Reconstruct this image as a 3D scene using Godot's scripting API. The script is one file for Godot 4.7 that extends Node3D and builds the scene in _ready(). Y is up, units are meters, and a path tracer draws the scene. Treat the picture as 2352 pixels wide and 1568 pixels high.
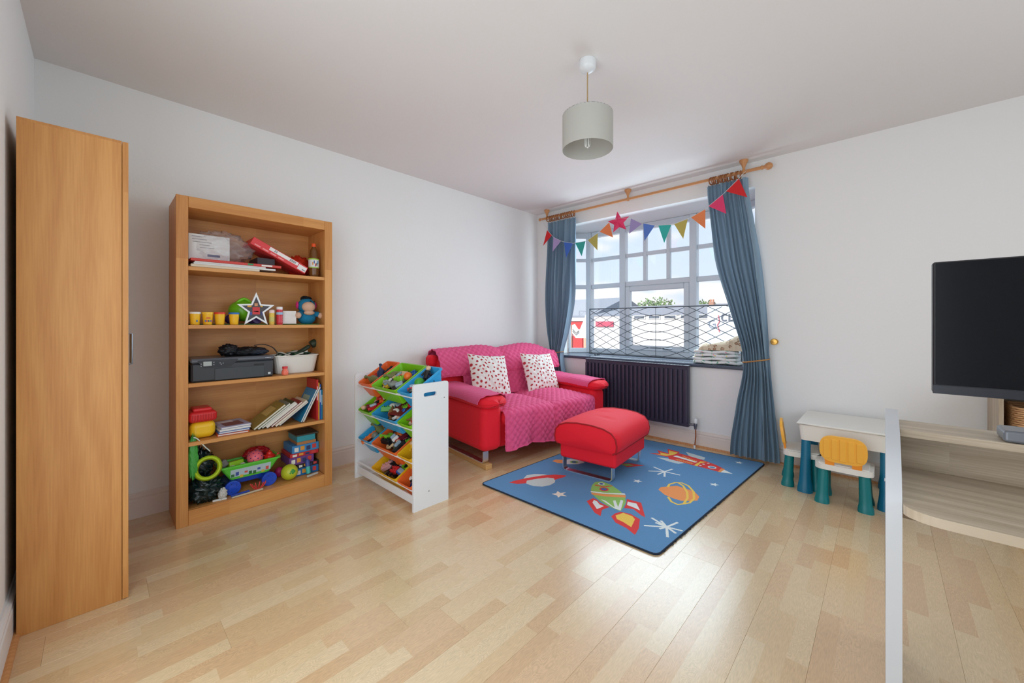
extends Node3D
# A children's playroom with a bay window, built object by object. Units are metres, y up; window wall at z = ZW, left wall at x = XL.

const XL := -3.22
const ZW := -3.865
const H := 2.536
const XR := 1.75
const ZB := 0.234
const ID := Transform3D.IDENTITY

var M := {}
var used := {}
var rng := RandomNumberGenerator.new()
var uvo := Vector2.ZERO

# ---------------------------------------------------------------- mesh helpers (every helper sets its own normals)

func S() -> SurfaceTool:
	var st := SurfaceTool.new()
	st.begin(Mesh.PRIMITIVE_TRIANGLES)
	return st

func vtx(st: SurfaceTool, p: Vector3, n: Vector3, uv: Vector2, T: Transform3D) -> void:
	st.set_normal((T.basis.inverse().transposed() * n).normalized())
	st.set_uv(uv)
	st.add_vertex(T * p)

func flat_uv(p: Vector3, n: Vector3, g: int) -> Vector2:
	var a := n.abs()
	var ax := 0
	if a.y >= a.x and a.y >= a.z: ax = 1
	elif a.z >= a.x: ax = 2
	var o1 := (ax + 1) % 3
	var o2 := (ax + 2) % 3
	if o1 == g:
		var k := o1; o1 = o2; o2 = k
	return Vector2(p[o1], p[o2]) + uvo

# a flat convex polygon turned away from the point `inside`
func poly(st: SurfaceTool, pts: Array, inside: Vector3, T := ID, g := 1) -> void:
	var n := Vector3.ZERO
	var mid := Vector3.ZERO
	for i in pts.size():
		var p: Vector3 = pts[i]
		var q: Vector3 = pts[(i + 1) % pts.size()]
		n += p.cross(q)
		mid += p
	mid /= pts.size()
	if n.length() < 1e-14: return
	n = n.normalized()
	var order := pts
	if n.dot(mid - inside) < 0.0:
		n = -n
		order = pts.duplicate()
		order.reverse()
	for i in range(1, order.size() - 1):
		for k in [0, i + 1, i]:
			vtx(st, order[k], n, flat_uv(order[k], n, g), T)

# box with chamfered edges
func bx(st: SurfaceTool, c: Vector3, s: Vector3, bev := 0.003, T := ID, g := 1) -> void:
	var h := s / 2.0
	var b := minf(bev, minf(h.x, minf(h.y, h.z)) * 0.6)
	var cv := func(sg: Array, ax: int) -> Vector3:
		var v := Vector3(sg[0] * (h.x - b), sg[1] * (h.y - b), sg[2] * (h.z - b))
		v[ax] = sg[ax] * h[ax]
		return v + c
	for ax in 3:
		var a1 := (ax + 1) % 3
		var a2 := (ax + 2) % 3
		for sg in [-1, 1]:
			var pts := []
			for k in [[-1, -1], [1, -1], [1, 1], [-1, 1]]:
				var q := [0, 0, 0]
				q[ax] = sg; q[a1] = k[0]; q[a2] = k[1]
				pts.append(cv.call(q, ax))
			poly(st, pts, c, T, g)
		if b > 0.0:
			for s1 in [-1, 1]:
				for s2 in [-1, 1]:
					var qa := [0, 0, 0]
					var qb := [0, 0, 0]
					qa[a1] = s1; qa[a2] = s2; qa[ax] = -1
					qb[a1] = s1; qb[a2] = s2; qb[ax] = 1
					poly(st, [cv.call(qa, a1), cv.call(qb, a1), cv.call(qb, a2), cv.call(qa, a2)], c, T, g)
	if b > 0.0:
		for sx in [-1, 1]:
			for sy in [-1, 1]:
				for sz in [-1, 1]:
					poly(st, [cv.call([sx, sy, sz], 0), cv.call([sx, sy, sz], 1), cv.call([sx, sy, sz], 2)], c, T, g)

func bb(st: SurfaceTool, lo: Vector3, hi: Vector3, bev := 0.003, T := ID, g := 1) -> void:
	bx(st, (lo + hi) / 2.0, (hi - lo).abs(), bev, T, g)

# box with large round edges; r may be up to half of the smallest side
func rbx(st: SurfaceTool, c: Vector3, s: Vector3, r: float, T := ID, k := 3, puff := 0.0) -> void:
	var h := s / 2.0
	r = minf(r, minf(h.x, minf(h.y, h.z)) * 0.999)
	var line := func(hh: float) -> Array:
		var a := []
		for i in range(k + 1): a.append(-(hh - r) - r * tan(PI / 4.0 * (1.0 - float(i) / k)))
		var mids := 3 if puff > 0.0 else 0
		for i in mids: a.append(lerpf(-(hh - r), hh - r, (i + 1.0) / (mids + 1.0)))
		for i in range(k + 1): a.append((hh - r) + r * tan(PI / 4.0 * float(i) / k))
		return a
	var put_p := func(p: Vector3) -> Array:
		var q := Vector3(clampf(p.x, -(h.x - r), h.x - r), clampf(p.y, -(h.y - r), h.y - r), clampf(p.z, -(h.z - r), h.z - r))
		var d: Vector3 = (p - q).normalized()
		var o: Vector3 = q + d * r
		if puff > 0.0:
			var w := (1.0 - pow(q.x / h.x, 2)) * (1.0 - pow(q.z / h.z, 2)) if absf(d.y) > 0.3 else 0.0
			o.y += puff * w * signf(d.y)
		return [o + c, d]
	for ax in 3:
		var a1 := (ax + 1) % 3
		var a2 := (ax + 2) % 3
		var l1: Array = line.call(h[a1])
		var l2: Array = line.call(h[a2])
		for sg in [-1.0, 1.0]:
			for i in l1.size() - 1:
				for j in l2.size() - 1:
					var v := []
					for e in [[i, j], [i + 1, j], [i + 1, j + 1], [i, j + 1]]:
						var p := Vector3.ZERO
						p[ax] = sg * h[ax]; p[a1] = l1[e[0]]; p[a2] = l2[e[1]]
						v.append(put_p.call(p))
					var seq := [0, 2, 1, 0, 3, 2] if sg > 0 else [0, 1, 2, 0, 2, 3]
					for e in seq:
						vtx(st, v[e][0], v[e][1], flat_uv(v[e][0], Vector3.ZERO + (Vector3.RIGHT if ax == 0 else Vector3.UP if ax == 1 else Vector3.BACK), 1), T)

# a sheet of points P[i][j]; normals come from the sheet itself
func sheet(st: SurfaceTool, P: Array, UV: Array = [], T := ID, wrap_i := false, wrap_j := false, flip := false) -> void:
	var ni := P.size()
	var nj: int = P[0].size()
	var N := []
	for i in ni:
		var row := []
		for j in nj:
			var i0 := (i - 1 + ni) % ni if wrap_i else maxi(i - 1, 0)
			var i1 := (i + 1) % ni if wrap_i else mini(i + 1, ni - 1)
			var j0 := (j - 1 + nj) % nj if wrap_j else maxi(j - 1, 0)
			var j1 := (j + 1) % nj if wrap_j else mini(j + 1, nj - 1)
			var n: Vector3 = (P[i1][j] - P[i0][j]).cross(P[i][j1] - P[i][j0])
			if flip: n = -n
			row.append(n.normalized() if n.length() > 1e-12 else Vector3.UP)
		N.append(row)
	for i in (ni if wrap_i else ni - 1):
		for j in (nj if wrap_j else nj - 1):
			var a := [i, j]
			var b := [(i + 1) % ni, j]
			var c := [(i + 1) % ni, (j + 1) % nj]
			var d := [i, (j + 1) % nj]
			var seq := [a, b, c, a, c, d] if flip else [a, c, b, a, d, c]
			for e in seq:
				var uv: Vector2 = UV[e[0]][e[1]] if UV.size() else Vector2(float(e[0]) / ni, float(e[1]) / nj)
				vtx(st, P[e[0]][e[1]], N[e[0]][e[1]], uv, T)

# tube along points; radii may vary
func tube(st: SurfaceTool, pts: Array, r: float, n := 8, closed := false, T := ID, radii: Array = [], flat := 1.0) -> void:
	var m := pts.size()
	var tang := []
	for i in m:
		var a: Vector3 = pts[(i - 1 + m) % m] if closed or i > 0 else pts[i]
		var b: Vector3 = pts[(i + 1) % m] if closed or i < m - 1 else pts[i]
		tang.append((b - a).normalized())
	var t0: Vector3 = tang[0]
	var u: Vector3 = t0.cross(Vector3.UP if absf(t0.y) < 0.9 else Vector3.RIGHT).normalized()
	var rings := []
	for i in m:
		var t: Vector3 = tang[i]
		u = (u - t * u.dot(t)).normalized()
		var w: Vector3 = t.cross(u)
		var rr: float = radii[i] if radii.size() else r
		var ring := []
		for k in n:
			var an := TAU * k / n
			var d: Vector3 = u * cos(an) + w * sin(an) * flat
			ring.append([pts[i] + d * rr, d])
		rings.append(ring)
	for i in (m if closed else m - 1):
		var A: Array = rings[i]
		var B: Array = rings[(i + 1) % m]
		for k in n:
			var k2 := (k + 1) % n
			for e in [A[k], B[k], B[k2], A[k], B[k2], A[k2]]:
				vtx(st, e[0], e[1], Vector2(float(k) / n, float(i) / m), T)
	if not closed:
		for e in [[rings[0], -tang[0]], [rings[m - 1], tang[m - 1]]]:
			var c := Vector3.ZERO
			for q in e[0]: c += q[0]
			c /= n
			var pp := []
			for q in e[0]: pp.append(q[0])
			poly(st, pp, c - e[1], T)

func bar(st: SurfaceTool, a: Vector3, b: Vector3, r: float, n := 8, T := ID) -> void:
	tube(st, [a, b], r, n, false, T)

# turned shape round the y axis; prof = [[r, y], ...] from bottom to top
func lathe(st: SurfaceTool, prof: Array, n := 20, T := ID, sx := 1.0, sz := 1.0) -> void:
	var m := prof.size()
	var seg := []
	for i in m - 1:
		var dx: float = prof[i + 1][0] - prof[i][0]
		var dy: float = prof[i + 1][1] - prof[i][1]
		var l := sqrt(dx * dx + dy * dy)
		seg.append(Vector2(dy, -dx) / maxf(l, 1e-9))
	for i in m - 1:
		var na: Vector2 = seg[i]
		var nb: Vector2 = seg[i]
		if i > 0 and seg[i - 1].dot(seg[i]) > 0.72: na = (seg[i - 1] + seg[i]).normalized()
		if i < m - 2 and seg[i + 1].dot(seg[i]) > 0.72: nb = (seg[i + 1] + seg[i]).normalized()
		for k in n:
			var a0 := TAU * k / n
			var a1 := TAU * (k + 1) / n
			var q := []
			for e in [[a0, i, na], [a0, i + 1, nb], [a1, i + 1, nb], [a1, i, na]]:
				var an: float = e[0]
				var rr: float = prof[e[1]][0]
				var nn: Vector2 = e[2]
				q.append([Vector3(cos(an) * rr * sx, prof[e[1]][1], sin(an) * rr * sz), Vector3(cos(an) * nn.x / sx, nn.y, sin(an) * nn.x / sz), Vector2(an / TAU, prof[e[1]][1])])
			for o in [[0, 2, 1], [0, 3, 2]]:
				if (q[o[0]][0] - q[o[1]][0]).length() < 1e-7 or (q[o[1]][0] - q[o[2]][0]).length() < 1e-7 or (q[o[0]][0] - q[o[2]][0]).length() < 1e-7: continue
				for x in o:
					vtx(st, q[x][0], q[x][1], q[x][2], T)

func ball(st: SurfaceTool, c: Vector3, r: Vector3, n := 14, T := ID) -> void:
	var prof := []
	var m := maxi(n / 2, 4)
	for i in m + 1:
		var a := -PI / 2 + PI * i / m
		prof.append([cos(a), sin(a)])
	lathe(st, prof, n, T * Transform3D(Basis.from_scale(r), c))

# polygon in xy pushed along z
func prism(st: SurfaceTool, pts: Array, d: float, T := ID, smooth := false) -> void:
	var pk := PackedVector2Array()
	for p in pts: pk.append(p)
	if Geometry2D.is_polygon_clockwise(pk): pk.reverse()
	var tri := Geometry2D.triangulate_polygon(pk)
	for s in [-1.0, 1.0]:
		for i in range(0, tri.size(), 3):
			var q := [pk[tri[i]], pk[tri[i + 1]], pk[tri[i + 2]]]
			var ccw: bool = (q[1] - q[0]).cross(q[2] - q[0]) > 0.0
			var seq := [0, 2, 1] if ccw == (s > 0) else [0, 1, 2]
			for k in seq:
				vtx(st, Vector3(q[k].x, q[k].y, s * d / 2), Vector3(0, 0, s), q[k] + uvo, T)
	var m := pk.size()
	for i in m:
		var a := pk[i]
		var b := pk[(i + 1) % m]
		var n := Vector2(b.y - a.y, a.x - b.x).normalized()
		var na := n
		var nb := n
		if smooth:
			var z := pk[(i - 1 + m) % m]
			var c := pk[(i + 2) % m]
			var np := Vector2(a.y - z.y, z.x - a.x).normalized()
			var nn := Vector2(c.y - b.y, b.x - c.x).normalized()
			if np.dot(n) > 0.6: na = (n + np).normalized()
			if nn.dot(n) > 0.6: nb = (n + nn).normalized()
		var v := [[Vector3(a.x, a.y, -d / 2), na], [Vector3(b.x, b.y, -d / 2), nb], [Vector3(b.x, b.y, d / 2), nb], [Vector3(a.x, a.y, d / 2), na]]
		for k in [0, 2, 1, 0, 3, 2]:
			vtx(st, v[k][0], Vector3(v[k][1].x, v[k][1].y, 0), Vector2(v[k][0].x + v[k][0].z, v[k][0].y) + uvo, T)

func round_poly(pts: Array, r: float, k := 5) -> Array:
	var out := []
	var m := pts.size()
	for i in m:
		var p: Vector2 = pts[i]
		var a: Vector2 = (pts[(i - 1 + m) % m] - p)
		var b: Vector2 = (pts[(i + 1) % m] - p)
		var rr := minf(r, minf(a.length(), b.length()) * 0.49)
		var pa := p + a.normalized() * rr
		var pb := p + b.normalized() * rr
		for j in k + 1:
			var t := float(j) / k
			out.append(pa.lerp(p, t).lerp(p.lerp(pb, t), t))
	return out

func rect2(x0: float, y0: float, x1: float, y1: float) -> Array:
	return [Vector2(x0, y0), Vector2(x1, y0), Vector2(x1, y1), Vector2(x0, y1)]

func curve(pts: Array, n := 8, closed := false) -> Array:
	var out := []
	var m := pts.size()
	for i in (m if closed else m - 1):
		var p0: Vector3 = pts[(i - 1 + m) % m] if closed or i > 0 else pts[i]
		var p1: Vector3 = pts[i]
		var p2: Vector3 = pts[(i + 1) % m]
		var p3: Vector3 = pts[(i + 2) % m] if closed or i < m - 2 else pts[(i + 1) % m]
		for k in n:
			out.append(p1.cubic_interpolate(p2, p0, p3, float(k) / n))
	if not closed: out.append(pts[m - 1])
	return out

func tf(p: Vector3, rx := 0.0, ry := 0.0, rz := 0.0) -> Transform3D:
	return Transform3D(Basis.from_euler(Vector3(deg_to_rad(rx), deg_to_rad(ry), deg_to_rad(rz))), p)

# ---------------------------------------------------------------- nodes

func numbered(called: String) -> String:
	if not used.has(called):
		used[called] = 0
		return called
	used[called] += 1
	return "%s_%03d" % [called, used[called]]

func part(parent: Node, called: String, st: SurfaceTool, m: Material, label := "") -> MeshInstance3D:
	var o := MeshInstance3D.new()
	o.name = called
	o.mesh = st.commit()
	o.material_override = m
	if label: o.set_meta("label", label)
	parent.add_child(o, true)
	return o

func tag(o: Node, label: String, category: String, group := "") -> Node:
	o.set_meta("label", label)
	o.set_meta("category", category)
	if group: o.set_meta("group", group)
	return o

func thing(called: String, label: String, category: String, T := ID, group := "") -> Node3D:
	var o := Node3D.new()
	o.name = numbered(called)
	add_child(o)
	o.transform = T
	tag(o, label, category, group)
	return o

func solo(called: String, label: String, category: String, st: SurfaceTool, m: Material, T := ID, group := "") -> MeshInstance3D:
	var o := part(self, numbered(called), st, m)
	o.transform = T
	tag(o, label, category, group)
	return o

func setting(called: String, st: SurfaceTool, m: Material, label := "", category := "") -> MeshInstance3D:
	var o := part(self, called, st, m)
	o.set_meta("kind", "structure")
	if label: tag(o, label, category)
	return o

func holder(called: String, label: String, category: String, T := ID) -> Node3D:
	var o := Node3D.new()
	o.name = called
	add_child(o)
	o.transform = T
	o.set_meta("kind", "structure")
	tag(o, label, category)
	return o

func text(parent: Node, called: String, s: String, height: float, m: Material, T: Transform3D, bold := false, depth := 0.001) -> MeshInstance3D:
	var tm := TextMesh.new()
	var f := SystemFont.new()
	f.font_names = PackedStringArray(["Droid Sans"])
	if bold: f.font_weight = 700
	tm.font = f
	tm.text = s
	tm.font_size = 64
	tm.pixel_size = height / 46.0
	tm.depth = depth
	var o := MeshInstance3D.new()
	o.name = called
	o.mesh = tm
	o.material_override = m
	parent.add_child(o, true)
	o.transform = T
	return o

# ---------------------------------------------------------------- materials

func rgb(r: int, g: int, b: int) -> Color:
	return Color8(r, g, b)

func mat(key: String, c: Color, rough := 0.6, metal := 0.0) -> StandardMaterial3D:
	if not M.has(key):
		var m := StandardMaterial3D.new()
		m.resource_name = key
		m.albedo_color = c
		m.roughness = rough
		m.metallic = metal
		M[key] = m
	return M[key]

# plain plastic or paint by colour, shared between alike things
func col(r: int, g: int, b: int, rough := 0.45) -> StandardMaterial3D:
	return mat("plain_%d_%d_%d_%d" % [r, g, b, int(rough * 100)], Color8(r, g, b), rough)

func noise_tex(seed_: int, freq: float, w := 256, h := 256, type := FastNoiseLite.TYPE_SIMPLEX_SMOOTH, octaves := 4) -> ImageTexture:
	var n := FastNoiseLite.new()
	n.seed = seed_
	n.frequency = freq
	n.noise_type = type
	n.fractal_octaves = octaves
	return ImageTexture.create_from_image(n.get_seamless_image(w, h))

func bump(m: StandardMaterial3D, t: Texture2D, cm: float, scale: Vector3, tri := true) -> StandardMaterial3D:
	m.heightmap_enabled = true
	m.heightmap_texture = t
	m.heightmap_scale = cm
	m.uv1_scale = scale
	m.uv1_triplanar = tri
	return m

# long straight grain with a few arched figures; across = x, along = y
func wood_image(w: int, h: int, light: Color, dark: Color, seed_: int, arches := 0.5, rings := 26.0) -> Image:
	var im := Image.create(w, h, false, Image.FORMAT_RGB8)
	var n1 := FastNoiseLite.new(); n1.seed = seed_; n1.frequency = 0.006; n1.fractal_octaves = 3
	var n2 := FastNoiseLite.new(); n2.seed = seed_ + 7; n2.frequency = 0.05; n2.fractal_octaves = 2
	for y in h:
		for x in w:
			var warp := n1.get_noise_2d(x * 1.1, y * 0.28)
			var ring := sin((float(x) / w * rings + warp * 9.0 * arches) * 1.3)
			var fine := n2.get_noise_2d(x * 7.0, y * 0.22)
			var patch := n1.get_noise_2d(x * 0.6 + 900.0, y * 0.12)
			var k := clampf(0.45 + 0.16 * ring + 0.28 * fine + 0.5 * patch, 0.0, 1.0)
			im.set_pixel(x, y, light.lerp(dark, k))
	return im

func wood_mat(key: String, im: Image, across: float, along: float, rough: float) -> StandardMaterial3D:
	var m := mat(key, Color.WHITE, rough)
	m.albedo_texture = ImageTexture.create_from_image(im)
	m.uv1_scale = Vector3(1.0 / across, 1.0 / along, 1)
	return m

func fill_poly(im: Image, pts: Array, c: Color) -> void:
	var pk := PackedVector2Array()
	var lo := Vector2(1e9, 1e9)
	var hi := -lo
	for p in pts:
		var q: Vector2 = p
		pk.append(q); lo = lo.min(q); hi = hi.max(q)
	for y in range(maxi(int(lo.y), 0), mini(int(hi.y) + 2, im.get_height())):
		for x in range(maxi(int(lo.x), 0), mini(int(hi.x) + 2, im.get_width())):
			if Geometry2D.is_point_in_polygon(Vector2(x + 0.5, y + 0.5), pk): im.set_pixel(x, y, c)

func fill_ellipse(im: Image, c: Vector2, r: Vector2, turn: float, k: Color) -> void:
	var pts := []
	for i in 20:
		var v := Vector2(cos(TAU * i / 20.0) * r.x, sin(TAU * i / 20.0) * r.y)
		pts.append(c + v.rotated(turn))
	fill_poly(im, pts, k)

func fill_line(im: Image, a: Vector2, b: Vector2, w: float, k: Color) -> void:
	var d := (b - a).normalized().orthogonal() * w / 2
	fill_poly(im, [a + d, b + d, b - d, a - d], k)

func make_materials() -> void:
	var fine := noise_tex(3, 0.09)
	var weave := noise_tex(5, 0.35, 128, 128)
	M["tex_fine"] = fine
	M["tex_weave"] = weave
	bump(mat("wall_paint", rgb(240, 238, 236), 0.85), fine, 0.03, Vector3(2, 2, 2))
	bump(mat("ceiling_paint", rgb(232, 227, 224), 0.9), fine, 0.03, Vector3(1.5, 1.5, 1.5))
	mat("skirting_paint", rgb(232, 219, 210), 0.45)
	mat("white_gloss", rgb(232, 234, 236), 0.3)
	mat("frame_white", rgb(214, 219, 224), 0.4)
	mat("white_board", rgb(236, 238, 240), 0.35)
	mat("desk_white", rgb(204, 205, 208), 0.4)
	mat("chrome", rgb(226, 229, 233), 0.34, 1.0)
	mat("steel", rgb(150, 155, 162), 0.35, 1.0)
	mat("black_plastic", rgb(28, 29, 32), 0.35)
	mat("copper", rgb(190, 120, 85), 0.35, 1.0)
	mat("brass", rgb(205, 160, 85), 0.3, 1.0)
	var g := mat("glass", Color(1, 1, 1, 0.04), 0.02)
	g.transparency = BaseMaterial3D.TRANSPARENCY_ALPHA
	var beech_l := rgb(222, 160, 92)
	var beech_d := rgb(193, 125, 62)
	M["beech_image"] = wood_image(256, 768, beech_l, beech_d, 21)
	wood_mat("beech", M["beech_image"], 0.55, 1.9, 0.42)
	wood_mat("oak_pale", wood_image(256, 640, rgb(214, 198, 175), rgb(166, 146, 122), 44, 0.4, 40.0), 0.5, 1.4, 0.45)
	wood_mat("pine", wood_image(96, 256, rgb(216, 160, 108), rgb(186, 122, 72), 77), 0.12, 0.6, 0.4)
	wood_mat("pine_block", wood_image(96, 256, rgb(226, 180, 120), rgb(196, 146, 88), 79), 0.12, 0.6, 0.6)
	var ot := wood_mat("oak_top", wood_image(256, 640, rgb(214, 198, 175), rgb(166, 146, 122), 48, 0.4, 40.0).get_region(Rect2i(0, 0, 256, 640)), 0.5, 1.4, 0.4)
	var turned := wood_image(256, 640, rgb(214, 198, 175), rgb(166, 146, 122), 48, 0.4, 40.0)
	turned.rotate_90(CLOCKWISE)
	ot.albedo_texture = ImageTexture.create_from_image(turned)
	ot.uv1_scale = Vector3(1.0 / 1.4, 1.0 / 0.5, 1)
	var red := bump(mat("red_velour", rgb(240, 12, 40), 0.75), weave, 0.05, Vector3(9, 9, 9))
	red.rim_enabled = true; red.rim = 0.35; red.rim_tint = 0.5
	var pink := bump(mat("pink_quilt", rgb(230, 86, 136), 0.8), weave, 0.05, Vector3(12, 12, 12))
	pink.rim_enabled = true; pink.rim = 0.4; pink.rim_tint = 0.5
	var cur := bump(mat("curtain_cloth", rgb(130, 154, 172), 0.85), weave, 0.04, Vector3(10, 10, 10))
	cur.backlight_enabled = true; cur.backlight = Color(0.22, 0.24, 0.27)
	cur.rim_enabled = true; cur.rim = 0.3; cur.rim_tint = 0.4

# ---------------------------------------------------------------- the room

func skirting_shape(st: SurfaceTool, a: Vector3, b: Vector3, inward: Vector3) -> void:
	var prof := [Vector2(0, 0), Vector2(0.018, 0), Vector2(0.018, 0.105), Vector2(0.0165, 0.109), Vector2(0.0125, 0.112), Vector2(0.0125, 0.116), Vector2(0.016, 0.119), Vector2(0.016, 0.127), Vector2(0.012, 0.133), Vector2(0.006, 0.137), Vector2(0.005, 0.145), Vector2(0, 0.146)]
	var len := (b - a).length()
	var zax := (b - a).normalized()
	var T := Transform3D(Basis(inward, Vector3.UP, zax), (a + b) / 2)
	if T.basis.determinant() < 0: T = Transform3D(Basis(inward, Vector3.UP, -zax), (a + b) / 2)
	prism(st, prof, len, T)

func floor_image() -> Image:
	# six printed three-strip boards, one below the other; x runs along the board
	var w := 1408
	var rows := 6
	var bh := 132
	var im := Image.create(w, bh * rows, false, Image.FORMAT_RGB8)
	var n1 := FastNoiseLite.new(); n1.seed = 11; n1.frequency = 0.012; n1.fractal_octaves = 2
	var n2 := FastNoiseLite.new(); n2.seed = 12; n2.frequency = 0.06; n2.fractal_octaves = 2
	var r := RandomNumberGenerator.new(); r.seed = 5
	var tones := [rgb(234, 204, 160), rgb(231, 198, 152), rgb(226, 190, 144), rgb(236, 208, 166), rgb(224, 185, 140), rgb(229, 191, 147), rgb(233, 201, 157)]
	for row in rows:
		for strip in 3:
			var x0 := 0
			var cuts := [0]
			x0 = r.randi_range(160, 420)
			while x0 < w - 120:
				cuts.append(x0)
				x0 += r.randi_range(300, 520)
			cuts.append(w)
			for c in cuts.size() - 1:
				var tone: Color = tones[r.randi() % tones.size()]
				var dark := tone.darkened(0.13)
				var off := r.randf() * 4000.0
				var figure := r.randf_range(0.25, 1.3)
				var cx := r.randf_range(0.2, 0.8)
				for y in 44:
					for x in range(cuts[c], cuts[c + 1]):
						var ly := (y / 44.0 - cx)
						var warp := n1.get_noise_2d(x * 0.5 + off, y * 2.2 + off)
						var ring := sin((ly * 5.0 * ly + warp * 2.6 * figure + x * 0.004) * 14.0)
						var fine := n2.get_noise_2d(x * 0.35 + off, y * 6.0)
						var k := clampf(0.36 + 0.2 * ring * figure + 0.4 * fine, 0.0, 1.0)
						im.set_pixel(x, row * bh + strip * 44 + y, tone.lerp(dark, k))
	return im

func build_room() -> void:
	# floor: laminate boards laid towards the window, each a piece of its own
	var fl := holder("floor", "pale beech three-strip laminate floor", "floor")
	var st := S()
	bb(st, Vector3(XL - 0.1, -0.12, ZW - 0.1), Vector3(XR + 0.1, -0.008, ZB + 0.1), 0)
	part(fl, "underlay", st, mat("underlay", rgb(96, 74, 52), 0.9))
	var fm := mat("laminate", Color.WHITE, 0.27)
	fm.albedo_texture = ImageTexture.create_from_image(floor_image())
	fm.metallic_specular = 0.72
	fm.clearcoat_enabled = true
	fm.clearcoat = 0.5
	fm.clearcoat_roughness = 0.24
	bump(fm, noise_tex(31, 0.03), 0.012, Vector3.ONE, false)
	var bw := 0.187
	var bl := 1.285
	var r := RandomNumberGenerator.new(); r.seed = 9
	var x := -0.370 - bw * 16
	while x < XR:
		var xa := maxf(x, XL)
		var xb := minf(x + bw, XR)
		if xb - xa > 0.01:
			var z := ZB + r.randf() * bl
			while z > ZW:
				var za := minf(z, ZB)
				var zb := maxf(z - bl, ZW)
				if za - zb > 0.01:
					var row := r.randi() % 6
					var p := S()
					var g := 0.0002
					var top := [Vector3(xa + g, 0, za - g), Vector3(xb - g, 0, za - g), Vector3(xb - g, 0, zb + g), Vector3(xa + g, 0, zb + g)]
					var e := 0.0004
					var inn := [Vector3(xa + g + e, 0, za - g - e), Vector3(xb - g - e, 0, za - g - e), Vector3(xb - g - e, 0, zb + g + e), Vector3(xa + g + e, 0, zb + g + e)]
					var uvf := func(q: Vector3) -> Vector2:
						return Vector2((z - q.z) / bl, (row + clampf((q.x - x) / bw, 0.01, 0.99)) / 6.0)
					for k in [0, 2, 1, 0, 3, 2]:
						vtx(p, inn[k], Vector3.UP, uvf.call(inn[k]), ID)
					for k in 4:
						var k2 := (k + 1) % 4
						var lo1: Vector3 = top[k] + Vector3(0, -e, 0)
						var lo2: Vector3 = top[k2] + Vector3(0, -e, 0)
						var nn: Vector3 = (inn[k2] - inn[k]).cross(lo1 - inn[k]).normalized()
						if nn.y < 0: nn = -nn
						for v in [inn[k], inn[k2], lo2, inn[k], lo2, lo1]:
							vtx(p, v, nn, uvf.call(v), ID)
						var b1: Vector3 = top[k] + Vector3(0, -0.008, 0)
						var b2: Vector3 = top[k2] + Vector3(0, -0.008, 0)
						poly(p, [lo1, lo2, b2, b1], (xa + xb) * 0.5 * Vector3.RIGHT + (za + zb) * 0.5 * Vector3.BACK)
					part(fl, "plank", p, fm)
				z -= bl
		x += bw

	var wp: Material = M["wall_paint"]
	st = S(); bb(st, Vector3(XL - 0.15, H, ZW - 0.33), Vector3(XR + 0.15, H + 0.15, ZB + 0.15), 0)
	setting("ceiling", st, M["ceiling_paint"], "plain white painted ceiling with a pendant lamp", "ceiling")
	st = S(); bb(st, Vector3(XL - 0.15, -0.12, ZW - 0.33), Vector3(XL, H, ZB + 0.15), 0)
	setting("wall_left", st, wp, "long white wall behind the bookcase and sofa", "wall")
	st = S()
	bb(st, Vector3(XL, -0.12, ZB), Vector3(-1.75, H, ZB + 0.15), 0)
	bb(st, Vector3(0.25, -0.12, ZB), Vector3(XR, H, ZB + 0.15), 0)
	bb(st, Vector3(-1.75, 2.1, ZB), Vector3(0.25, H, ZB + 0.15), 0)
	setting("wall_back", st, wp, "white wall behind the tall cabinet", "wall")
	# window wall with the bay opening x -2.98 .. -0.80, y 0.775 .. 2.325
	st = S()
	bb(st, Vector3(XL, -0.12, ZW - 0.33), Vector3(-2.98, H, ZW), 0)
	bb(st, Vector3(-0.80, -0.12, ZW - 0.33), Vector3(XR, H, ZW), 0)
	bb(st, Vector3(-2.98, -0.12, ZW - 0.33), Vector3(-0.80, 0.745, ZW), 0)
	bb(st, Vector3(-2.98, 2.325, ZW - 0.33), Vector3(-0.80, H, ZW), 0)
	bb(st, Vector3(-3.0, 0.2, ZW - 0.62), Vector3(-0.78, 0.745, ZW - 0.33), 0)
	bb(st, Vector3(-3.0, 2.325, ZW - 0.62), Vector3(-0.78, 2.7, ZW - 0.33), 0)
	setting("wall_window", st, wp, "white wall around the bay window", "wall")
	# right wall, outside the frame; its unseen window is placed to light the left wall
	st = S()
	bb(st, Vector3(XR, -0.12, ZW - 0.33), Vector3(XR + 0.15, 0.75, ZB + 0.15), 0)
	bb(st, Vector3(XR, 2.2, ZW - 0.33), Vector3(XR + 0.15, H, ZB + 0.15), 0)
	bb(st, Vector3(XR, 0.75, ZW - 0.33), Vector3(XR + 0.15, 2.2, -3.1), 0)
	bb(st, Vector3(XR, 0.75, -0.5), Vector3(XR + 0.15, 2.2, ZB + 0.15), 0)
	setting("wall_right", st, wp, "white wall beside the desk", "wall")
	var w2 := holder("window_2", "unseen wide casement window beside the desk that lights the left wall", "window")
	for z in [-3.08, -1.8, -0.52]:
		st = S(); bb(st, Vector3(XR + 0.03, 0.75, z - 0.02), Vector3(XR + 0.09, 2.2, z + 0.02), 0.004)
		part(w2, "mullion", st, M["frame_white"])
	for y in [0.77, 2.18]:
		st = S(); bb(st, Vector3(XR + 0.03, y - 0.02, -3.1), Vector3(XR + 0.09, y + 0.02, -0.5), 0.004)
		part(w2, "rail", st, M["frame_white"])
	for z in [-2.44, -1.16]:
		st = S(); bb(st, Vector3(XR + 0.058, 0.79, z - 0.62), Vector3(XR + 0.062, 2.16, z + 0.62), 0)
		part(w2, "pane", st, M["glass"])

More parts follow.
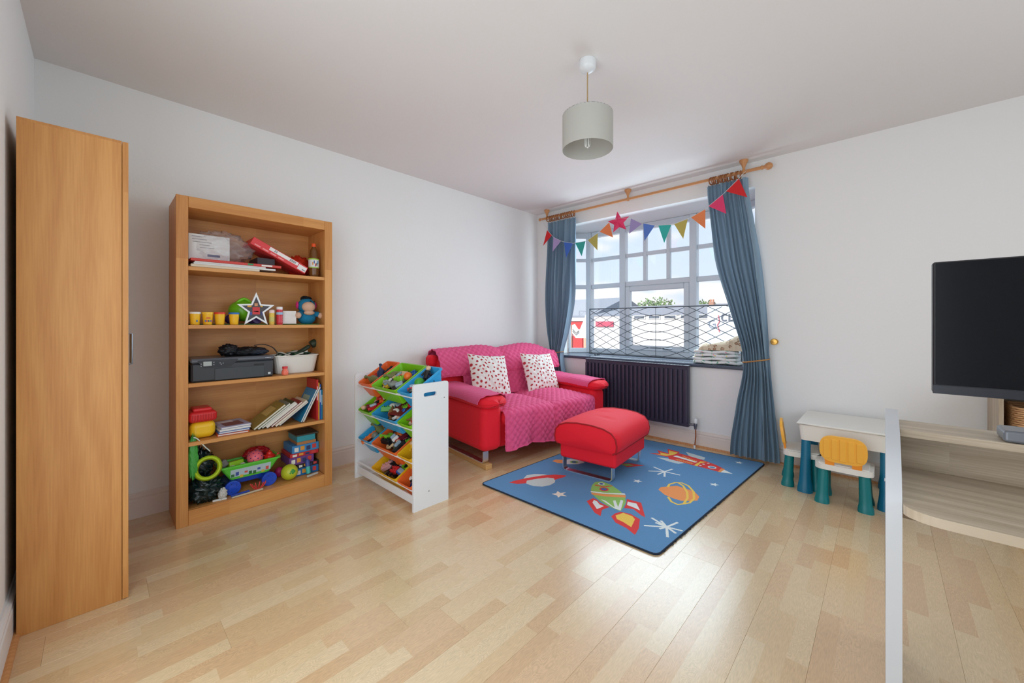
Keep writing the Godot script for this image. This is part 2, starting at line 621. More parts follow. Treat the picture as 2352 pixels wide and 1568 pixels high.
	var d1 := holder("door_1", "unseen glazed door behind the camera that lights the near side of the room", "door")  # door out of view, placed to light the camera side of the room
	for k in 2:
		var xa := -1.75 + k * 1.0
		for q in [[xa, 0.01, xa + 0.08, 2.1], [xa + 0.92, 0.01, xa + 1.0, 2.1], [xa + 0.08, 0.01, xa + 0.92, 0.15], [xa + 0.08, 2.0, xa + 0.92, 2.1]]:
			st = S(); bb(st, Vector3(q[0], q[1], ZB + 0.05), Vector3(q[2], q[3], ZB + 0.10), 0.003)
			part(d1, "frame", st, M["frame_white"])
		st = S(); bb(st, Vector3(xa + 0.08, 0.15, ZB + 0.073), Vector3(xa + 0.92, 2.0, ZB + 0.077), 0)
		part(d1, "pane", st, M["glass"])
	st = S(); bb(st, Vector3(-1.75, -0.06, ZB), Vector3(0.25, 0.008, ZB + 0.15), 0.002)
	part(d1, "threshold", st, M["frame_white"])
	var sp: Material = M["skirting_paint"]
	st = S(); skirting_shape(st, Vector3(XL, 0, ZB), Vector3(XL, 0, ZW), Vector3.RIGHT)
	setting("baseboard_left", st, sp, "moulded cream skirting board along the left wall", "skirting board")
	st = S(); skirting_shape(st, Vector3(XL + 0.018, 0, ZW), Vector3(XR, 0, ZW), Vector3.BACK)
	setting("baseboard_window", st, sp, "moulded cream skirting board below the radiator", "skirting board")
	st = S(); skirting_shape(st, Vector3(XL + 0.018, 0, ZB), Vector3(-1.75, 0, ZB), Vector3.FORWARD); skirting_shape(st, Vector3(0.25, 0, ZB), Vector3(XR, 0, ZB), Vector3.FORWARD)
	setting("baseboard_back", st, M["white_gloss"], "white skirting board at the tall cabinet's foot", "skirting board")
	st = S(); skirting_shape(st, Vector3(XR, 0, ZB), Vector3(XR, 0, ZW), Vector3.LEFT)
	setting("baseboard_right", st, sp, "moulded cream skirting board along the right wall", "skirting board")
	# wooden quarter-round beading at the foot of two skirtings
	var quad := [Vector2(0, 0), Vector2(0.016, 0), Vector2(0.015, 0.006), Vector2(0.0115, 0.0115), Vector2(0.006, 0.015), Vector2(0, 0.016)]
	st = S()
	var T := Transform3D(Basis(Vector3.BACK, Vector3.UP, Vector3.LEFT), Vector3((XL + XR) / 2, 0, ZW + 0.018))
	prism(st, quad, XR - XL - 0.05, T)
	setting("trim_1", st, M["pine"], "thin wooden beading where the window wall meets the floor", "trim")
	st = S()
	T = Transform3D(Basis(Vector3.FORWARD, Vector3.UP, Vector3.RIGHT), Vector3((XL - 1.75) / 2, 0, ZB - 0.018))
	prism(st, quad, -1.75 - XL - 0.05, T)
	setting("trim_2", st, M["pine"], "thin wooden beading where the back wall meets the floor", "trim")
	build_bay()

func build_bay() -> void:
	var fw: Material = M["frame_white"]
	var zf := -4.40
	var y0 := 0.775
	var y1 := 2.325
	var w := holder("window_1", "white bay window of small panes above the radiator", "window")
	var st := S()
	bb(st, Vector3(-2.98, 0.745, zf - 0.05), Vector3(-0.80, y0, ZW + 0.005), 0.003)
	bb(st, Vector3(-3.0, 0.745, ZW), Vector3(-0.78, y0, ZW + 0.03), 0.008)
	part(w, "window_sill", st, mat("sill_paint", rgb(74, 82, 98), 0.22), "dark grey glossy window sill")
	# front: posts at the corners, mullions between the three lights
	var xs := [-2.776, -2.302, -1.48, -1.004]
	var post := func(x: float, hw: float, a: float, b: float, d0: float, d1: float) -> void:
		var s := S()
		bb(s, Vector3(x - hw, a, zf - d0), Vector3(x + hw, b, zf + d1), 0.006)
		part(w, "mullion", s, fw)
	post.call(xs[0], 0.034, y0, y1, 0.05, 0.045)
	post.call(xs[3], 0.034, y0, y1, 0.05, 0.045)
	post.call(xs[1], 0.036, y0, y1, 0.05, 0.04)
	post.call(xs[2], 0.036, y0, y1, 0.05, 0.04)
	var rail := func(xa: float, xb: float, y: float, hh: float, d: float, called: String) -> void:
		var s := S()
		bb(s, Vector3(xa, y - hh, zf - 0.04), Vector3(xb, y + hh, zf + d), 0.005)
		part(w, called, s, fw)
	for k in 3:
		rail.call(xs[k] + 0.036, xs[k + 1] - 0.036, y1 - 0.0355, 0.034, 0.03, "head_rail")
		rail.call(xs[k] + 0.036, xs[k + 1] - 0.036, y0 + 0.0305, 0.03, 0.03, "bottom_rail")
	for k in 3:
		if k == 1:
			for q in [[-2.266, -2.0485], [-2.0075, -1.7745], [-1.7335, -1.516]]: rail.call(q[0], q[1], 1.97, 0.021, 0.012, "glazing_bar")
		else:
			rail.call(xs[k] + 0.036, xs[k + 1] - 0.036, 1.97, 0.021, 0.012, "glazing_bar")
		rail.call(xs[k] + 0.036, xs[k + 1] - 0.036, 1.625, 0.027 if k != 1 else 0.03, 0.02, "transom")
	for x in [-2.028, -1.754]:
		var s := S()
		bb(s, Vector3(x - 0.02, 1.6555, zf - 0.04), Vector3(x + 0.02, y1 - 0.07, zf + 0.014), 0.005)
		part(w, "glazing_bar", s, fw)
	# opening casement in the middle light
	var cs := Node3D.new(); cs.name = "casement"; w.add_child(cs)
	for q in [[-2.265, 0.836, -2.205, 1.594], [-1.577, 0.836, -1.517, 1.594], [-2.2045, 1.535, -1.5775, 1.594], [-2.2045, 0.836, -1.5775, 0.895]]:
		var s := S()
		bb(s, Vector3(q[0], q[1], zf - 0.03), Vector3(q[2], q[3], zf + 0.035), 0.008)
		part(cs, "sash", s, fw)
	st = S()
	bb(st, Vector3(-1.80, 0.862, zf + 0.035), Vector3(-1.74, 0.872, zf + 0.055), 0.003)
	bb(st, Vector3(-1.80, 0.866, zf + 0.05), Vector3(-1.69, 0.876, zf + 0.06), 0.003)
	part(cs, "latch", st, M["steel"])
	# panes of the front
	var pane := func(a: float, b: float, c: float, d: float) -> void:
		var s := S()
		bb(s, Vector3(a, c, zf - 0.012), Vector3(b, d, zf - 0.008), 0)
		part(w, "pane", s, M["glass"])
	for k in [0, 2]:
		pane.call(xs[k] + 0.03, xs[k + 1] - 0.03, y0 + 0.06, 1.60)
		pane.call(xs[k] + 0.03, xs[k + 1] - 0.03, 1.65, 1.95)
		pane.call(xs[k] + 0.03, xs[k + 1] - 0.03, 1.99, y1 - 0.07)
	for q in [[-2.27, -2.048], [-2.008, -1.774], [-1.734, -1.51]]:
		pane.call(q[0], q[1], 1.655, 1.95)
		pane.call(q[0], q[1], 1.99, y1 - 0.07)
	pane.call(-2.205, -1.577, 0.895, 1.535)
	# canted sides
	for side in [-1, 1]:
		var a := Vector3(-2.98, 0, -4.205) if side < 0 else Vector3(-0.80, 0, -4.205)
		var b := Vector3(-2.79, 0, -4.39) if side < 0 else Vector3(-0.99, 0, -4.39)
		var len := (b - a).length()
		var T := Transform3D(Basis((b - a).normalized(), Vector3.UP, (b - a).normalized().cross(Vector3.UP)), a)
		var sd := Node3D.new(); sd.name = "side_light"; w.add_child(sd, true)
		for q in [[0.0, 0.03], [len - 0.03, len]]:
			var s := S(); bb(s, Vector3(q[0], y0, -0.03), Vector3(q[1], y1, 0.03), 0.005, T); part(sd, "stile", s, fw)
		for q in [[y0, y0 + 0.06], [1.60, 1.65], [1.95, 1.99], [y1 - 0.07, y1]]:
			var s := S(); bb(s, Vector3(0, q[0], -0.025), Vector3(len, q[1], 0.025), 0.005, T); part(sd, "rail", s, fw)
		for q in [[y0 + 0.06, 1.60], [1.65, 1.95], [1.99, y1 - 0.07]]:
			var s := S(); bb(s, Vector3(0.03, q[0], -0.002), Vector3(len - 0.03, q[1], 0.002), 0, T); part(sd, "pane", s, M["glass"])

# ---------------------------------------------------------------- light

func build_light() -> void:
	var cam := Camera3D.new()
	cam.name = "camera"
	cam.projection = Camera3D.PROJECTION_FRUSTUM
	cam.near = 0.05
	cam.far = 300.0
	cam.size = 2.0 * 0.05 * 784.0 / 900.0
	cam.frustum_offset = Vector2(0, -0.05 * 41.0 / 900.0)
	cam.position = Vector3(0, 1.15, 0)
	cam.rotation_degrees = Vector3(0, 43.5, 0)
	add_child(cam)
	cam.current = true
	var env := Environment.new()
	env.tonemap_mode = Environment.TONE_MAPPER_LINEAR
	env.tonemap_exposure = 1.07
	env.sdfgi_enabled = true
	env.ssao_enabled = true
	env.ssil_enabled = true
	env.background_mode = Environment.BG_SKY
	var sky := Sky.new()
	var pan := PanoramaSkyMaterial.new()
	pan.panorama = ImageTexture.create_from_image(sky_image())
	pan.energy_multiplier = 1.2
	sky.sky_material = pan
	env.sky = sky
	var we := WorldEnvironment.new()
	we.name = "world"
	we.environment = env
	add_child(we)
	# daylight entering at the bay window, then two unseen lamps, beside the desk and behind the camera
	area("bay_daylight", Vector3(-1.89, 1.50, -4.20), PI, Vector2(1.7, 1.25), 3.3, Color(0.86, 0.95, 1.0), 15.0)
	area("unseen_side_light", Vector3(XR - 0.02, 1.48, -1.8), PI / 2, Vector2(2.5, 1.4), 1.9, Color(0.90, 0.96, 1.0))  # out of view, placed to light the left wall and bookcase
	area("unseen_back_light", Vector3(-0.75, 1.08, ZB - 0.015), 0, Vector2(1.9, 1.9), 3.0, Color(0.90, 0.96, 1.0))  # out of view behind the camera, brightens the near floor and furniture
	# the hidden sun over the street, softened by cloud
	var sun := DirectionalLight3D.new()
	sun.name = "sun"
	sun.light_energy = 2.0
	sun.light_angular_distance = 8.0
	sun.shadow_enabled = true
	sun.rotation_degrees = Vector3(-38.4, -26.6, 0)
	add_child(sun)

func area(called: String, at: Vector3, turn: float, size: Vector2, energy: float, c: Color, tilt := 0.0) -> void:
	var a := AreaLight3D.new()
	a.name = called
	a.area_size = size
	a.area_normalize_energy = true
	a.light_energy = energy
	a.light_color = c
	a.shadow_enabled = true
	a.position = at
	a.rotation = Vector3(-deg_to_rad(tilt), turn, 0)
	add_child(a)

func sky_image() -> Image:
	var w := 1024
	var h := 512
	var im := Image.create(w, h, false, Image.FORMAT_RGB8)
	var n := FastNoiseLite.new()
	n.seed = 4
	n.frequency = 1.0
	n.fractal_octaves = 5
	for y in h:
		var el := PI * (0.5 - (y + 0.5) / h)
		for x in w:
			if el < -0.02:
				im.set_pixel(x, y, rgb(190, 190, 188))
				continue
			var az := TAU * x / w
			var d := Vector3(cos(el) * cos(az), sin(el), cos(el) * sin(az))
			var q := d / (0.25 + d.y) * 1.1
			var k := n.get_noise_3d(q.x, q.y * 2.0, q.z) * 1.6 + 0.62 - minf(d.y * 3.2, 0.7)
			var cloud := smoothstep(-0.1, 0.35, k)
			var blue := rgb(216, 229, 246).lerp(rgb(176, 206, 240), clampf(d.y * 1.6, 0, 1))
			im.set_pixel(x, y, blue.lerp(rgb(244, 243, 244), cloud))
	return im

# ---------------------------------------------------------------- large furniture

func build_wardrobe() -> void:
	var t := thing("tall_cabinet", "tall narrow beech veneer cabinet standing in the corner, cut by the left edge", "cabinet", tf(Vector3(-2.752, 0, 0.063)))
	var bm: Material = M["beech"]
	uvo = Vector2(0.1, 0.0)
	var st := S(); bb(st, Vector3(0.432, 0, -0.128), Vector3(0.45, 1.91, 0.146), 0.001); part(t, "side_panel", st, bm)
	uvo = Vector2(0.3, 0.7)
	st = S(); bb(st, Vector3(-0.45, 0, -0.128), Vector3(-0.432, 1.91, 0.146), 0.001); part(t, "side_panel", st, bm)
	st = S(); bb(st, Vector3(-0.432, 1.885, -0.128), Vector3(0.432, 1.91, 0.146), 0.001, ID, 0); part(t, "top_panel", st, bm)
	st = S(); bb(st, Vector3(-0.432, 0.06, -0.128), Vector3(0.432, 0.078, 0.146), 0.001, ID, 0); part(t, "bottom_panel", st, bm)
	st = S(); bb(st, Vector3(-0.432, 0, 0.138), Vector3(0.432, 1.885, 0.146), 0); part(t, "back_panel", st, bm)
	st = S(); bb(st, Vector3(-0.432, 0, -0.11), Vector3(0.432, 0.06, -0.095), 0.001, ID, 0); part(t, "plinth", st, bm)
	for s in [-1, 1]:
		uvo = Vector2(0.4 * s, 0.2)
		st = S(); bb(st, Vector3(0.001 if s > 0 else -0.45, 0.002, -0.148), Vector3(0.45 if s > 0 else -0.001, 1.909, -0.1295), 0.0015)
		var d := part(t, "door", st, bm)
		st = S(); tube(st, [Vector3(0.04 * s, 0.95, -0.148), Vector3(0.04 * s, 0.95, -0.175), Vector3(0.04 * s, 1.1, -0.175), Vector3(0.04 * s, 1.1, -0.148)], 0.005)
		part(d, "handle", st, M["steel"])
	uvo = Vector2.ZERO

# the bookcase stands against the left wall; z0 is its near side, shelves at the heights SH
const BF := -2.867
const SH := [0.085, 0.47, 0.807, 1.143, 1.478]

func build_bookcase() -> void:
	var t := thing("bookcase", "wide beech bookcase of five shelves crowded with toys and books", "bookcase", tf(Vector3(-3.03, 0, -0.7225)))
	var o := -Vector3(-3.03, 0, -0.7225)
	var bm: Material = M["beech"]
	var T := Transform3D(Basis.IDENTITY, o)
	var box := func(called: String, a: Vector3, b: Vector3, g: int) -> void:
		uvo = Vector2(rng.randf(), rng.randf())
		var s := S(); bb(s, a, b, 0.0015, T, g); part(t, called, s, bm)
	var xb := -3.192
	box.call("side_panel", Vector3(xb, 0, -0.315), Vector3(BF - 0.02, 1.873, -0.296), 1)
	box.call("side_panel", Vector3(xb, 0, -1.149), Vector3(BF - 0.02, 1.873, -1.13), 1)
	box.call("back_panel", Vector3(xb, 0.05, -1.13), Vector3(xb + 0.008, 1.85, -0.315), 2)
	box.call("top_panel", Vector3(xb, 1.812, -1.13), Vector3(BF - 0.02, 1.873, -0.315), 2)
	box.call("stile", Vector3(BF - 0.02, 0, -0.349), Vector3(BF, 1.875, -0.295), 1)
	box.call("stile", Vector3(BF - 0.02, 0, -1.15), Vector3(BF, 1.875, -1.098), 1)
	box.call("lining", Vector3(xb + 0.008, 0.085, -0.349), Vector3(BF - 0.02, 1.812, -0.316), 1)
	box.call("lining", Vector3(xb + 0.008, 0.085, -1.129), Vector3(BF - 0.02, 1.812, -1.098), 1)
	box.call("top_rail", Vector3(BF - 0.02, 1.812, -1.0975), Vector3(BF, 1.875, -0.3495), 2)
	box.call("bottom_rail", Vector3(BF - 0.02, 0, -1.0975), Vector3(BF, 0.085, -0.3495), 2)
	for y in SH:
		box.call("shelf", Vector3(xb + 0.008, y - 0.022, -1.098), Vector3(BF - (0.004 if y > 0.1 else 0.021), y, -0.349), 2)
	uvo = Vector2.ZERO

func build_rack() -> void:
	var base := Vector3(-2.465, 0, -1.445)
	var t := thing("toy_rack", "white toy storage rack holding tilted coloured bins beside the bookcase", "rack", tf(base))
	var wb: Material = M["white_board"]
	# side panels: rounded top corners; the right one has a grip slot
	var z0 := 0.131
	var z1 := -0.132
	for s in [-1, 1]:
		var x := 0.386 if s > 0 else -0.398
		var st := S()
		var T := Transform3D(Basis(Vector3.FORWARD, Vector3.UP, Vector3.RIGHT), Vector3(x, 0, 0))
		# local x of the outline = -z
		var outer := [Vector2(-z0, 0), Vector2(-z1, 0), Vector2(-z1, 0.765)]
		for k in 5: outer.append(Vector2(-z1 - 0.016 + 0.016 * cos(PI / 2 * k / 4.0), 0.761 + 0.016 * sin(PI / 2 * k / 4.0)))
		for k in 5: outer.append(Vector2(-z0 + 0.016 - 0.016 * sin(PI / 2 * k / 4.0), 0.761 + 0.016 * cos(PI / 2 * k / 4.0)))
		# the slot is cut by splitting the outline at the slot's mid height
		var sl := []
		for k in 9: sl.append(Vector2(0.028 + 0.0125 * sin(PI * k / 8.0), 0.707 + 0.0125 * cos(PI * k / 8.0)))
		var sr := []
		for k in 9: sr.append(Vector2(-0.045 - 0.0125 * sin(PI * k / 8.0), 0.707 - 0.0125 * cos(PI * k / 8.0)))
		var low := [Vector2(-z0, 0), Vector2(-z1, 0), Vector2(-z1, 0.707)]
		for k in range(4, 9): low.append(sl[k])
		for k in range(0, 5): low.append(sr[k])
		low.append(Vector2(-z0, 0.707))
		var high := [Vector2(-z0, 0.707)]
		for k in range(4, 9): high.append(sr[k])
		for k in range(0, 5): high.append(sl[k])
		high.append(Vector2(-z1, 0.707))
		for k in range(3, outer.size()): high.append(outer[k])
		prism(st, low, 0.015, T)
		prism(st, high, 0.015, T)
		var p := part(t, "side_panel", st, wb)
		if s > 0:
			for q in [[-0.098, 0.672], [0.02, 0.1]]:
				var sc := S(); lathe(sc, [[0.004, 0], [0.004, 0.001], [0, 0.001]], 10, Transform3D(Basis(Vector3.UP, Vector3.RIGHT, Vector3.FORWARD), Vector3(0.3935, q[1], q[0])))
				part(p, "screw_cap", sc, M["steel"])
	# rails that carry the bins: front and back of every row, and a bottom brace
	for y in ROWS:
		var st := S(); bx(st, Vector3(-0.006, y - 0.012, 0.112), Vector3(0.77, 0.014, 0.014), 0.004)
		part(t, "rail", st, wb)
		st = S(); bx(st, Vector3(-0.006, y - 0.004, -0.104), Vector3(0.77, 0.010, 0.010), 0.003)
		part(t, "rail", st, wb)
	var st2 := S(); bx(st2, Vector3(-0.006, 0.062, 0.112), Vector3(0.77, 0.05, 0.010), 0.002)
	part(t, "brace", st2, wb)

const ROWS := [0.13, 0.30, 0.505, 0.705]

func bin_frame(xc: float, row: int) -> Transform3D:
	# origin at the middle of the front rim; local x along the rack, z towards the back, y out of the opening
	var a := deg_to_rad(31.0)
	var zb := Vector3(0, sin(a), -cos(a))
	var yb := Vector3(0, cos(a), sin(a))
	return Transform3D(Basis(Vector3.LEFT, yb, zb), Vector3(xc, ROWS[row] + 0.012, -1.307))

func make_bin(xa: float, xb: float, row: int, m: Material, label: String) -> Node3D:
	var T := bin_frame((xa + xb) / 2, row)
	var t := thing("storage_bin", label, "bin", T, "coloured bins in the toy rack")
	var w := (xb - xa) / 2 - 0.004
	var L := 0.285
	var D := 0.125
	var rings := []
	# outline rings: outer bottom up to the rim, then down inside
	var spec := [[0.030, -D, 0.055], [0.008, -0.014, 0.012], [0.008, -0.012, 0.012], [0.0, -0.011, 0.004], [0.0, 0.0, 0.004], [0.010, 0.001, 0.014], [0.0115, -0.003, 0.0155], [0.033, -D + 0.003, 0.058]]
	for q in spec:
		var i: float = q[0]
		var j: float = q[2]
		var ring := []
		for p in round_poly(rect2(-w + i, j * 0.3, w - i, L - j), 0.018, 3): ring.append(Vector3(p.x, q[1], p.y))
		rings.append(ring)
	var st := S()
	for k in rings.size() - 1:
		for e in rings[k].size():
			var e2: int = (e + 1) % rings[k].size()
			var a: Vector3 = rings[k][e]
			var b: Vector3 = rings[k][e2]
			var c: Vector3 = rings[k + 1][e2]
			var d: Vector3 = rings[k + 1][e]
			var mid := Vector3(0, -0.06, L / 2)
			var inside := mid if k < 5 else mid * 2.0 - Vector3(0, 0, L / 2) + (a - mid) * 3.0
			if k < 5: poly(st, [a, b, c, d], Vector3(mid.x, a.y - 0.02 if k >= 3 else a.y, mid.z))
			else: poly(st, [a, b, c, d], a + (a - Vector3(0, a.y, L / 2)) * 0.5)
	poly(st, rings[0], Vector3(0, 0, L / 2))
	poly(st, rings[rings.size() - 1], Vector3(0, -1, L / 2))
	part(t, "tray", st, m)
	return t

func plastic(key: String, c: Color) -> StandardMaterial3D:
	var m := mat(key, c, 0.35)
	m.subsurf_scatter_enabled = true
	m.subsurf_scatter_strength = 0.08
	return m

func build_bins() -> Array:
	var org := plastic("bin_orange", rgb(245, 108, 42))
	var grn := plastic("bin_green", rgb(128, 205, 26))
	var blu := plastic("bin_blue", rgb(52, 168, 226))
	var yel := plastic("bin_yellow", rgb(240, 185, 28))
	var x := [-2.815, -2.612, -2.268, -2.088]
	var spec := [
		[0, 1, 3, org, "small orange bin at the left of the top row"],
		[1, 2, 3, grn, "large lime green bin in the middle of the top row"],
		[2, 3, 3, blu, "small sky blue bin at the right of the top row"],
		[0, 1, 2, grn, "small lime green bin, left end of the second row"],
		[1, 2, 2, blu, "large sky blue bin in the second row, holding a red plate"],
		[2, 3, 2, grn, "small lime green bin, right end of the second row"],
		[0, 1, 1, blu, "small sky blue bin, left end of the third row"],
		[1, 2, 1, org, "large orange bin full of black toys in the third row"],
		[2, 3, 1, yel, "small yellow bin, right end of the third row"],
		[1, 2, 0, yel, "large yellow bin in the lowest row"],
		[2, 3, 0, org, "small orange bin in the lowest row"],
	]
	var out := []
	for s in spec:
		make_bin(x[s[0]] + 0.002, x[s[1]] - 0.002, s[2], s[3], s[4])
		out.append([(x[s[0]] + x[s[1]]) / 2, x[s[1]] - x[s[0]], s[2]])
	return out

# ---------------------------------------------------------------- sofa

func quilt(s: float, t: float) -> float:
	var k := 0.062
	var a := absf(sin(PI * (s + t) / k))
	var b := absf(sin(PI * (s - t) / k))
	return 0.011 * pow(a * b, 0.5)

func path_at(prof: Array, len: Array, s: float) -> Array:
	for i in prof.size() - 1:
		if s <= len[i + 1] or i == prof.size() - 2:
			var k: float = clampf((s - len[i]) / (len[i + 1] - len[i]), 0.0, 1.0)
			var d: Vector3 = (prof[i + 1] - prof[i]).normalized()
			return [prof[i].lerp(prof[i + 1], k), Vector3(-d.y, d.x, 0)]
	return []

# a quilted sheet: a profile in local xy swept along -z from za to zb; shape(p, n, s01, t01) moves the points
func quilt_sheet(prof0: Array, za: float, zb: float, ns: int, nt: int, shape: Callable) -> SurfaceTool:
	var prof := curve(prof0, 10)
	var len := [0.0]
	for i in prof.size() - 1: len.append(len[i] + (prof[i + 1] - prof[i]).length())
	var total: float = len[-1]
	var P := []
	for i in ns + 1:
		var row := []
		var s := total * i / ns
		var q := path_at(prof, len, s)
		for j in nt + 1:
			var z := lerpf(za, zb, float(j) / nt)
			var p: Vector3 = q[0] + Vector3(0, 0, z)
			p = shape.call(p, q[1], float(i) / ns, float(j) / nt)
			p += q[1] * quilt(s, z)
			row.append(p)
		P.append(row)
	var st := S()
	sheet(st, P, [], ID, false, false, false)
	# bound hem round the sheet
	var hem := []
	for j in nt + 1: hem.append(P[ns][j])
	tube(st, hem, 0.006, 6)
	hem = []
	for i in ns + 1: hem.append(P[i][0])
	tube(st, hem, 0.006, 6)
	hem = []
	for i in ns + 1: hem.append(P[i][nt])
	tube(st, hem, 0.006, 6)
	return st

func sled(st: SurfaceTool, x0: float, x1: float, z: float, w: float, y0: float, y1: float, r := 0.03) -> void:
	# flat chrome band bent to a U: uprights at x0 and x1, resting on y0
	var pts := round_poly([Vector2(x0, y1), Vector2(x0, y0), Vector2(x1, y0), Vector2(x1, y1)], r, 5)
	var a := []
	for i in pts.size():
		if i < 6 and pts[i].y > y1 - 0.0001 and i > 0: continue
		a.append(pts[i])
	# keep only the open U
	var u := [Vector2(x0, y1)]
	for k in 6: u.append(Vector2(x0 + r - r * cos(PI / 2 * k / 5.0), y0 + r - r * sin(PI / 2 * k / 5.0)))
	for k in 6: u.append(Vector2(x1 - r + r * sin(PI / 2 * k / 5.0), y0 + r - r * cos(PI / 2 * k / 5.0)))
	u.append(Vector2(x1, y1))
	var th := 0.008
	for i in u.size() - 1:
		var p: Vector2 = u[i]
		var q: Vector2 = u[i + 1]
		var n := Vector2(-(q - p).y, (q - p).x).normalized() * th
		var c := (p + q) / 2 + n / 2
		for e in [[p, q, 0], [p + n, q + n, 1]]:
			poly(st, [Vector3(e[0].x, e[0].y, z - w / 2), Vector3(e[1].x, e[1].y, z - w / 2), Vector3(e[1].x, e[1].y, z + w / 2), Vector3(e[0].x, e[0].y, z + w / 2)], Vector3(c.x, c.y, z))
		for sg in [-1, 1]:
			poly(st, [Vector3(p.x, p.y, z + sg * w / 2), Vector3(q.x, q.y, z + sg * w / 2), Vector3((q + n).x, (q + n).y, z + sg * w / 2), Vector3((p + n).x, (p + n).y, z + sg * w / 2)], Vector3(c.x, c.y, z))

func build_sofa() -> void:
	var T := tf(Vector3(-2.263, 0, -2.06), 0, -7.5, 0)
	var red: Material = M["red_velour"]
	var L := 1.52
	var t := thing("sofa", "red velour two-seat sofa under pink quilted throws, on chrome sled legs", "sofa", T)
	var st := S()
	rbx(st, Vector3(-0.47, 0.245, -L / 2), Vector3(0.86, 0.22, L - 0.30), 0.03)
	part(t, "base", st, red)
	# arms: slabs with a rounded front edge, leaning outwards a little at the top
	for s in [0, 1]:
		st = S()
		var za := -0.10 if s == 0 else -L + 0.10
		rbx(st, Vector3(-0.46, 0.315, za), Vector3(0.92, 0.37, 0.20), 0.06)
		var arm := part(t, "arm", st, red)
		st = S()
		# arm pad: a soft flat cushion that overhangs the front
		var P := []
		for i in 25:
			var u := i / 24.0
			var row := []
			var x := lerpf(-0.80, 0.075, u)
			var endr := sqrt(maxf(0.0, 1.0 - pow(maxf(0.0, (u - 0.86) / 0.14), 2.2)))
			var endl := sqrt(maxf(0.0, 1.0 - pow(maxf(0.0, (0.08 - u) / 0.08), 2.2)))
			var e := endr * endl
			for k in 20:
				var an := TAU * k / 20.0
				var cy := sin(an)
				var cx := cos(an)
				var ww := 0.128 * signf(cx) * pow(absf(cx), 0.6) * maxf(e, 0.02) 
				var hh := 0.05 * signf(cy) * pow(absf(cy), 0.8) * maxf(e, 0.05)
				var wr := 0.004 * sin(k * 2.6 + u * 9.0) * smoothstep(0.75, 0.95, u)
				var sag := 0.022 * u if s == 0 else 0.015 * u
				row.append(Vector3(x + 0.0 * e, 0.545 + hh + wr - sag, za + ww))
			P.append(row)
		sheet(st, P, [], ID, false, true, false)
		part(t, "arm_pad", st, red)
		var seam := S()
		var sp := []
		for i in range(1, 24): sp.append(P[i][0] + Vector3(0, -0.004, 0.001))
		sp.append(P[24][0])
		for i in range(23, 0, -1): sp.append(P[i][10] + Vector3(0, -0.004, -0.001))
		tube(seam, sp, 0.004, 6)
		part(arm, "piping", seam, red)
	# seat and back cushions
	for k in 2:
		var zc := -0.20 - (L - 0.40) * (0.25 + 0.5 * k)
		st = S()
		rbx(st, Vector3(-0.36, 0.375, zc), Vector3(0.72, 0.12, (L - 0.40) / 2 - 0.006), 0.05, ID, 3, 0.02)
		part(t, "seat_cushion", st, red)
		st = S()
		rbx(st, Vector3(0, 0, 0), Vector3(0.13, 0.44, L / 2 - 0.02), 0.06, tf(Vector3(-0.775, 0.62, -L * (0.25 + 0.5 * k) - 0.0), 0, 0, 12))
		part(t, "back_cushion", st, red)
	st = S()
	rbx(st, Vector3(-0.86, 0.47, -L / 2), Vector3(0.12, 0.62, L - 0.02), 0.04)
	part(t, "back_frame", st, red)
	st = S()
	rbx(st, Vector3(-0.84, 0.80, 0.005), Vector3(0.12, 0.11, 0.10), 0.04)
	part(t, "back_wing", st, red)
	for z in [-0.045, -L + 0.045]:
		st = S()
		sled(st, -0.80, -0.03, z, 0.05, 0.042, 0.138)
		part(t, "sled_leg", st, M["chrome"])
	for e in [[-0.055, "pine block under the sofa leg nearest the toy rack"], [-L + 0.055, "pine block under the sofa leg by the window wall"]]:
		st = S()
		bb(st, Vector3(-0.86, 0.0005, e[0] - 0.03), Vector3(0.0, 0.041, e[0] + 0.03), 0.002, ID, 0)
		solo("wood_block", e[1], "block", st, M["pine_block"], T, "timber blocks that raise the sofa")
	# throws
	var pm: Material = M["pink_quilt"]
	for k in 2:
		var za := -0.20 - (L - 0.40) * 0.5 * k - 0.004
		var zb := za - (L - 0.40) * 0.5 + 0.008
		var kk := k
		var sh := func(p: Vector3, n: Vector3, s: float, u: float) -> Vector3:
			var e := pow(absf(u * 2.0 - 1.0), 5.0)
			var o := p + n * (0.012 - 0.022 * e)
			if s < 0.62: o.y += 0.03 * sin(PI * u) * sin(PI * clampf(s / 0.62, 0, 1))
			if s > 0.66:
				var f := (s - 0.66) / 0.34
				o.x += f * (0.018 * sin(u * 9.0 + kk * 2.0) + 0.012 * sin(u * 21.0))
				o.y += f * (0.018 * sin(u * PI * 1.2 + kk) - (0.016 if kk == 0 else -0.02))
			return o
		var q := quilt_sheet([Vector3(-0.63, 0.435, 0), Vector3(-0.3, 0.445, 0), Vector3(-0.05, 0.443, 0), Vector3(0.012, 0.425, 0), Vector3(0.026, 0.37, 0), Vector3(0.03, 0.14, 0)], za, zb, 120, 84, sh)
		solo("seat_throw", "pink quilted throw over the sofa seat %s" % ("nearer the toy rack" if k == 0 else "nearer the window"), "throw", q, pm, T, "pink quilted throws on the sofa")
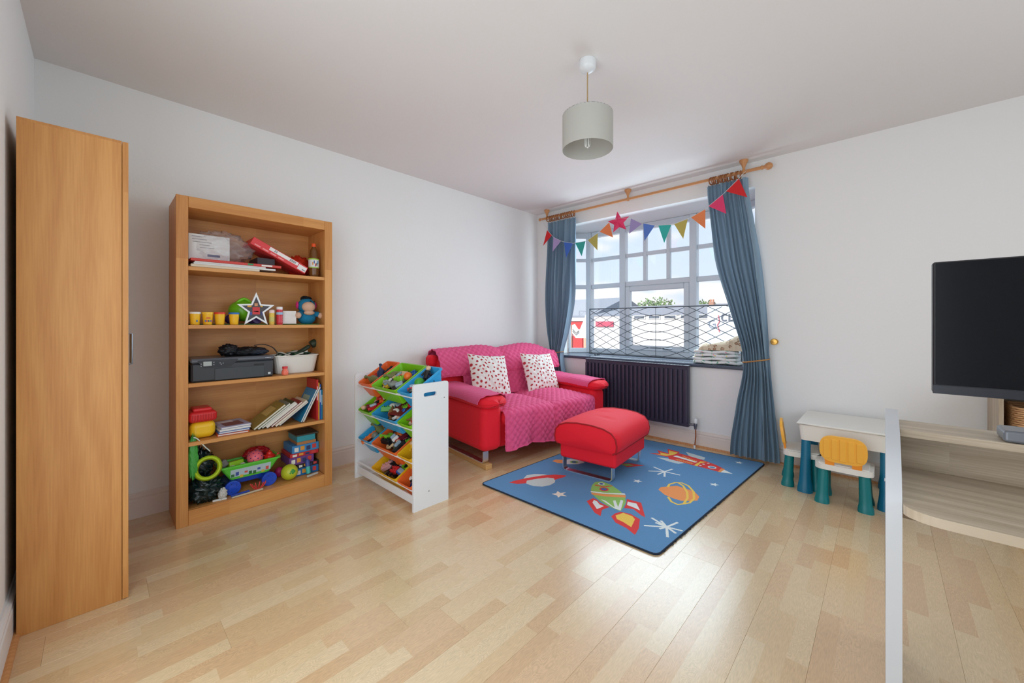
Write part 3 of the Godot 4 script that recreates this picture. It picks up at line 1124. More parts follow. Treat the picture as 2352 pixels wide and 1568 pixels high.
	# back throw: over the top, down to a bulging fold, then tucked in behind the cushions
	var bsh := func(p: Vector3, n: Vector3, s: float, u: float) -> Vector3:
		var o := p
		var mid := absf(u - 0.5)
		var e := pow(absf(u * 2.0 - 1.0), 4.0)
		o.y += (0.022 * sin(PI * fposmod(u * 2.0, 1.0)) - 0.0) * smoothstep(0.75, 0.2, s)
		o -= n * (0.012 * exp(-mid * mid * 900.0))
		o.y -= 0.07 * smoothstep(0.86, 1.0, u) * smoothstep(0.7, 0.2, s)
		o.y -= 0.012 * e
		if u > 0.9: o.y -= 1.2 * pow(u - 0.9, 2) * 6.0 * smoothstep(0.6, 0.1, s)
		o += n * 0.006 * sin(u * 17.0 + s * 5.0)
		return o
	var bq := quilt_sheet([Vector3(-0.935, 0.80, 0), Vector3(-0.915, 0.868, 0), Vector3(-0.85, 0.902, 0), Vector3(-0.77, 0.885, 0), Vector3(-0.695, 0.80, 0), Vector3(-0.655, 0.70, 0), Vector3(-0.66, 0.672, 0)], 0.0, -L + 0.02, 70, 210, bsh)
	solo("back_throw", "pink quilted throw draped over the top of the sofa back", "throw", bq, pm, T, "pink quilted throws on the sofa")
	var lsh := func(p: Vector3, n: Vector3, s: float, u: float) -> Vector3:
		return p - n * (0.012 * exp(-pow(u - 0.5, 2) * 700.0)) + n * 0.004 * sin(u * 13.0)
	var lq := quilt_sheet([Vector3(-0.668, 0.70, 0), Vector3(-0.645, 0.62, 0), Vector3(-0.60, 0.50, 0), Vector3(-0.585, 0.456, 0)], -0.225, -L + 0.225, 26, 120, lsh)
	solo("lower_back_throw", "pink quilted cloth behind the two spotted cushions", "throw", lq, pm, T, "pink quilted throws on the sofa")
	for s in 2:
		var za := -0.10 if s == 0 else -L + 0.10
		var P := []
		for i in 49:
			var u := i / 48.0
			var row := []
			var x := lerpf(-0.78, (-0.03 if s == 0 else -0.045), u)
			for k in 22:
				var an := lerpf(-0.18, PI + 0.18, k / 21.0)
				var ww := 0.138 * signf(cos(an)) * pow(absf(cos(an)), 0.6)
				var hh := 0.055 * signf(sin(an)) * pow(absf(sin(an)), 0.8)
				var arc := an * 0.1
				var uu: float = (x + 0.72) / 0.795
				row.append(Vector3(x + 0.03 * sin(k / 21.0 * PI), 0.547 + hh - (0.022 if s == 0 else 0.015) * uu + quilt(x, arc) * 0.8 + 0.003 * sin(u * 12.0), za + ww))
			P.append(row)
		var q := S()
		sheet(q, P, [], ID, false, false, true)
		var hem := []
		for k in 22: hem.append(P[48][k])
		tube(q, hem, 0.005, 6)
		solo("arm_throw", "pink quilted strip over the sofa arm %s" % ("beside the toy rack" if s == 0 else "in front of the radiator"), "throw", q, pm, T, "pink quilted throws on the sofa")
	build_cushions()

func cushion_image() -> Image:
	var im := Image.create(512, 512, false, Image.FORMAT_RGB8)
	im.fill(rgb(238, 232, 226))
	var r := RandomNumberGenerator.new(); r.seed = 3
	var pts := []
	var tries := 0
	while pts.size() < 150 and tries < 6000:
		tries += 1
		var p := Vector2(r.randf_range(8, 504), r.randf_range(8, 504))
		var ok := true
		for q in pts:
			if p.distance_to(q) < 43: ok = false; break
		if ok: pts.append(p)
	for p in pts:
		var k := r.randf()
		var c := rgb(176, 34, 48).lerp(rgb(205, 92, 92), k * k)
		fill_ellipse(im, p, Vector2(r.randf_range(12, 18), r.randf_range(8, 12)), r.randf() * PI, c)
	return im

func cushion_shape(w: float, h: float, d: float, sd: int) -> SurfaceTool:
	var st := S()
	var n := 28
	var noise := FastNoiseLite.new(); noise.seed = sd; noise.frequency = 3.2
	for s in [-1.0, 1.0]:
		var P := []
		var UV := []
		for i in n + 1:
			var row := []
			var uv := []
			for j in n + 1:
				var a := i / float(n) * 2.0 - 1.0
				var b := j / float(n) * 2.0 - 1.0
				var pin := 1.0 - 0.07 * (1.0 - a * a) * absf(b) - 0.0
				var pin2 := 1.0 - 0.07 * (1.0 - b * b) * absf(a)
				var th := pow(maxf((1.0 - a * a) * (1.0 - b * b), 0.0), 0.42)
				th *= 1.0 + 0.25 * noise.get_noise_2d(a * 1.2, b * 1.2 + s)
				row.append(Vector3(a * w / 2 * pin2, b * h / 2 * pin, s * d / 2 * th))
				uv.append(Vector2(a * 0.5 + 0.5, 0.5 - b * 0.5 * s))
			P.append(row); UV.append(uv)
		sheet(st, P, UV, ID, false, false, s < 0)
	return st

func build_cushions() -> void:
	var m := mat("spotted_cotton", Color.WHITE, 0.85)
	m.albedo_texture = ImageTexture.create_from_image(cushion_image())
	var a := solo("cushion", "white cushion with dark red spots, the one nearer the toy rack", "cushion", cushion_shape(0.43, 0.43, 0.15, 4), m, ID, "spotted cushions on the sofa")
	a.transform = Transform3D(Basis.from_euler(Vector3(deg_to_rad(-24), deg_to_rad(82), deg_to_rad(-6)), EULER_ORDER_YXZ), Vector3(-2.705, 0.655, -2.545))
	var b := solo("cushion", "white cushion with dark red spots, the one nearer the window", "cushion", cushion_shape(0.43, 0.42, 0.15, 9), m, ID, "spotted cushions on the sofa")
	b.transform = Transform3D(Basis.from_euler(Vector3(deg_to_rad(-24), deg_to_rad(82), deg_to_rad(-3)), EULER_ORDER_YXZ), Vector3(-2.63, 0.64, -3.20))

func build_ottoman() -> void:
	var red: Material = M["red_velour"]
	var t := thing("ottoman", "red velour footstool with domed top on chrome sled legs", "footstool", tf(Vector3(-1.645, 0.008, -2.81), 0, 5.5, 0))
	var st := S()
	rbx(st, Vector3(0, 0.165, 0), Vector3(0.46, 0.13, 0.60), 0.02)
	part(t, "base", st, red)
	# domed cushion: rounded along x, straight ends
	var prof := [Vector2(-0.235, 0.215), Vector2(-0.262, 0.235), Vector2(-0.268, 0.28), Vector2(-0.258, 0.335), Vector2(-0.225, 0.375), Vector2(-0.16, 0.40), Vector2(-0.06, 0.413), Vector2(0.06, 0.413), Vector2(0.16, 0.40), Vector2(0.225, 0.375), Vector2(0.258, 0.335), Vector2(0.268, 0.28), Vector2(0.262, 0.235), Vector2(0.235, 0.215), Vector2(0.12, 0.213), Vector2(0.0, 0.213), Vector2(-0.12, 0.213)]
	st = S()
	var P := []
	for i in 33:
		var u := i / 32.0 * 2.0 - 1.0
		var row := []
		var e := 1.0 - pow(absf(u), 14.0) * 0.05
		for p in prof:
			var y: float = 0.215 + (p.y - 0.215) * (1.0 - 0.09 * pow(absf(u), 3.0))
			if p.y > 0.39:
				for q in [[0.0, 0.0], [0.28, 0.06], [-0.28, -0.06]]:
					y -= 0.010 * exp(-(pow(u - q[0], 2) * 160.0 + pow(p.x - q[1], 2) * 900.0))
			row.append(Vector3(p.x * e, y, u * 0.335))
		P.append(row)
	sheet(st, P, [], ID, false, true, true)
	for i in [0, 32]:
		var c: Vector3 = Vector3(0, 0.3, (P[i][0] as Vector3).z * 0.9)
		var bulge := []
		for r in 7:
			var k := 1.0 - r / 6.0 * 0.94
			var row := []
			for p in P[i]:
				var m := Vector3(0, 0.29, 0)
				var q: Vector3 = p
				row.append(Vector3(q.x * k, m.y + (q.y - m.y) * k, q.z + signf(q.z) * 0.022 * (1.0 - k * k)))
			bulge.append(row)
		sheet(st, bulge, [], ID, false, true, i != 0)
		poly(st, bulge[6], Vector3(0, 0.29, 0))
	part(t, "cushion", st, red)
	for i in [0, 32]:
		var s2 := S()
		tube(s2, P[i].slice(0, 14), 0.006, 8)
		part(t, "piping", s2, mat("red_piping", rgb(170, 8, 24), 0.7))
	var s3 := S()
	tube(s3, [Vector3(-0.247, 0.222, -0.325), Vector3(0.247, 0.222, -0.325), Vector3(0.247, 0.222, 0.325), Vector3(-0.247, 0.222, 0.325)], 0.006, 8, true)
	part(t, "piping", s3, mat("red_piping", rgb(170, 8, 24), 0.7))
	for z in [-0.255, 0.275]:
		var s4 := S()
		sled(s4, -0.205, 0.205, z, 0.05, 0.001, 0.105)
		part(t, "sled_leg", s4, M["chrome"])

# ---------------------------------------------------------------- rug

func rug_image() -> Image:
	var w := 640
	var h := 880
	var im := Image.create(w, h, false, Image.FORMAT_RGB8)
	im.fill(rgb(96, 145, 190))
	var V := func(a: Array) -> Array:
		var o := []
		for p in a: o.append(Vector2(p[0] * 0.001 * w, p[1] * 0.001 * h))
		return o
	var white := rgb(232, 238, 236)
	var red := rgb(226, 66, 66)
	var org := rgb(246, 158, 94)
	var yel := rgb(246, 205, 92)
	var grn := rgb(150, 198, 104)
	var F := func(c: Color, a: Array) -> void: fill_poly(im, V.call(a), c)
	F.call(rgb(205, 216, 214), [[117, 150], [98, 184], [117, 216], [157, 240], [207, 245], [259, 223], [280, 201], [285, 169], [268, 137], [228, 118], [183, 117], [140, 132]])
	F.call(red, [[101, 78], [104, 104], [127, 161], [164, 225], [208, 269], [262, 292], [268, 273], [254, 221], [239, 234], [205, 222], [175, 184], [152, 141], [175, 120], [149, 92]])
	F.call(rgb(240, 228, 214), [[362, 146], [387, 139], [403, 158], [406, 137], [437, 132], [411, 120], [416, 102], [395, 113], [363, 110], [375, 126]])
	# green rocket
	F.call(grn, [[433, 315], [456, 339], [522, 331], [600, 301], [648, 272], [685, 231], [704, 189], [715, 160], [683, 162], [633, 168], [575, 185], [520, 207], [475, 240], [446, 279]])
	F.call(red, [[454, 292], [503, 299], [525, 330], [531, 326], [508, 293], [458, 284]])
	F.call(white, [[484, 230], [546, 250], [625, 297], [638, 288], [553, 242], [494, 221]])
	F.call(org, [[496, 219], [556, 239], [640, 286], [656, 267], [570, 223], [513, 207]])
	F.call(white, [[578, 194], [602, 196], [676, 170], [629, 214], [636, 222], [684, 182], [652, 237], [665, 239], [711, 165], [681, 164]])
	F.call(red, [[542, 184], [567, 182], [593, 169], [655, 163], [646, 126], [675, 86], [639, 92], [541, 147]])
	F.call(white, [[558, 173], [577, 171], [607, 156], [631, 155], [625, 119], [569, 152]])
	F.call(red, [[668, 259], [739, 266], [825, 176], [803, 180], [747, 203], [709, 190], [694, 223]])
	F.call(white, [[686, 242], [728, 249], [776, 209], [738, 215], [703, 216]])
	F.call(red, [[711, 107], [708, 133], [718, 157], [763, 165], [816, 153], [852, 98], [868, 54], [818, 72], [755, 81]])
	F.call(yel, [[720, 123], [732, 156], [777, 156], [801, 142], [825, 88], [777, 100], [742, 104]])
	for q in [[472, 315, 11, white, rgb(66, 110, 170)], [522, 277, 15, red, rgb(66, 110, 170)]]:
		fill_ellipse(im, Vector2(q[0] * 0.64, q[1] * 0.88), Vector2(q[2], q[2]), 0, q[3])
		fill_ellipse(im, Vector2(q[0] * 0.64, q[1] * 0.88), Vector2(q[2], q[2]) * 0.66, 0, q[4])
	# orange planet with yellow rings
	F.call(org, [[725, 412], [719, 441], [745, 467], [770, 493], [826, 489], [869, 481], [908, 450], [919, 413], [894, 392], [867, 374], [829, 374], [777, 383]])
	for a in [[[744, 458], [734, 489], [746, 521], [773, 534], [813, 523], [863, 481], [899, 421], [902, 377], [889, 357]], [[799, 375], [835, 344], [871, 336], [887, 356], [873, 411], [843, 460], [794, 509], [756, 527]]]:
		var p: Array = V.call(a)
		for i in p.size() - 1: fill_line(im, p[i], p[i + 1] + (p[i + 1] - p[i]).normalized() * 2.0, 7.0, yel)
	# red rocket
	F.call(red, [[412, 797], [460, 824], [420, 866], [502, 853], [457, 920], [545, 910], [555, 857], [524, 797]])
	F.call(yel, [[444, 802], [477, 817], [453, 841], [513, 842], [478, 900], [541, 895], [543, 854], [516, 809]])
	F.call(rgb(200, 214, 216), [[570, 932], [704, 907], [715, 870], [630, 867]])
	F.call(rgb(200, 214, 216), [[483, 761], [566, 783], [665, 783], [632, 737], [575, 740]])
	F.call(red, [[524, 810], [553, 888], [659, 872], [730, 856], [800, 834], [864, 801], [858, 753], [793, 759], [718, 762], [636, 771], [554, 775]])
	F.call(white, [[853, 800], [921, 768], [860, 754]])
	F.call(white, [[548, 826], [560, 847], [702, 820], [695, 804]])
	F.call(yel, [[708, 766], [709, 837], [741, 847], [722, 811], [729, 763]])
	F.call(org, [[848, 754], [842, 803], [862, 806], [862, 753]])
	for i in 9:
		var x := 590 + i * 12
		fill_line(im, Vector2(x, 850 - i * 4) * Vector2(0.64, 0.88), Vector2(x + 4, 866 - i * 4) * Vector2(0.64, 0.88), 3.0, yel)
		fill_line(im, Vector2(x, 782 - i) * Vector2(0.64, 0.88), Vector2(x + 6, 802 - i) * Vector2(0.64, 0.88), 3.0, yel)
	fill_ellipse(im, Vector2(798 * 0.64, 791 * 0.88), Vector2(15, 15), 0, white)
	fill_ellipse(im, Vector2(798 * 0.64, 791 * 0.88), Vector2(10, 10), 0, rgb(96, 145, 190))
	for q in [[737, 782], [742, 808], [756, 834]]: fill_ellipse(im, Vector2(q[0] * 0.64, q[1] * 0.88), Vector2(5, 5), 0, white)
	# small craft half under the footstool
	F.call(org, [[52, 391], [49, 419], [85, 438], [113, 428], [131, 403], [97, 389]])
	F.call(white, [[96, 436], [108, 474], [178, 492], [214, 474], [202, 438], [145, 399]])
	fill_ellipse(im, Vector2(160 * 0.64, 449 * 0.88), Vector2(16, 16), 0, grn)
	fill_ellipse(im, Vector2(160 * 0.64, 449 * 0.88), Vector2(9, 9), 0, rgb(66, 110, 170))
	F.call(red, [[378, 568], [419, 603], [503, 621], [442, 551]])
	F.call(grn, [[388, 566], [420, 592], [455, 589], [427, 560]])
	# starbursts and stars
	for a in [[[930, 162], [856, 124], [846, 187], [946, 213], [991, 171], [970, 106], [916, 137], [981, 144], [879, 166], [887, 189]], [[631, 606], [560, 567], [550, 629], [645, 657], [718, 610], [667, 550], [623, 555], [679, 608]]]:
		var p: Array = V.call(a)
		for i in range(1, p.size()): fill_line(im, p[0] - (p[i] - p[0]).normalized() * 5.0, p[i], 7.0, white)
	for q in [[591, 436, 17], [903, 601, 16], [885, 934, 16]]:
		var s := []
		for i in 10:
			var rr: float = q[2] * (1.0 if i % 2 == 0 else 0.42)
			s.append(Vector2(q[0] * 0.64, q[1] * 0.88) + Vector2(cos(TAU * i / 10.0 + 0.4), sin(TAU * i / 10.0 + 0.4)) * rr)
		fill_poly(im, s, white)
	# pile: a little mottling of every colour
	var n := FastNoiseLite.new(); n.seed = 8; n.frequency = 0.45
	for y in h:
		for x in w:
			var c := im.get_pixel(x, y)
			var k := 1.0 + 0.07 * n.get_noise_2d(x, y)
			im.set_pixel(x, y, Color(c.r * k, c.g * k, c.b * k))
	return im

func build_rug() -> void:
	var A := Vector3(-2.091, 0, -1.882)
	var B := Vector3(-0.811, 0, -1.897)
	var C := Vector3(-0.705, 0, -3.748)
	var D := Vector3(-2.03, 0, -3.69)
	var at := func(a: float, b: float) -> Vector3: return A.lerp(B, a).lerp(D.lerp(C, a), b)
	var outline := []
	for c in [[0.0, 0.0, 1, 1], [1.0, 0.0, -1, 1], [1.0, 1.0, -1, -1], [0.0, 1.0, 1, -1]]:
		for k in 5:
			var an := PI / 2 * k / 4.0
			var flip: bool = (c[2] * c[3] < 0)
			var u := 1.0 - (sin(an) if flip else cos(an))
			var v := 1.0 - (cos(an) if flip else sin(an))
			outline.append([c[0] + c[2] * 0.026 * u, c[1] + c[3] * 0.018 * v])
	var t := thing("rug", "blue children's rug printed with rockets, planets and stars", "rug")
	var st := S()
	var mid: Vector3 = at.call(0.5, 0.5)
	var m := outline.size()
	for i in m:
		var p: Array = outline[i]
		var q: Array = outline[(i + 1) % m]
		var tri := [[0.5, 0.5], p, q]
		var w := []
		for e in tri: w.append((at.call(e[0], e[1]) as Vector3) + Vector3(0, 0.0085, 0))
		var ccw: bool = (w[1] - w[0]).cross(w[2] - w[0]).y > 0
		for k in ([0, 2, 1] if ccw else [0, 1, 2]): vtx(st, w[k], Vector3.UP, Vector2(tri[k][0], tri[k][1]), ID)
		var a: Vector3 = at.call(p[0], p[1])
		var b: Vector3 = at.call(q[0], q[1])
		poly(st, [a + Vector3(0, 0.0085, 0), b + Vector3(0, 0.0085, 0), b + Vector3(0, 0.0008, 0), a + Vector3(0, 0.0008, 0)], mid)
	var rm := mat("rug_pile", Color.WHITE, 0.95)
	rm.albedo_texture = ImageTexture.create_from_image(rug_image())
	rm.texture_repeat = false
	part(t, "pile", st, rm)
	var loop := []
	for e in outline: loop.append((at.call(e[0], e[1]) as Vector3) + Vector3(0, 0.0055, 0))
	st = S()
	tube(st, loop, 0.0048, 6, true)
	var edge := mat("rug_binding", rgb(30, 42, 62), 0.95)
	part(t, "binding", st, edge, "dark blue stitched edge of the rug")
	# loose threads where the binding frays along the right edge
	st = S()
	var r := RandomNumberGenerator.new(); r.seed = 2
	for i in 130:
		var b := r.randf_range(0.02, 0.62)
		var p: Vector3 = at.call(1.0, b)
		tube(st, [p + Vector3(0.002, 0.005, 0), p + Vector3(r.randf_range(0.004, 0.014), r.randf_range(0.003, 0.011), r.randf_range(-0.008, 0.008))], 0.0012, 4)
	var fr := part(t, "frayed_thread", st, edge)
	fr.set_meta("kind", "stuff")

# ---------------------------------------------------------------- window dressing, radiator, lamp

func build_radiator() -> void:
	var m := mat("anthracite", rgb(58, 55, 74), 0.4)
	var t := thing("radiator", "dark anthracite panel radiator below the bay window", "radiator", tf(Vector3(-1.87, 0, -3.80)))
	var st := S()
	bb(st, Vector3(-0.558, 0.19, -0.005), Vector3(0.558, 0.752, 0.045), 0.006)
	part(t, "panel", st, m)
	var n := 25
	for i in n:
		var x := -0.558 + 1.116 * (i + 0.5) / n
		st = S()
		var pr := round_poly([Vector2(-0.015, 0.044), Vector2(-0.0115, 0.066), Vector2(0.0115, 0.066), Vector2(0.015, 0.044)], 0.005, 3)
		prism(st, pr, 0.50, Transform3D(Basis(Vector3.RIGHT, Vector3.BACK, Vector3.DOWN), Vector3(x, 0.471, 0)))
		part(t, "rib", st, m)
	st = S()
	bb(st, Vector3(-0.56, 0.748, -0.012), Vector3(0.56, 0.76, 0.052), 0.003)
	var g := part(t, "top_grille", st, m)
	st = S()
	for i in 34: bb(st, Vector3(-0.53 + i * 0.031, 0.7601, 0.0), Vector3(-0.53 + i * 0.031 + 0.016, 0.7612, 0.04), 0)
	part(g, "slot", st, mat("slot_black", rgb(16, 15, 20), 0.7))
	st = S()
	bb(st, Vector3(-0.4, 0.24, -0.05), Vector3(-0.36, 0.70, -0.005), 0.002)
	part(t, "wall_bracket", st, m)
	st = S()
	bb(st, Vector3(0.36, 0.24, -0.05), Vector3(0.40, 0.70, -0.005), 0.002)
	part(t, "wall_bracket", st, m)
	# thermostat valve and feed pipe on the right
	st = S()
	tube(st, [Vector3(0.558, 0.215, 0.02), Vector3(0.60, 0.215, 0.02)], 0.011, 10)
	lathe(st, [[0, 0.175], [0.012, 0.178], [0.013, 0.20], [0.016, 0.205], [0.016, 0.228], [0.012, 0.232], [0, 0.232]], 12, tf(Vector3(0.612, 0, 0.02)))
	var v := part(t, "valve", st, M["steel"])
	st = S()
	lathe(st, [[0, 0.232], [0.014, 0.233], [0.0165, 0.24], [0.0155, 0.268], [0.012, 0.276], [0, 0.277]], 14, tf(Vector3(0.612, 0, 0.02)))
	part(v, "thermostat_head", st, M["white_gloss"])
	st = S()
	tube(st, curve([Vector3(0.612, 0.18, 0.02), Vector3(0.615, 0.12, 0.022), Vector3(0.612, 0.06, 0.028), Vector3(0.608, 0.0, 0.035)], 5), 0.006, 8)
	part(t, "feed_pipe", st, M["copper"])
	st = S()
	lathe(st, [[0.008, 0.0], [0.009, 0.001], [0.009, 0.032], [0.007, 0.034]], 12, tf(Vector3(0.608, 0, 0.035)))
	part(t, "pipe_sleeve", st, M["white_gloss"])

func build_curtains() -> void:
	# pole on ceiling cups
	var zp := -3.765
	var yp := 2.437
	var pm: Material = M["pine"]
	var t := thing("curtain_pole", "turned wooden curtain pole hung from the ceiling above the bay", "curtain pole", tf(Vector3(0, yp, zp)))
	var st := S()
	bar(st, Vector3(-3.09, 0, 0), Vector3(-0.70, 0, 0), 0.0135, 14)
	part(t, "pole", st, pm)
	st = S()
	lathe(st, [[0.0, 0.062], [0.012, 0.060], [0.024, 0.050], [0.030, 0.034], [0.027, 0.018], [0.016, 0.006], [0.010, 0.0], [0.016, -0.008], [0.018, -0.016], [0.012, -0.024], [0.0135, -0.03], [0.0, -0.03]], 18, Transform3D(Basis(Vector3.DOWN, Vector3.RIGHT, Vector3.BACK), Vector3(-0.715, 0, 0)))
	part(t, "finial", st, pm)
	st = S()
	lathe(st, [[0, 0], [0.017, 0.002], [0.017, 0.022], [0.012, 0.028], [0, 0.028]], 14, Transform3D(Basis(Vector3.DOWN, Vector3.RIGHT, Vector3.BACK), Vector3(-3.105, 0, 0)))
	part(t, "end_cap", st, pm)
	for x in [-2.985, -1.92, -0.862]:
		st = S()
		lathe(st, [[0.014, -0.016], [0.016, 0.0], [0.010, 0.022], [0.011, 0.036], [0.020, 0.062], [0.030, 0.078], [0.034, 0.088], [0.034, H - yp - 0.0005], [0, H - yp - 0.0005]], 18, tf(Vector3(x, 0, 0)))
		part(t, "ceiling_cup", st, pm)
	# cloth
	var left := [[2.375, -2.975, -2.562], [2.0, -2.99, -2.562], [1.37, -3.01, -2.605], [1.05, -2.975, -2.68], [0.80, -2.925, -2.75], [0.45, -2.965, -2.70], [0.03, -3.0, -2.66]]
	var right := [[2.385, -1.157, -0.828], [2.0, -1.125, -0.785], [1.70, -1.082, -0.745], [1.24, -0.955, -0.705], [0.84, -0.858, -0.68], [0.45, -0.912, -0.645], [0.02, -0.965, -0.612]]
	var n := 0
	for spec in [left, right]:
		var label := "blue grey velvet curtain gathered at the corner behind the sofa" if n == 0 else "blue grey velvet curtain tied back beside the children's table"
		var ct := thing("curtain", label, "curtain")
		var P := []
		var rows := 90
		var cols := 132
		var y0: float = spec[0][0]
		var y1: float = spec[-1][0]
		var no := FastNoiseLite.new(); no.seed = 40 + n; no.frequency = 0.9
		for i in rows + 1:
			var y := lerpf(y0, y1, float(i) / rows)
			var k := 0
			while k < spec.size() - 2 and y < spec[k + 1][0]: k += 1
			var u: float = clampf((spec[k][0] - y) / (spec[k][0] - spec[k + 1][0]), 0, 1)
			var kp := maxi(k - 1, 0)
			var kn := mini(k + 2, spec.size() - 1)
			var l: float = cubic_interpolate_in_time(spec[k][1], spec[k + 1][1], spec[kp][1], spec[kn][1], u, spec[k][0] - spec[k + 1][0], minf(spec[k][0] - spec[kp][0], -0.001), spec[k][0] - spec[kn][0])
			var r: float = cubic_interpolate_in_time(spec[k][2], spec[k + 1][2], spec[kp][2], spec[kn][2], u, spec[k][0] - spec[k + 1][0], minf(spec[k][0] - spec[kp][0], -0.001), spec[k][0] - spec[kn][0])
			var w := r - l
			var tie: float = exp(-pow((y - 0.83) / 0.10, 2))
			var row := []
			for j in cols + 1:
				var s := float(j) / cols
				var ph := s * 9.0 + 0.75 * no.get_noise_2d(s * 3.0, y * 0.22)
				var amp := 0.017 + 0.012 * smoothstep(2.35, 1.9, y)
				amp = lerpf(amp, 0.02, tie)
				var f := sin(TAU * ph)
				f = signf(f) * pow(absf(f), 0.75)
				var f2 := sin(TAU * ph * 0.5 + 1.0)
				var sink := 0.0
				row.append(Vector3(l + w * s + 0.006 * cos(TAU * ph), y + 0.006 * f * smoothstep(0.06, 0.0, y), -3.762 + amp * f + 0.006 * f2 + (0.028 * tie * sin(PI * s)) - 0.004 + sink))
			P.append(row)
		st = S()
		sheet(st, P, [], ID, false, false, true)
		part(ct, "cloth", st, M["curtain_cloth"])
		# rings and hooks
		var rings := 13
		var ra := -2.965 if n == 0 else -1.118
		var rb := -2.585 if n == 0 else -0.886
		for i in rings:
			var x := lerpf(ra, rb, i / (rings - 1.0))
			st = S()
			var lean := rng.randf_range(-28, 28)
			var pts := []
			for q in 18: pts.append(Vector3(0, cos(TAU * q / 18.0) * 0.031, sin(TAU * q / 18.0) * 0.031))
			tube(st, pts, 0.0056, 6, true, tf(Vector3(x, yp - 0.0165, zp), 0, lean, 0))
			part(ct, "curtain_ring", st, M["ring_wood"] if M.has("ring_wood") else mat("ring_wood", rgb(158, 98, 56), 0.35))
			st = S()
			tube(st, [Vector3(x, yp - 0.034, zp), Vector3(x, yp - 0.06, zp)], 0.0018, 5)
			part(ct, "hook", st, M["steel"])
		n += 1
	# tie-backs: gold braid
	var gold := mat("gold_braid", rgb(178, 128, 72), 0.6)
	st = S()
	var lp := []
	for q in 28:
		var a := TAU * q / 28.0
		lp.append(Vector3(-2.838 + 0.098 * cos(a), 0.802 + 0.018 * cos(a), -3.757 + 0.062 * sin(a)))
	tube(st, lp, 0.005, 6, true)
	solo("tie_back", "thin gold braid holding the curtain behind the sofa", "tie-back", st, gold, ID, "gold curtain tie-backs")
	st = S()
	lp = []
	for q in 28:
		var a := TAU * q / 28.0
		lp.append(Vector3(-0.77 + 0.096 * cos(a), 0.842 + 0.018 * cos(a), -3.757 + 0.064 * sin(a)))
	tube(st, lp, 0.006, 6, true)
	solo("tie_back", "thin gold braid holding the curtain beside the children's table", "tie-back", st, gold, ID, "gold curtain tie-backs")
	st = S()
	lathe(st, [[0.024, 0], [0.024, 0.004], [0.009, 0.008], [0.008, 0.03], [0.022, 0.036], [0.027, 0.046], [0.022, 0.055], [0, 0.058]], 18, Transform3D(Basis(Vector3.RIGHT, Vector3.BACK, Vector3.DOWN), Vector3(-0.655, 1.0, ZW + 0.0005)))
	solo("wall_hook", "round brass curtain holdback knob on the wall", "hook", st, M["brass"])

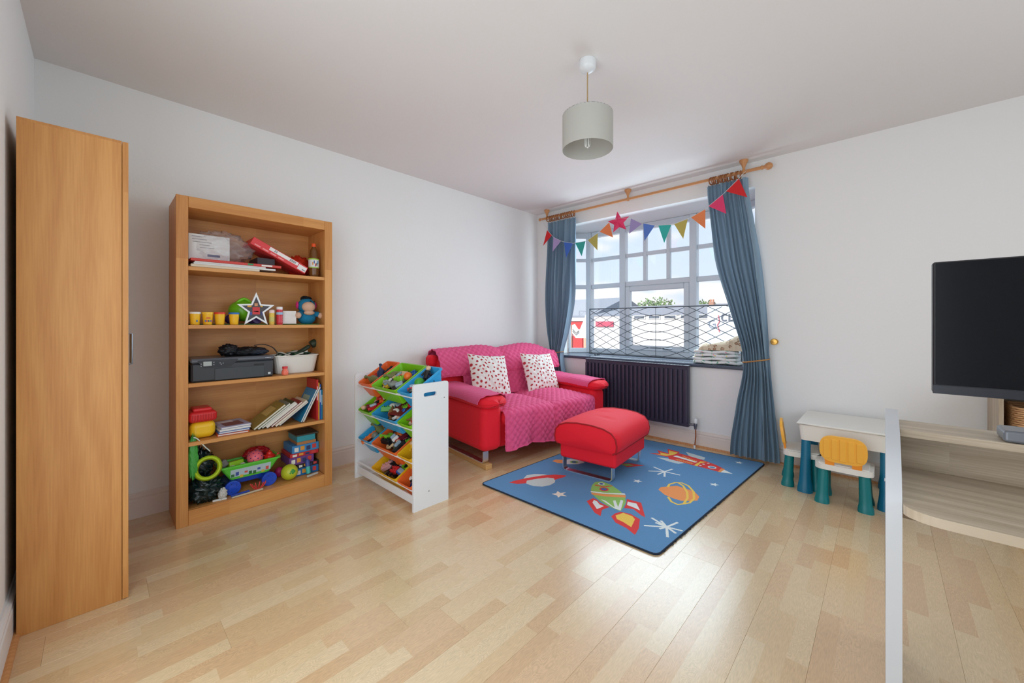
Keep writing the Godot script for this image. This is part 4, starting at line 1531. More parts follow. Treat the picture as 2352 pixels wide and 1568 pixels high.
func build_bunting() -> void:
	var z := -3.675
	var t := thing("bunting", "string of coloured paper triangles slung across the bay window", "bunting")
	var flags := [
		["red", [[-2.91, 2.265], [-2.84, 2.19], [-2.972, 2.085]], rgb(214, 30, 36)],
		["lilac", [[-2.815, 2.165], [-2.705, 2.105], [-2.83, 1.995]], rgb(172, 150, 196)],
		["blue", [[-2.665, 2.088], [-2.54, 2.055], [-2.633, 1.905]], rgb(62, 104, 190)],
		["teal", [[-2.51, 2.055], [-2.375, 2.055], [-2.425, 1.895]], rgb(52, 166, 156)],
		["olive", [[-2.345, 2.062], [-2.222, 2.118], [-2.226, 1.935]], rgb(186, 172, 88)],
		["orange", [[-2.2, 2.13], [-2.085, 2.21], [-2.04, 2.045]], rgb(232, 130, 76)],
		["lilac", [[-1.842, 2.208], [-1.722, 2.132], [-1.862, 2.055]], rgb(160, 144, 192)],
		["blue", [[-1.713, 2.134], [-1.595, 2.094], [-1.7, 1.958]], rgb(88, 124, 200)],
		["teal", [[-1.562, 2.088], [-1.438, 2.074], [-1.505, 1.912]], rgb(52, 178, 168)],
		["olive", [[-1.412, 2.074], [-1.29, 2.1], [-1.33, 1.925]], rgb(190, 174, 86)],
		["orange", [[-1.262, 2.108], [-1.14, 2.158], [-1.14, 1.985]], rgb(234, 134, 80)],
		["pink", [[-1.115, 2.178], [-1.0, 2.256], [-0.973, 2.085]], rgb(228, 62, 110)],
		["red", [[-0.976, 2.276], [-0.878, 2.36], [-0.815, 2.19]], rgb(214, 36, 40)],
	]
	var line := [Vector3(-3.02, 2.42, -3.70), Vector3(-2.95, 2.33, z)]
	for f in flags:
		var st := S()
		var a := Vector2(f[1][0][0], f[1][0][1])
		var b := Vector2(f[1][1][0], f[1][1][1])
		var c := Vector2(f[1][2][0], f[1][2][1])
		prism(st, [a, b, c], 0.0012, tf(Vector3(0, 0, z)))
		var pm := mat("paper_%s_%d" % [f[0], int(f[1][0][0] * -1000)], f[2], 0.8)
		pm.backlight_enabled = true
		pm.backlight = Color(0.3, 0.3, 0.3)
		part(t, "flag", st, pm, "%s paper triangle" % f[0])
		line.append(Vector3(a.x, a.y, z)); line.append(Vector3(b.x, b.y, z))
		if f[1][0][0] == -2.2: line.append(Vector3(-1.98, 2.235, z))
	line.append(Vector3(-0.855, 2.40, -3.70))
	line.append(Vector3(-0.84, 2.437, zp_hang()))
	var st2 := S()
	tube(st2, line, 0.0018, 5)
	part(t, "string", st2, mat("string", rgb(228, 226, 222), 0.8))
	# folded star hung from the pole
	var star := S()
	var pts := []
	for i in 10:
		var a := PI / 2 + TAU * i / 10.0 + 0.12
		pts.append(Vector2(cos(a), sin(a)) * (0.115 if i % 2 == 0 else 0.05))
	for s in [-1.0, 1.0]:
		for i in 10:
			var p: Vector2 = pts[i]
			var q: Vector2 = pts[(i + 1) % 10]
			poly(star, [Vector3(p.x, p.y, 0), Vector3(q.x, q.y, 0), Vector3(0, 0, s * 0.03)], Vector3(0, 0, 0) + Vector3((p.x + q.x) * 0.1, (p.y + q.y) * 0.1, 0))
	var sr := thing("paper_star", "pink folded paper star hanging in the middle of the bunting", "star", tf(Vector3(-1.985, 2.195, -3.69), 0, 18, 0))
	part(sr, "star", star, mat("paper_pink", rgb(222, 50, 96), 0.7))
	st2 = S()
	tube(st2, [Vector3(0, 0.113, 0), Vector3(0.0, 0.226, -0.075)], 0.0012, 5)
	part(sr, "thread", st2, mat("string", rgb(228, 226, 222), 0.8))

func zp_hang() -> float:
	return -3.75

func build_guard() -> void:
	# wrought window guard standing on the sill
	var m := mat("guard_metal", rgb(78, 84, 92), 0.5, 0.2)
	var x0 := -2.587
	var x1 := -0.955
	var y0 := 0.79
	var y1 := 1.325
	var z := -4.10
	var t := thing("window_guard", "grey metal guard of crossing curved rods standing on the sill", "guard", tf(Vector3((x0 + x1) / 2, 0.775, z)))
	var o := Vector3(-(x0 + x1) / 2, -0.775, 0)
	var st := S()
	for q in [[x0, y0, x1, y0], [x0, y1, x1, y1], [x0, y0, x0, y1], [x1, y0, x1, y1]]:
		var a := Vector3(q[0], q[1], 0) + o
		var b := Vector3(q[2], q[3], 0) + o
		bb(st, a - Vector3(0.006, 0.006, 0.006), b + Vector3(0.006, 0.006, 0.006), 0.002)
	part(t, "frame", st, m)
	st = S()
	for x in [x0 + 0.1, x1 - 0.1]: bb(st, Vector3(x - 0.01, 0.7755, -0.05) + o, Vector3(x + 0.01, 0.787, 0.05) + o, 0.002)
	part(t, "foot", st, m)
	st = S()
	bar(st, Vector3((x0 + x1) / 2, y0, 0) + o, Vector3((x0 + x1) / 2, y1, 0) + o, 0.003, 6)
	part(t, "upright", st, m)
	var mid := (x0 + x1) / 2
	for s in [-1.0, 1.0]:
		for k in range(-4, 11):
			var c: float = y0 + 0.005 + k * 0.0875 + (0.0 if s > 0 else 0.012)
			var seg := []
			var n := 60
			for i in n + 1:
				var x := lerpf(x0, x1, float(i) / n)
				var d := absf(x - mid)
				var y: float = c + s * 0.55 * (sqrt(d * d + 0.05) - 0.2236)
				if y > y0 and y < y1:
					seg.append(Vector3(x, y, 0.003 * s) + o)
				else:
					if seg.size() > 3:
						st = S(); tube(st, seg, 0.0033, 5); part(t, "rod", st, m)
					seg = []
			if seg.size() > 3:
				st = S(); tube(st, seg, 0.0033, 5); part(t, "rod", st, m)

func build_linen() -> void:
	# folded white sheet with green and pink print, spotted brown blanket on top
	var im := Image.create(256, 256, false, Image.FORMAT_RGB8)
	im.fill(rgb(236, 238, 238))
	var r := RandomNumberGenerator.new(); r.seed = 12
	for i in 26:
		var p := Vector2(r.randf() * 256, r.randf() * 256)
		var c := [rgb(40, 170, 110), rgb(30, 150, 98), rgb(232, 92, 140), rgb(44, 160, 160), rgb(230, 210, 90)][[0, 0, 1, 1, 2, 3, 0, 4][r.randi() % 8]] as Color
		fill_ellipse(im, p, Vector2(r.randf_range(5, 20), r.randf_range(4, 9)), r.randf() * 0.6, c)
	var sm := mat("printed_sheet", Color.WHITE, 0.85)
	sm.albedo_texture = ImageTexture.create_from_image(im)
	sm.uv1_scale = Vector3(5, 5, 5)
	sm.uv1_triplanar = true
	var t := thing("folded_sheet", "folded white bed linen with green and pink print on the sill", "bed linen", tf(Vector3(-1.13, 0.776, -3.955), 0, 4, 0))
	for k in 4:
		var y := 0.018 + k * 0.032
		var P := []
		var w := 0.205 - 0.006 * k
		for i in 41:
			var u := i / 40.0
			var row := []
			for j in 16:
				var a := TAU * j / 16.0
				var x := lerpf(-w, w, u) + 0.006 * sin(k * 3.0 + 1.0)
				var e := sqrt(maxf(0.0, 1.0 - pow(absf(u * 2 - 1), 12)))
				var zz := 0.085 * signf(cos(a)) * pow(absf(cos(a)), 0.35) * (0.2 + 0.8 * e)
				var yy := (0.0165 * signf(sin(a)) * pow(absf(sin(a)), 0.7)) * (0.3 + 0.7 * e) + 0.004 * sin(u * 11.0 + k * 2.0)
				row.append(Vector3(x, y + yy, zz))
			P.append(row)
		var st := S()
		sheet(st, P, [], ID, false, true, false)
		for e in [0, 40]: poly(st, P[e], Vector3(0, y, 0))
		part(t, "fold", st, sm)
	im = Image.create(256, 256, false, Image.FORMAT_RGB8)
	im.fill(rgb(222, 205, 178))
	for i in 46:
		var p := Vector2(r.randf() * 256, r.randf() * 256)
		var q := Vector2(r.randf_range(10, 17), r.randf_range(8, 12))
		var tn := r.randf() * PI
		fill_ellipse(im, p, q, tn, rgb(112, 80, 60))
		fill_ellipse(im, p, q * 0.62, tn, rgb(196, 156, 122))
		if r.randf() < 0.5: fill_ellipse(im, p + q * 0.6, q * 0.4, tn, rgb(222, 205, 178))
	var bm := mat("spotted_fleece", Color.WHITE, 0.9)
	bm.albedo_texture = ImageTexture.create_from_image(im)
	bm.uv1_scale = Vector3(3.6, 3.6, 3.6)
	bm.uv1_triplanar = true
	var P := []
	for i in 41:
		var u := i / 40.0
		var row := []
		for j in 25:
			var v := j / 24.0
			var x := lerpf(-0.17, 0.20, u)
			var e := pow(maxf(0.0, 1.0 - pow(absf(v * 2 - 1), 3)), 0.4)
			var el := pow(clampf(u / 0.12, 0, 1), 0.5) * pow(clampf((1.0 - u) / 0.05, 0, 1), 0.5)
			var top := 0.06 + 0.08 * smoothstep(0.35, 1.0, u) + 0.008 * sin(u * 14.0 + v * 3.0)
			row.append(Vector3(x, top * e * el, lerpf(-0.085, 0.08, v)))
		P.append(row)
	var st3 := S()
	sheet(st3, P, [], ID, false, false, true)
	solo("fleece_blanket", "rumpled fleece with leopard spots on top of the folded linen", "blanket", st3, bm, tf(Vector3(-1.10, 0.906, -3.955), 0, 4, 0))

func build_lamp() -> void:
	var at := Vector3(-1.135, H, -1.775)
	var t := thing("pendant_lamp", "grey drum pendant lamp hanging from the ceiling", "lamp", tf(at))
	var st := S()
	lathe(st, [[0, -0.062], [0.006, -0.062], [0.020, -0.060], [0.040, -0.046], [0.044, -0.034], [0.044, -0.0005]], 24)
	part(t, "ceiling_rose", st, M["white_gloss"])
	st = S()
	bar(st, Vector3(0, -0.06, 0), Vector3(0, -0.33, 0), 0.0032, 8)
	part(t, "cord", st, mat("gold_cord", rgb(178, 150, 104), 0.6))
	var sm := mat("lamp_shade", rgb(190, 187, 179), 0.75)
	sm.backlight_enabled = true
	sm.backlight = Color(0.35, 0.35, 0.33)
	st = S()
	lathe(st, [[0.130, -0.468], [0.1315, -0.468], [0.1315, -0.288], [0.130, -0.288]], 48)
	lathe(st, [[0.1295, -0.288], [0.1295, -0.468]], 48)
	var sh := part(t, "lamp_shade", st, sm)
	st = S()
	var ring := []
	for q in 40: ring.append(Vector3(cos(TAU * q / 40.0) * 0.13, -0.289, sin(TAU * q / 40.0) * 0.13))
	tube(st, ring, 0.002, 5, true)
	for q in 3: bar(st, Vector3(0, -0.31, 0), Vector3(cos(TAU * q / 3.0) * 0.129, -0.291, sin(TAU * q / 3.0) * 0.129), 0.0015, 5)
	part(sh, "shade_ring", st, M["steel"])
	st = S()
	lathe(st, [[0, -0.37], [0.014, -0.37], [0.016, -0.365], [0.016, -0.335], [0.011, -0.325], [0.005, -0.32]], 14)
	part(t, "lamp_holder", st, M["white_gloss"])
	st = S()
	for q in 3:
		var a := TAU * q / 3.0
		var d := Vector3(cos(a), 0, sin(a)) * 0.0105
		var e := Vector3(-sin(a), 0, cos(a)) * 0.006
		tube(st, [d + e + Vector3(0, -0.37, 0), d + e + Vector3(0, -0.445, 0), d + Vector3(0, -0.453, 0), d - e + Vector3(0, -0.445, 0), d - e + Vector3(0, -0.37, 0)], 0.0042, 7)
	part(t, "light_bulb", st, mat("bulb_glass", rgb(240, 240, 236), 0.2), "unlit white energy saving bulb")

# ---------------------------------------------------------------- things on the bookcase shelves

func box_thing(called: String, label: String, category: String, lo: Vector3, hi: Vector3, m: Material, turn := 0.0, group := "") -> Node3D:
	var c := Vector3((lo.x + hi.x) / 2, lo.y, (lo.z + hi.z) / 2)
	var t := thing(called, label, category, tf(c, 0, turn, 0), group)
	var st := S()
	bb(st, lo - c, hi - c, 0.0015)
	part(t, "carton", st, m)
	return t

# a thin printed patch on a face: centre, size and facing given in the thing's own space
func patch(t: Node3D, called: String, c: Vector3, s: Vector3, m: Material) -> void:
	var st := S()
	bx(st, c, s, 0)
	part(t, called, st, m)

func blob(st: SurfaceTool, c: Vector3, r: Vector3, rough: float, sd: int, flat_base := true, freq := 2.2) -> void:
	var no := FastNoiseLite.new(); no.seed = sd; no.frequency = freq; no.fractal_octaves = 3
	var P := []
	for i in 25:
		var row := []
		var a := PI * i / 24.0
		for k in 32:
			var b := TAU * k / 32.0
			var d := Vector3(sin(a) * cos(b), -cos(a), sin(a) * sin(b))
			var q := 1.0 + rough * no.get_noise_3dv(d * 1.4)
			q += rough * 0.35 * absf(no.get_noise_3dv(d * 4.0 + Vector3.ONE * 7))
			var p := c + Vector3(d.x * r.x, d.y * r.y, d.z * r.z) * q
			if flat_base: p.y = maxf(p.y, c.y - r.y)
			row.append(p)
		P.append(row)
	sheet(st, P, [], ID, false, true, true)

func book(label: String, len: float, th: float, wid: float, cover: Color, base: Vector3, ang: float, group: String) -> void:
	# base: lower edge of the left face on the shelf; the book leans to -z by `ang` degrees from lying flat
	var t := thing("book", label, "book", Transform3D(Basis(Vector3.RIGHT, deg_to_rad(ang)), base), group)
	# local: length along -z, thickness along -y (under the leaning face), width along x
	var cm := mat("cover_%02x%02x%02x" % [cover.r8, cover.g8, cover.b8], cover, 0.4)
	var st := S()
	bx(st, Vector3(0, -th * 0.07, -len / 2), Vector3(wid, th * 0.14, len), 0.0006)
	bx(st, Vector3(0, -th * 0.93, -len / 2), Vector3(wid, th * 0.14, len), 0.0006)
	bx(st, Vector3(-wid / 2 + 0.001, -th / 2, -len / 2), Vector3(0.002, th, len), 0.0006)
	part(t, "cover", st, cm)
	st = S()
	bx(st, Vector3(0.0, -th / 2, -len / 2), Vector3(wid - 0.006, th * 0.7, len - 0.005), 0)
	part(t, "pages", st, mat("pages", rgb(232, 226, 214), 0.8))
	st = S()
	bx(st, Vector3(-0.01, 0.0003, -len * 0.62), Vector3(wid * 0.62, 0.0004, len * 0.32), 0)
	part(t, "cover_print", st, mat("print_%02x%02x%02x" % [cover.r8, cover.g8, cover.b8], cover.lerp(Color(1, 0.9, 0.6), 0.55), 0.45))

func spine_book(label: String, z: float, th: float, h: float, wid: float, c: Color, group: String, lean := 0.0) -> void:
	var t := thing("book", label, "book", tf(Vector3(-2.90, SH[1], z), -lean, 0, 0), group)
	var cm := mat("cover_%02x%02x%02x" % [c.r8, c.g8, c.b8], c, 0.4)
	var st := S()
	bx(st, Vector3(-wid / 2, h / 2, -th * 0.08), Vector3(wid, h, th * 0.14), 0.0006)
	bx(st, Vector3(-wid / 2, h / 2, -th * 0.92), Vector3(wid, h, th * 0.14), 0.0006)
	bx(st, Vector3(-0.001, h / 2, -th / 2), Vector3(0.0025, h, th), 0.0006)
	part(t, "cover", st, cm)
	st = S()
	bx(st, Vector3(-wid / 2 - 0.002, h / 2, -th / 2), Vector3(wid - 0.004, h - 0.006, th * 0.7), 0)
	part(t, "pages", st, mat("pages", rgb(232, 226, 214), 0.8))
	st = S()
	bx(st, Vector3(0.0004, h * 0.66, -th / 2), Vector3(0.0008, h * 0.34, th * 0.5), 0)
	part(t, "spine_print", st, mat("print_%02x%02x%02x" % [c.r8, c.g8, c.b8], c.lerp(Color(1, 1, 1), 0.75), 0.45))

func build_shelf_top() -> void:
	var y: float = SH[4]
	var t := box_thing("drawing_board", "white board with a beige edge at the bottom of the stack, top shelf", "board", Vector3(-3.14, y + 0.0005, -0.70), Vector3(-2.868, y + 0.015, -0.36), col(222, 206, 182, 0.6))
	patch(t, "surface", Vector3(0, 0.0153, 0), Vector3(0.268, 0.0006, 0.336), col(238, 236, 232, 0.4))
	box_thing("white_tray", "thin white tray in the middle of the stack, top shelf", "tray", Vector3(-3.14, y + 0.016, -0.795), Vector3(-2.885, y + 0.027, -0.375), col(232, 231, 228, 0.4))
	box_thing("display_board", "upper thin white panel in the stack, top shelf", "board", Vector3(-3.13, y + 0.0275, -0.74), Vector3(-2.89, y + 0.036, -0.38), col(226, 224, 220, 0.4))
	t = box_thing("flat_box", "long flat red box lying on the white boards, top shelf", "box", Vector3(-3.12, y + 0.0365, -0.83), Vector3(-2.888, y + 0.052, -0.362), col(206, 62, 52, 0.4))
	patch(t, "label", Vector3(0.1163, 0.008, -0.15), Vector3(0.0006, 0.010, 0.06), col(238, 236, 230))
	patch(t, "label", Vector3(0.1163, 0.008, -0.06), Vector3(0.0006, 0.010, 0.03), col(46, 150, 88))
	# carton in a clear bag
	t = box_thing("carton", "white printed carton inside the clear bag, top shelf", "carton", Vector3(-3.08, y + 0.0525, -0.56), Vector3(-2.955, y + 0.205, -0.36), col(226, 226, 226, 0.6))
	patch(t, "printed_line", Vector3(0.0628, 0.03, -0.02), Vector3(0.0006, 0.014, 0.062), col(64, 84, 128))
	for k in 5: patch(t, "printed_line", Vector3(0.0628, 0.138 - k * 0.016, 0.06 - 0.012 * k), Vector3(0.0006, 0.004, 0.05 + 0.02 * (k % 3)), col(150, 152, 158))
	var pm := mat("clear_bag", Color(0.96, 0.95, 0.96, 0.14), 0.2)
	pm.transparency = BaseMaterial3D.TRANSPARENCY_ALPHA
	var st := S()
	blob(st, Vector3(-3.01, y + 0.145, -0.525), Vector3(0.10, 0.092, 0.165), 0.30, 3)
	solo("plastic_bag", "crumpled clear plastic bag around the carton, top shelf", "bag", st, pm)
	t = box_thing("dark_folder", "dark box file propping up the red box, top shelf", "box file", Vector3(-3.12, y + 0.0525, -0.80), Vector3(-2.92, y + 0.098, -0.70), col(48, 36, 44))
	# red box leaning on the stack
	var T := Transform3D(Basis(Vector3.RIGHT, deg_to_rad(-27)), Vector3(-2.995, y + 0.118, -0.825))
	t = thing("gift_box", "long red box with barcode labels leaning on the stack, top shelf", "box", T)
	st = S(); bx(st, Vector3.ZERO, Vector3(0.21, 0.05, 0.36), 0.002); part(t, "carton", st, col(222, 62, 66, 0.4))
	patch(t, "white_label", Vector3(0.1053, 0.010, -0.02), Vector3(0.0006, 0.022, 0.19), col(236, 232, 230))
	patch(t, "white_label", Vector3(0.1053, -0.001, -0.148), Vector3(0.0006, 0.034, 0.056), col(236, 232, 230))
	for k in 7: patch(t, "barcode_bar", Vector3(0.1058, 0.010, -0.06 - k * 0.006), Vector3(0.0006, 0.014, 0.003), col(40, 38, 40))
	for k in 6: patch(t, "barcode_bar", Vector3(0.1058, -0.008, -0.152 - k * 0.0036), Vector3(0.0006, 0.008, 0.002), col(40, 38, 40))
	text(t, "number", "21", 0.014, col(60, 56, 58), Transform3D(Basis(Vector3.FORWARD, Vector3.UP, Vector3.RIGHT), Vector3(0.1058, 0.010, 0.035)), true, 0.0006)
	for k in 4: patch(t, "printed_line", Vector3(0.1053, -0.014, 0.14 - k * 0.05), Vector3(0.0006, 0.008, 0.036), col(240, 150, 150))
	st = S()
	blob(st, Vector3(-3.07, y + 0.078, -0.99), Vector3(0.085, 0.077, 0.075), 0.22, 8)
	solo("red_bag", "crumpled red plastic bag behind the juice bottle, top shelf", "bag", st, col(206, 48, 28, 0.3))
	# bottle
	t = thing("bottle", "brown bottle with an orange cap and a green label, top shelf", "bottle", tf(Vector3(-2.925, y + 0.0005, -1.045)))
	st = S()
	lathe(st, [[0, 0], [0.028, 0.001], [0.032, 0.006], [0.031, 0.018], [0.033, 0.024], [0.031, 0.032], [0.033, 0.040], [0.033, 0.060], [0.033, 0.13], [0.030, 0.14], [0.028, 0.146], [0.030, 0.153], [0.027, 0.160], [0.029, 0.168], [0.026, 0.176], [0.027, 0.184], [0.022, 0.195], [0.013, 0.206], [0.012, 0.218]], 20)
	part(t, "glass", st, mat("amber", rgb(112, 70, 30), 0.12))
	st = S(); lathe(st, [[0.0345, 0.062], [0.0345, 0.128]], 20); part(t, "label_band", st, col(226, 228, 226))
	for k in [[0.062, 0.068], [0.120, 0.128]]:
		st = S(); lathe(st, [[0.035, k[0]], [0.035, k[1]]], 20); part(t, "label_stripe", st, col(160, 206, 60))
	for k in 5: patch(t, "label_print", Vector3(0.0345 * cos(0.5 - k * 0.25), 0.092 + 0.012 * sin(k * 2.0), 0.0345 * sin(0.5 - k * 0.25)), Vector3(0.003, 0.02, 0.006), [col(230, 150, 40), col(60, 90, 170), col(200, 60, 60), col(60, 60, 66), col(70, 150, 190)][k])
	st = S(); lathe(st, [[0.014, 0.212], [0.0145, 0.232], [0.013, 0.236], [0, 0.236]], 16); part(t, "cap", st, col(236, 88, 36))

func build_shelf_toys() -> void:
	var y: float = SH[3]
	var st := S()
	bb(st, Vector3(-3.10, y + 0.0003, -1.09), Vector3(-2.95, y + 0.006, -0.36), 0.002)
	solo("green_mat", "thin green play mat lying along the second shelf from the top", "mat", st, col(34, 122, 62, 0.6))
	var lids := [["white", rgb(236, 232, 224)], ["yellow", rgb(250, 202, 60)], ["red", rgb(226, 60, 44)], ["blue", rgb(36, 110, 190)]]
	var zs := [-0.384, -0.443, -0.502, -0.573]
	for k in 4:
		var t := thing("dough_tub", "small yellow dough tub with a %s lid" % lids[k][0], "tub", tf(Vector3(-2.908, y + 0.0004, zs[k])), "dough tubs on the second shelf")
		st = S(); lathe(st, [[0, 0], [0.0205, 0.0005], [0.0215, 0.002], [0.0265, 0.066]], 22); part(t, "tub", st, mat("tub_yellow", rgb(246, 192, 40), 0.4))
		st = S(); lathe(st, [[0.0265, 0.064], [0.0285, 0.064], [0.0285, 0.072], [0.027, 0.075], [0, 0.075]], 22); part(t, "lid", st, mat("lid_%d" % k, lids[k][1], 0.4))
		if k == 1:
			for e in 5: patch(t, "printed_letter", Vector3(0.0247 * cos((e - 2) * 0.3), 0.022, -0.0247 * sin((e - 2) * 0.3)), Vector3(0.002, 0.011, 0.005), [col(60, 110, 190), col(220, 60, 50), col(60, 60, 120), col(70, 160, 90), col(150, 70, 160)][e])
			for e in 3: patch(t, "printed_letter", Vector3(0.0255 * cos((e - 1) * 0.28), 0.040, -0.0255 * sin((e - 1) * 0.28)), Vector3(0.002, 0.007, 0.006), col(214, 60, 50))
		elif k == 0:
			patch(t, "printed_mark", Vector3(0.0238, 0.022, -0.006), Vector3(0.002, 0.012, 0.007), col(70, 110, 170))
	# green rolling toy on purple wheels
	var t := thing("rolling_toy", "round green plastic toy with purple wheels behind the star", "toy", tf(Vector3(-3.02, y + 0.0065, -0.645)))
	st = S(); ball(st, Vector3(0, 0.084, 0), Vector3(0.075, 0.068, 0.082), 22); part(t, "body", st, col(112, 190, 32, 0.3))
	st = S()
	var hp := []
	for k in 11: hp.append(Vector3(0.02, 0.115 + 0.045 * sin(PI * k / 10.0), -0.05 + 0.10 * k / 10.0))
	tube(st, hp, 0.010, 8); part(t, "handle", st, col(126, 204, 40, 0.3))
	for q in [[0.055, -0.062], [0.055, 0.062], [-0.05, -0.06], [-0.05, 0.06]]:
		st = S(); lathe(st, [[0, -0.012], [0.026, -0.012], [0.030, -0.008], [0.030, 0.008], [0.026, 0.012], [0, 0.012]], 16, Transform3D(Basis(Vector3.UP, Vector3.RIGHT, Vector3.FORWARD), Vector3(q[0], 0.030, q[1])))
		part(t, "wheel", st, col(70, 36, 112, 0.35))
	# star-shaped picture frame
	t = thing("star_frame", "white star-shaped picture frame standing among the dough tubs", "picture frame", Transform3D(Basis(Vector3.FORWARD, Vector3.UP, Vector3.RIGHT), Vector3(-2.90, y + 0.0005, -0.688)))
	var outer := []
	var inner := []
	for i in 10:
		var a := PI / 2 + TAU * i / 10.0
		var r := 0.108 if i % 2 == 0 else 0.046
		outer.append(Vector2(cos(a) * r, sin(a) * r * 1.05 + 0.0925))
		inner.append(Vector2(cos(a) * (r - (0.026 if i % 2 == 0 else 0.011)), sin(a) * (r - (0.026 if i % 2 == 0 else 0.011)) * 1.05 + 0.0925))
	st = S()
	for i in 10:
		var j := (i + 1) % 10
		prism(st, [outer[i], outer[j], inner[j], inner[i]], 0.012)
	part(t, "frame", st, M["white_board"])
	st = S(); prism(st, inner, 0.004); var pic := part(t, "picture", st, col(70, 66, 72))
	for q in [[-0.036, 0.117, 0.022, 0.014, col(226, 170, 60)], [0.03, 0.118, 0.012, 0.012, col(220, 178, 70)], [0.0, 0.128, 0.018, 0.020, col(206, 150, 106)], [0.0, 0.139, 0.018, 0.006, col(96, 54, 34)], [0.0, 0.088, 0.040, 0.046, col(206, 52, 56)], [0.0, 0.084, 0.026, 0.006, col(112, 30, 36)], [-0.028, 0.07, 0.012, 0.02, col(60, 80, 150)], [0.03, 0.072, 0.010, 0.022, col(56, 60, 120)]]:
		st = S(); bx(st, Vector3(q[0], q[1], 0.0024), Vector3(q[2], q[3], 0.001), 0); part(pic, "print", st, q[4])
	# bubble tubes, card
	t = thing("bubble_tube", "yellow bubble tube with a pale pink cap", "bubble tube", tf(Vector3(-2.915, y + 0.0005, -0.781)))
	st = S(); lathe(st, [[0, 0], [0.015, 0], [0.015, 0.012], [0.016, 0.014], [0.016, 0.078]], 16); part(t, "tube", st, col(238, 200, 84))
	st = S(); lathe(st, [[0.0165, 0.076], [0.0165, 0.094], [0.010, 0.099], [0, 0.099]], 16); part(t, "cap", st, col(240, 214, 206))
	st = S(); lathe(st, [[0.0163, 0.02], [0.0163, 0.05]], 16); part(t, "label_band", st, col(206, 196, 110))
	t = thing("bubble_tube", "tall red bubble tube with a white cap", "bubble tube", tf(Vector3(-2.912, y + 0.0005, -0.825)))
	st = S(); lathe(st, [[0, 0], [0.018, 0], [0.018, 0.010], [0.0195, 0.012], [0.018, 0.02], [0.0195, 0.028], [0.018, 0.036], [0.0195, 0.044], [0.018, 0.052], [0.019, 0.06], [0.019, 0.10]], 16); part(t, "tube", st, col(206, 52, 66, 0.3))
	st = S(); lathe(st, [[0.0196, 0.066], [0.0196, 0.082]], 16); part(t, "label_band", st, col(150, 190, 220))
	st = S(); lathe(st, [[0.0185, 0.10], [0.0185, 0.115], [0.016, 0.118], [0, 0.118]], 16); part(t, "cap", st, col(240, 236, 236))
	st = S(); bb(st, Vector3(-0.0015, 0, -0.0425), Vector3(0.0015, 0.087, 0.0425), 0)
	solo("blank_card", "blank white card standing beside the red bubble tube", "card", st, col(232, 228, 224, 0.7), tf(Vector3(-2.925, y + 0.006, -0.888), 0, -6, 5))
	build_plush(y)

func build_plush(y: float) -> void:
	var t := thing("plush_toy", "blue plush animal with a big beige muzzle, second shelf", "soft toy", tf(Vector3(-2.975, y + 0.0065, -1.015), 0, 6, 0))
	var blue := bump(mat("plush_blue", rgb(24, 122, 162), 0.95), M["tex_weave"], 0.12, Vector3(16, 16, 16))
	var tan_ := bump(mat("plush_tan", rgb(216, 176, 150), 0.95), M["tex_weave"], 0.12, Vector3(16, 16, 16))
	var st := S(); ball(st, Vector3(0, 0.044, 0), Vector3(0.052, 0.05, 0.06), 20); part(t, "body", st, blue)
	st = S(); ball(st, Vector3(0, 0.125, 0), Vector3(0.052, 0.056, 0.058), 20); var head := part(t, "head", st, blue)
	st = S(); ball(st, Vector3(0.045, 0.118, 0.008), Vector3(0.034, 0.036, 0.044), 18); part(head, "muzzle", st, tan_)
	st = S(); ball(st, Vector3(0.05, 0.077, 0.006), Vector3(0.026, 0.017, 0.036), 16); part(head, "chin", st, tan_)
	for z in [-0.006, -0.030]:
		st = S(); ball(st, Vector3(0.05, 0.157, z), Vector3(0.005, 0.006, 0.005), 8); part(head, "eye", st, col(24, 22, 26, 0.2))
	for s in [-1, 1]:
		st = S(); ball(st, Vector3(-0.005, 0.13, s * 0.062), Vector3(0.012, 0.026, 0.010), 12); part(head, "ear", st, col(206, 40, 110, 0.9))
		st = S(); tube(st, [Vector3(0.01, 0.07, s * 0.04), Vector3(0.03, 0.068, s * 0.062), Vector3(0.04, 0.06, s * 0.070)], 0.016, 10, false, ID, [0.020, 0.020, 0.016]); var arm := part(t, "arm", st, blue)
		st = S(); ball(st, Vector3(0.044, 0.058, s * 0.076), Vector3(0.019, 0.022, 0.019), 12); part(arm, "paw", st, tan_)
	st = S(); blob(st, Vector3(-0.01, 0.178, 0), Vector3(0.03, 0.016, 0.034), 0.5, 6, false); part(head, "hair", st, col(22, 20, 24, 0.95))

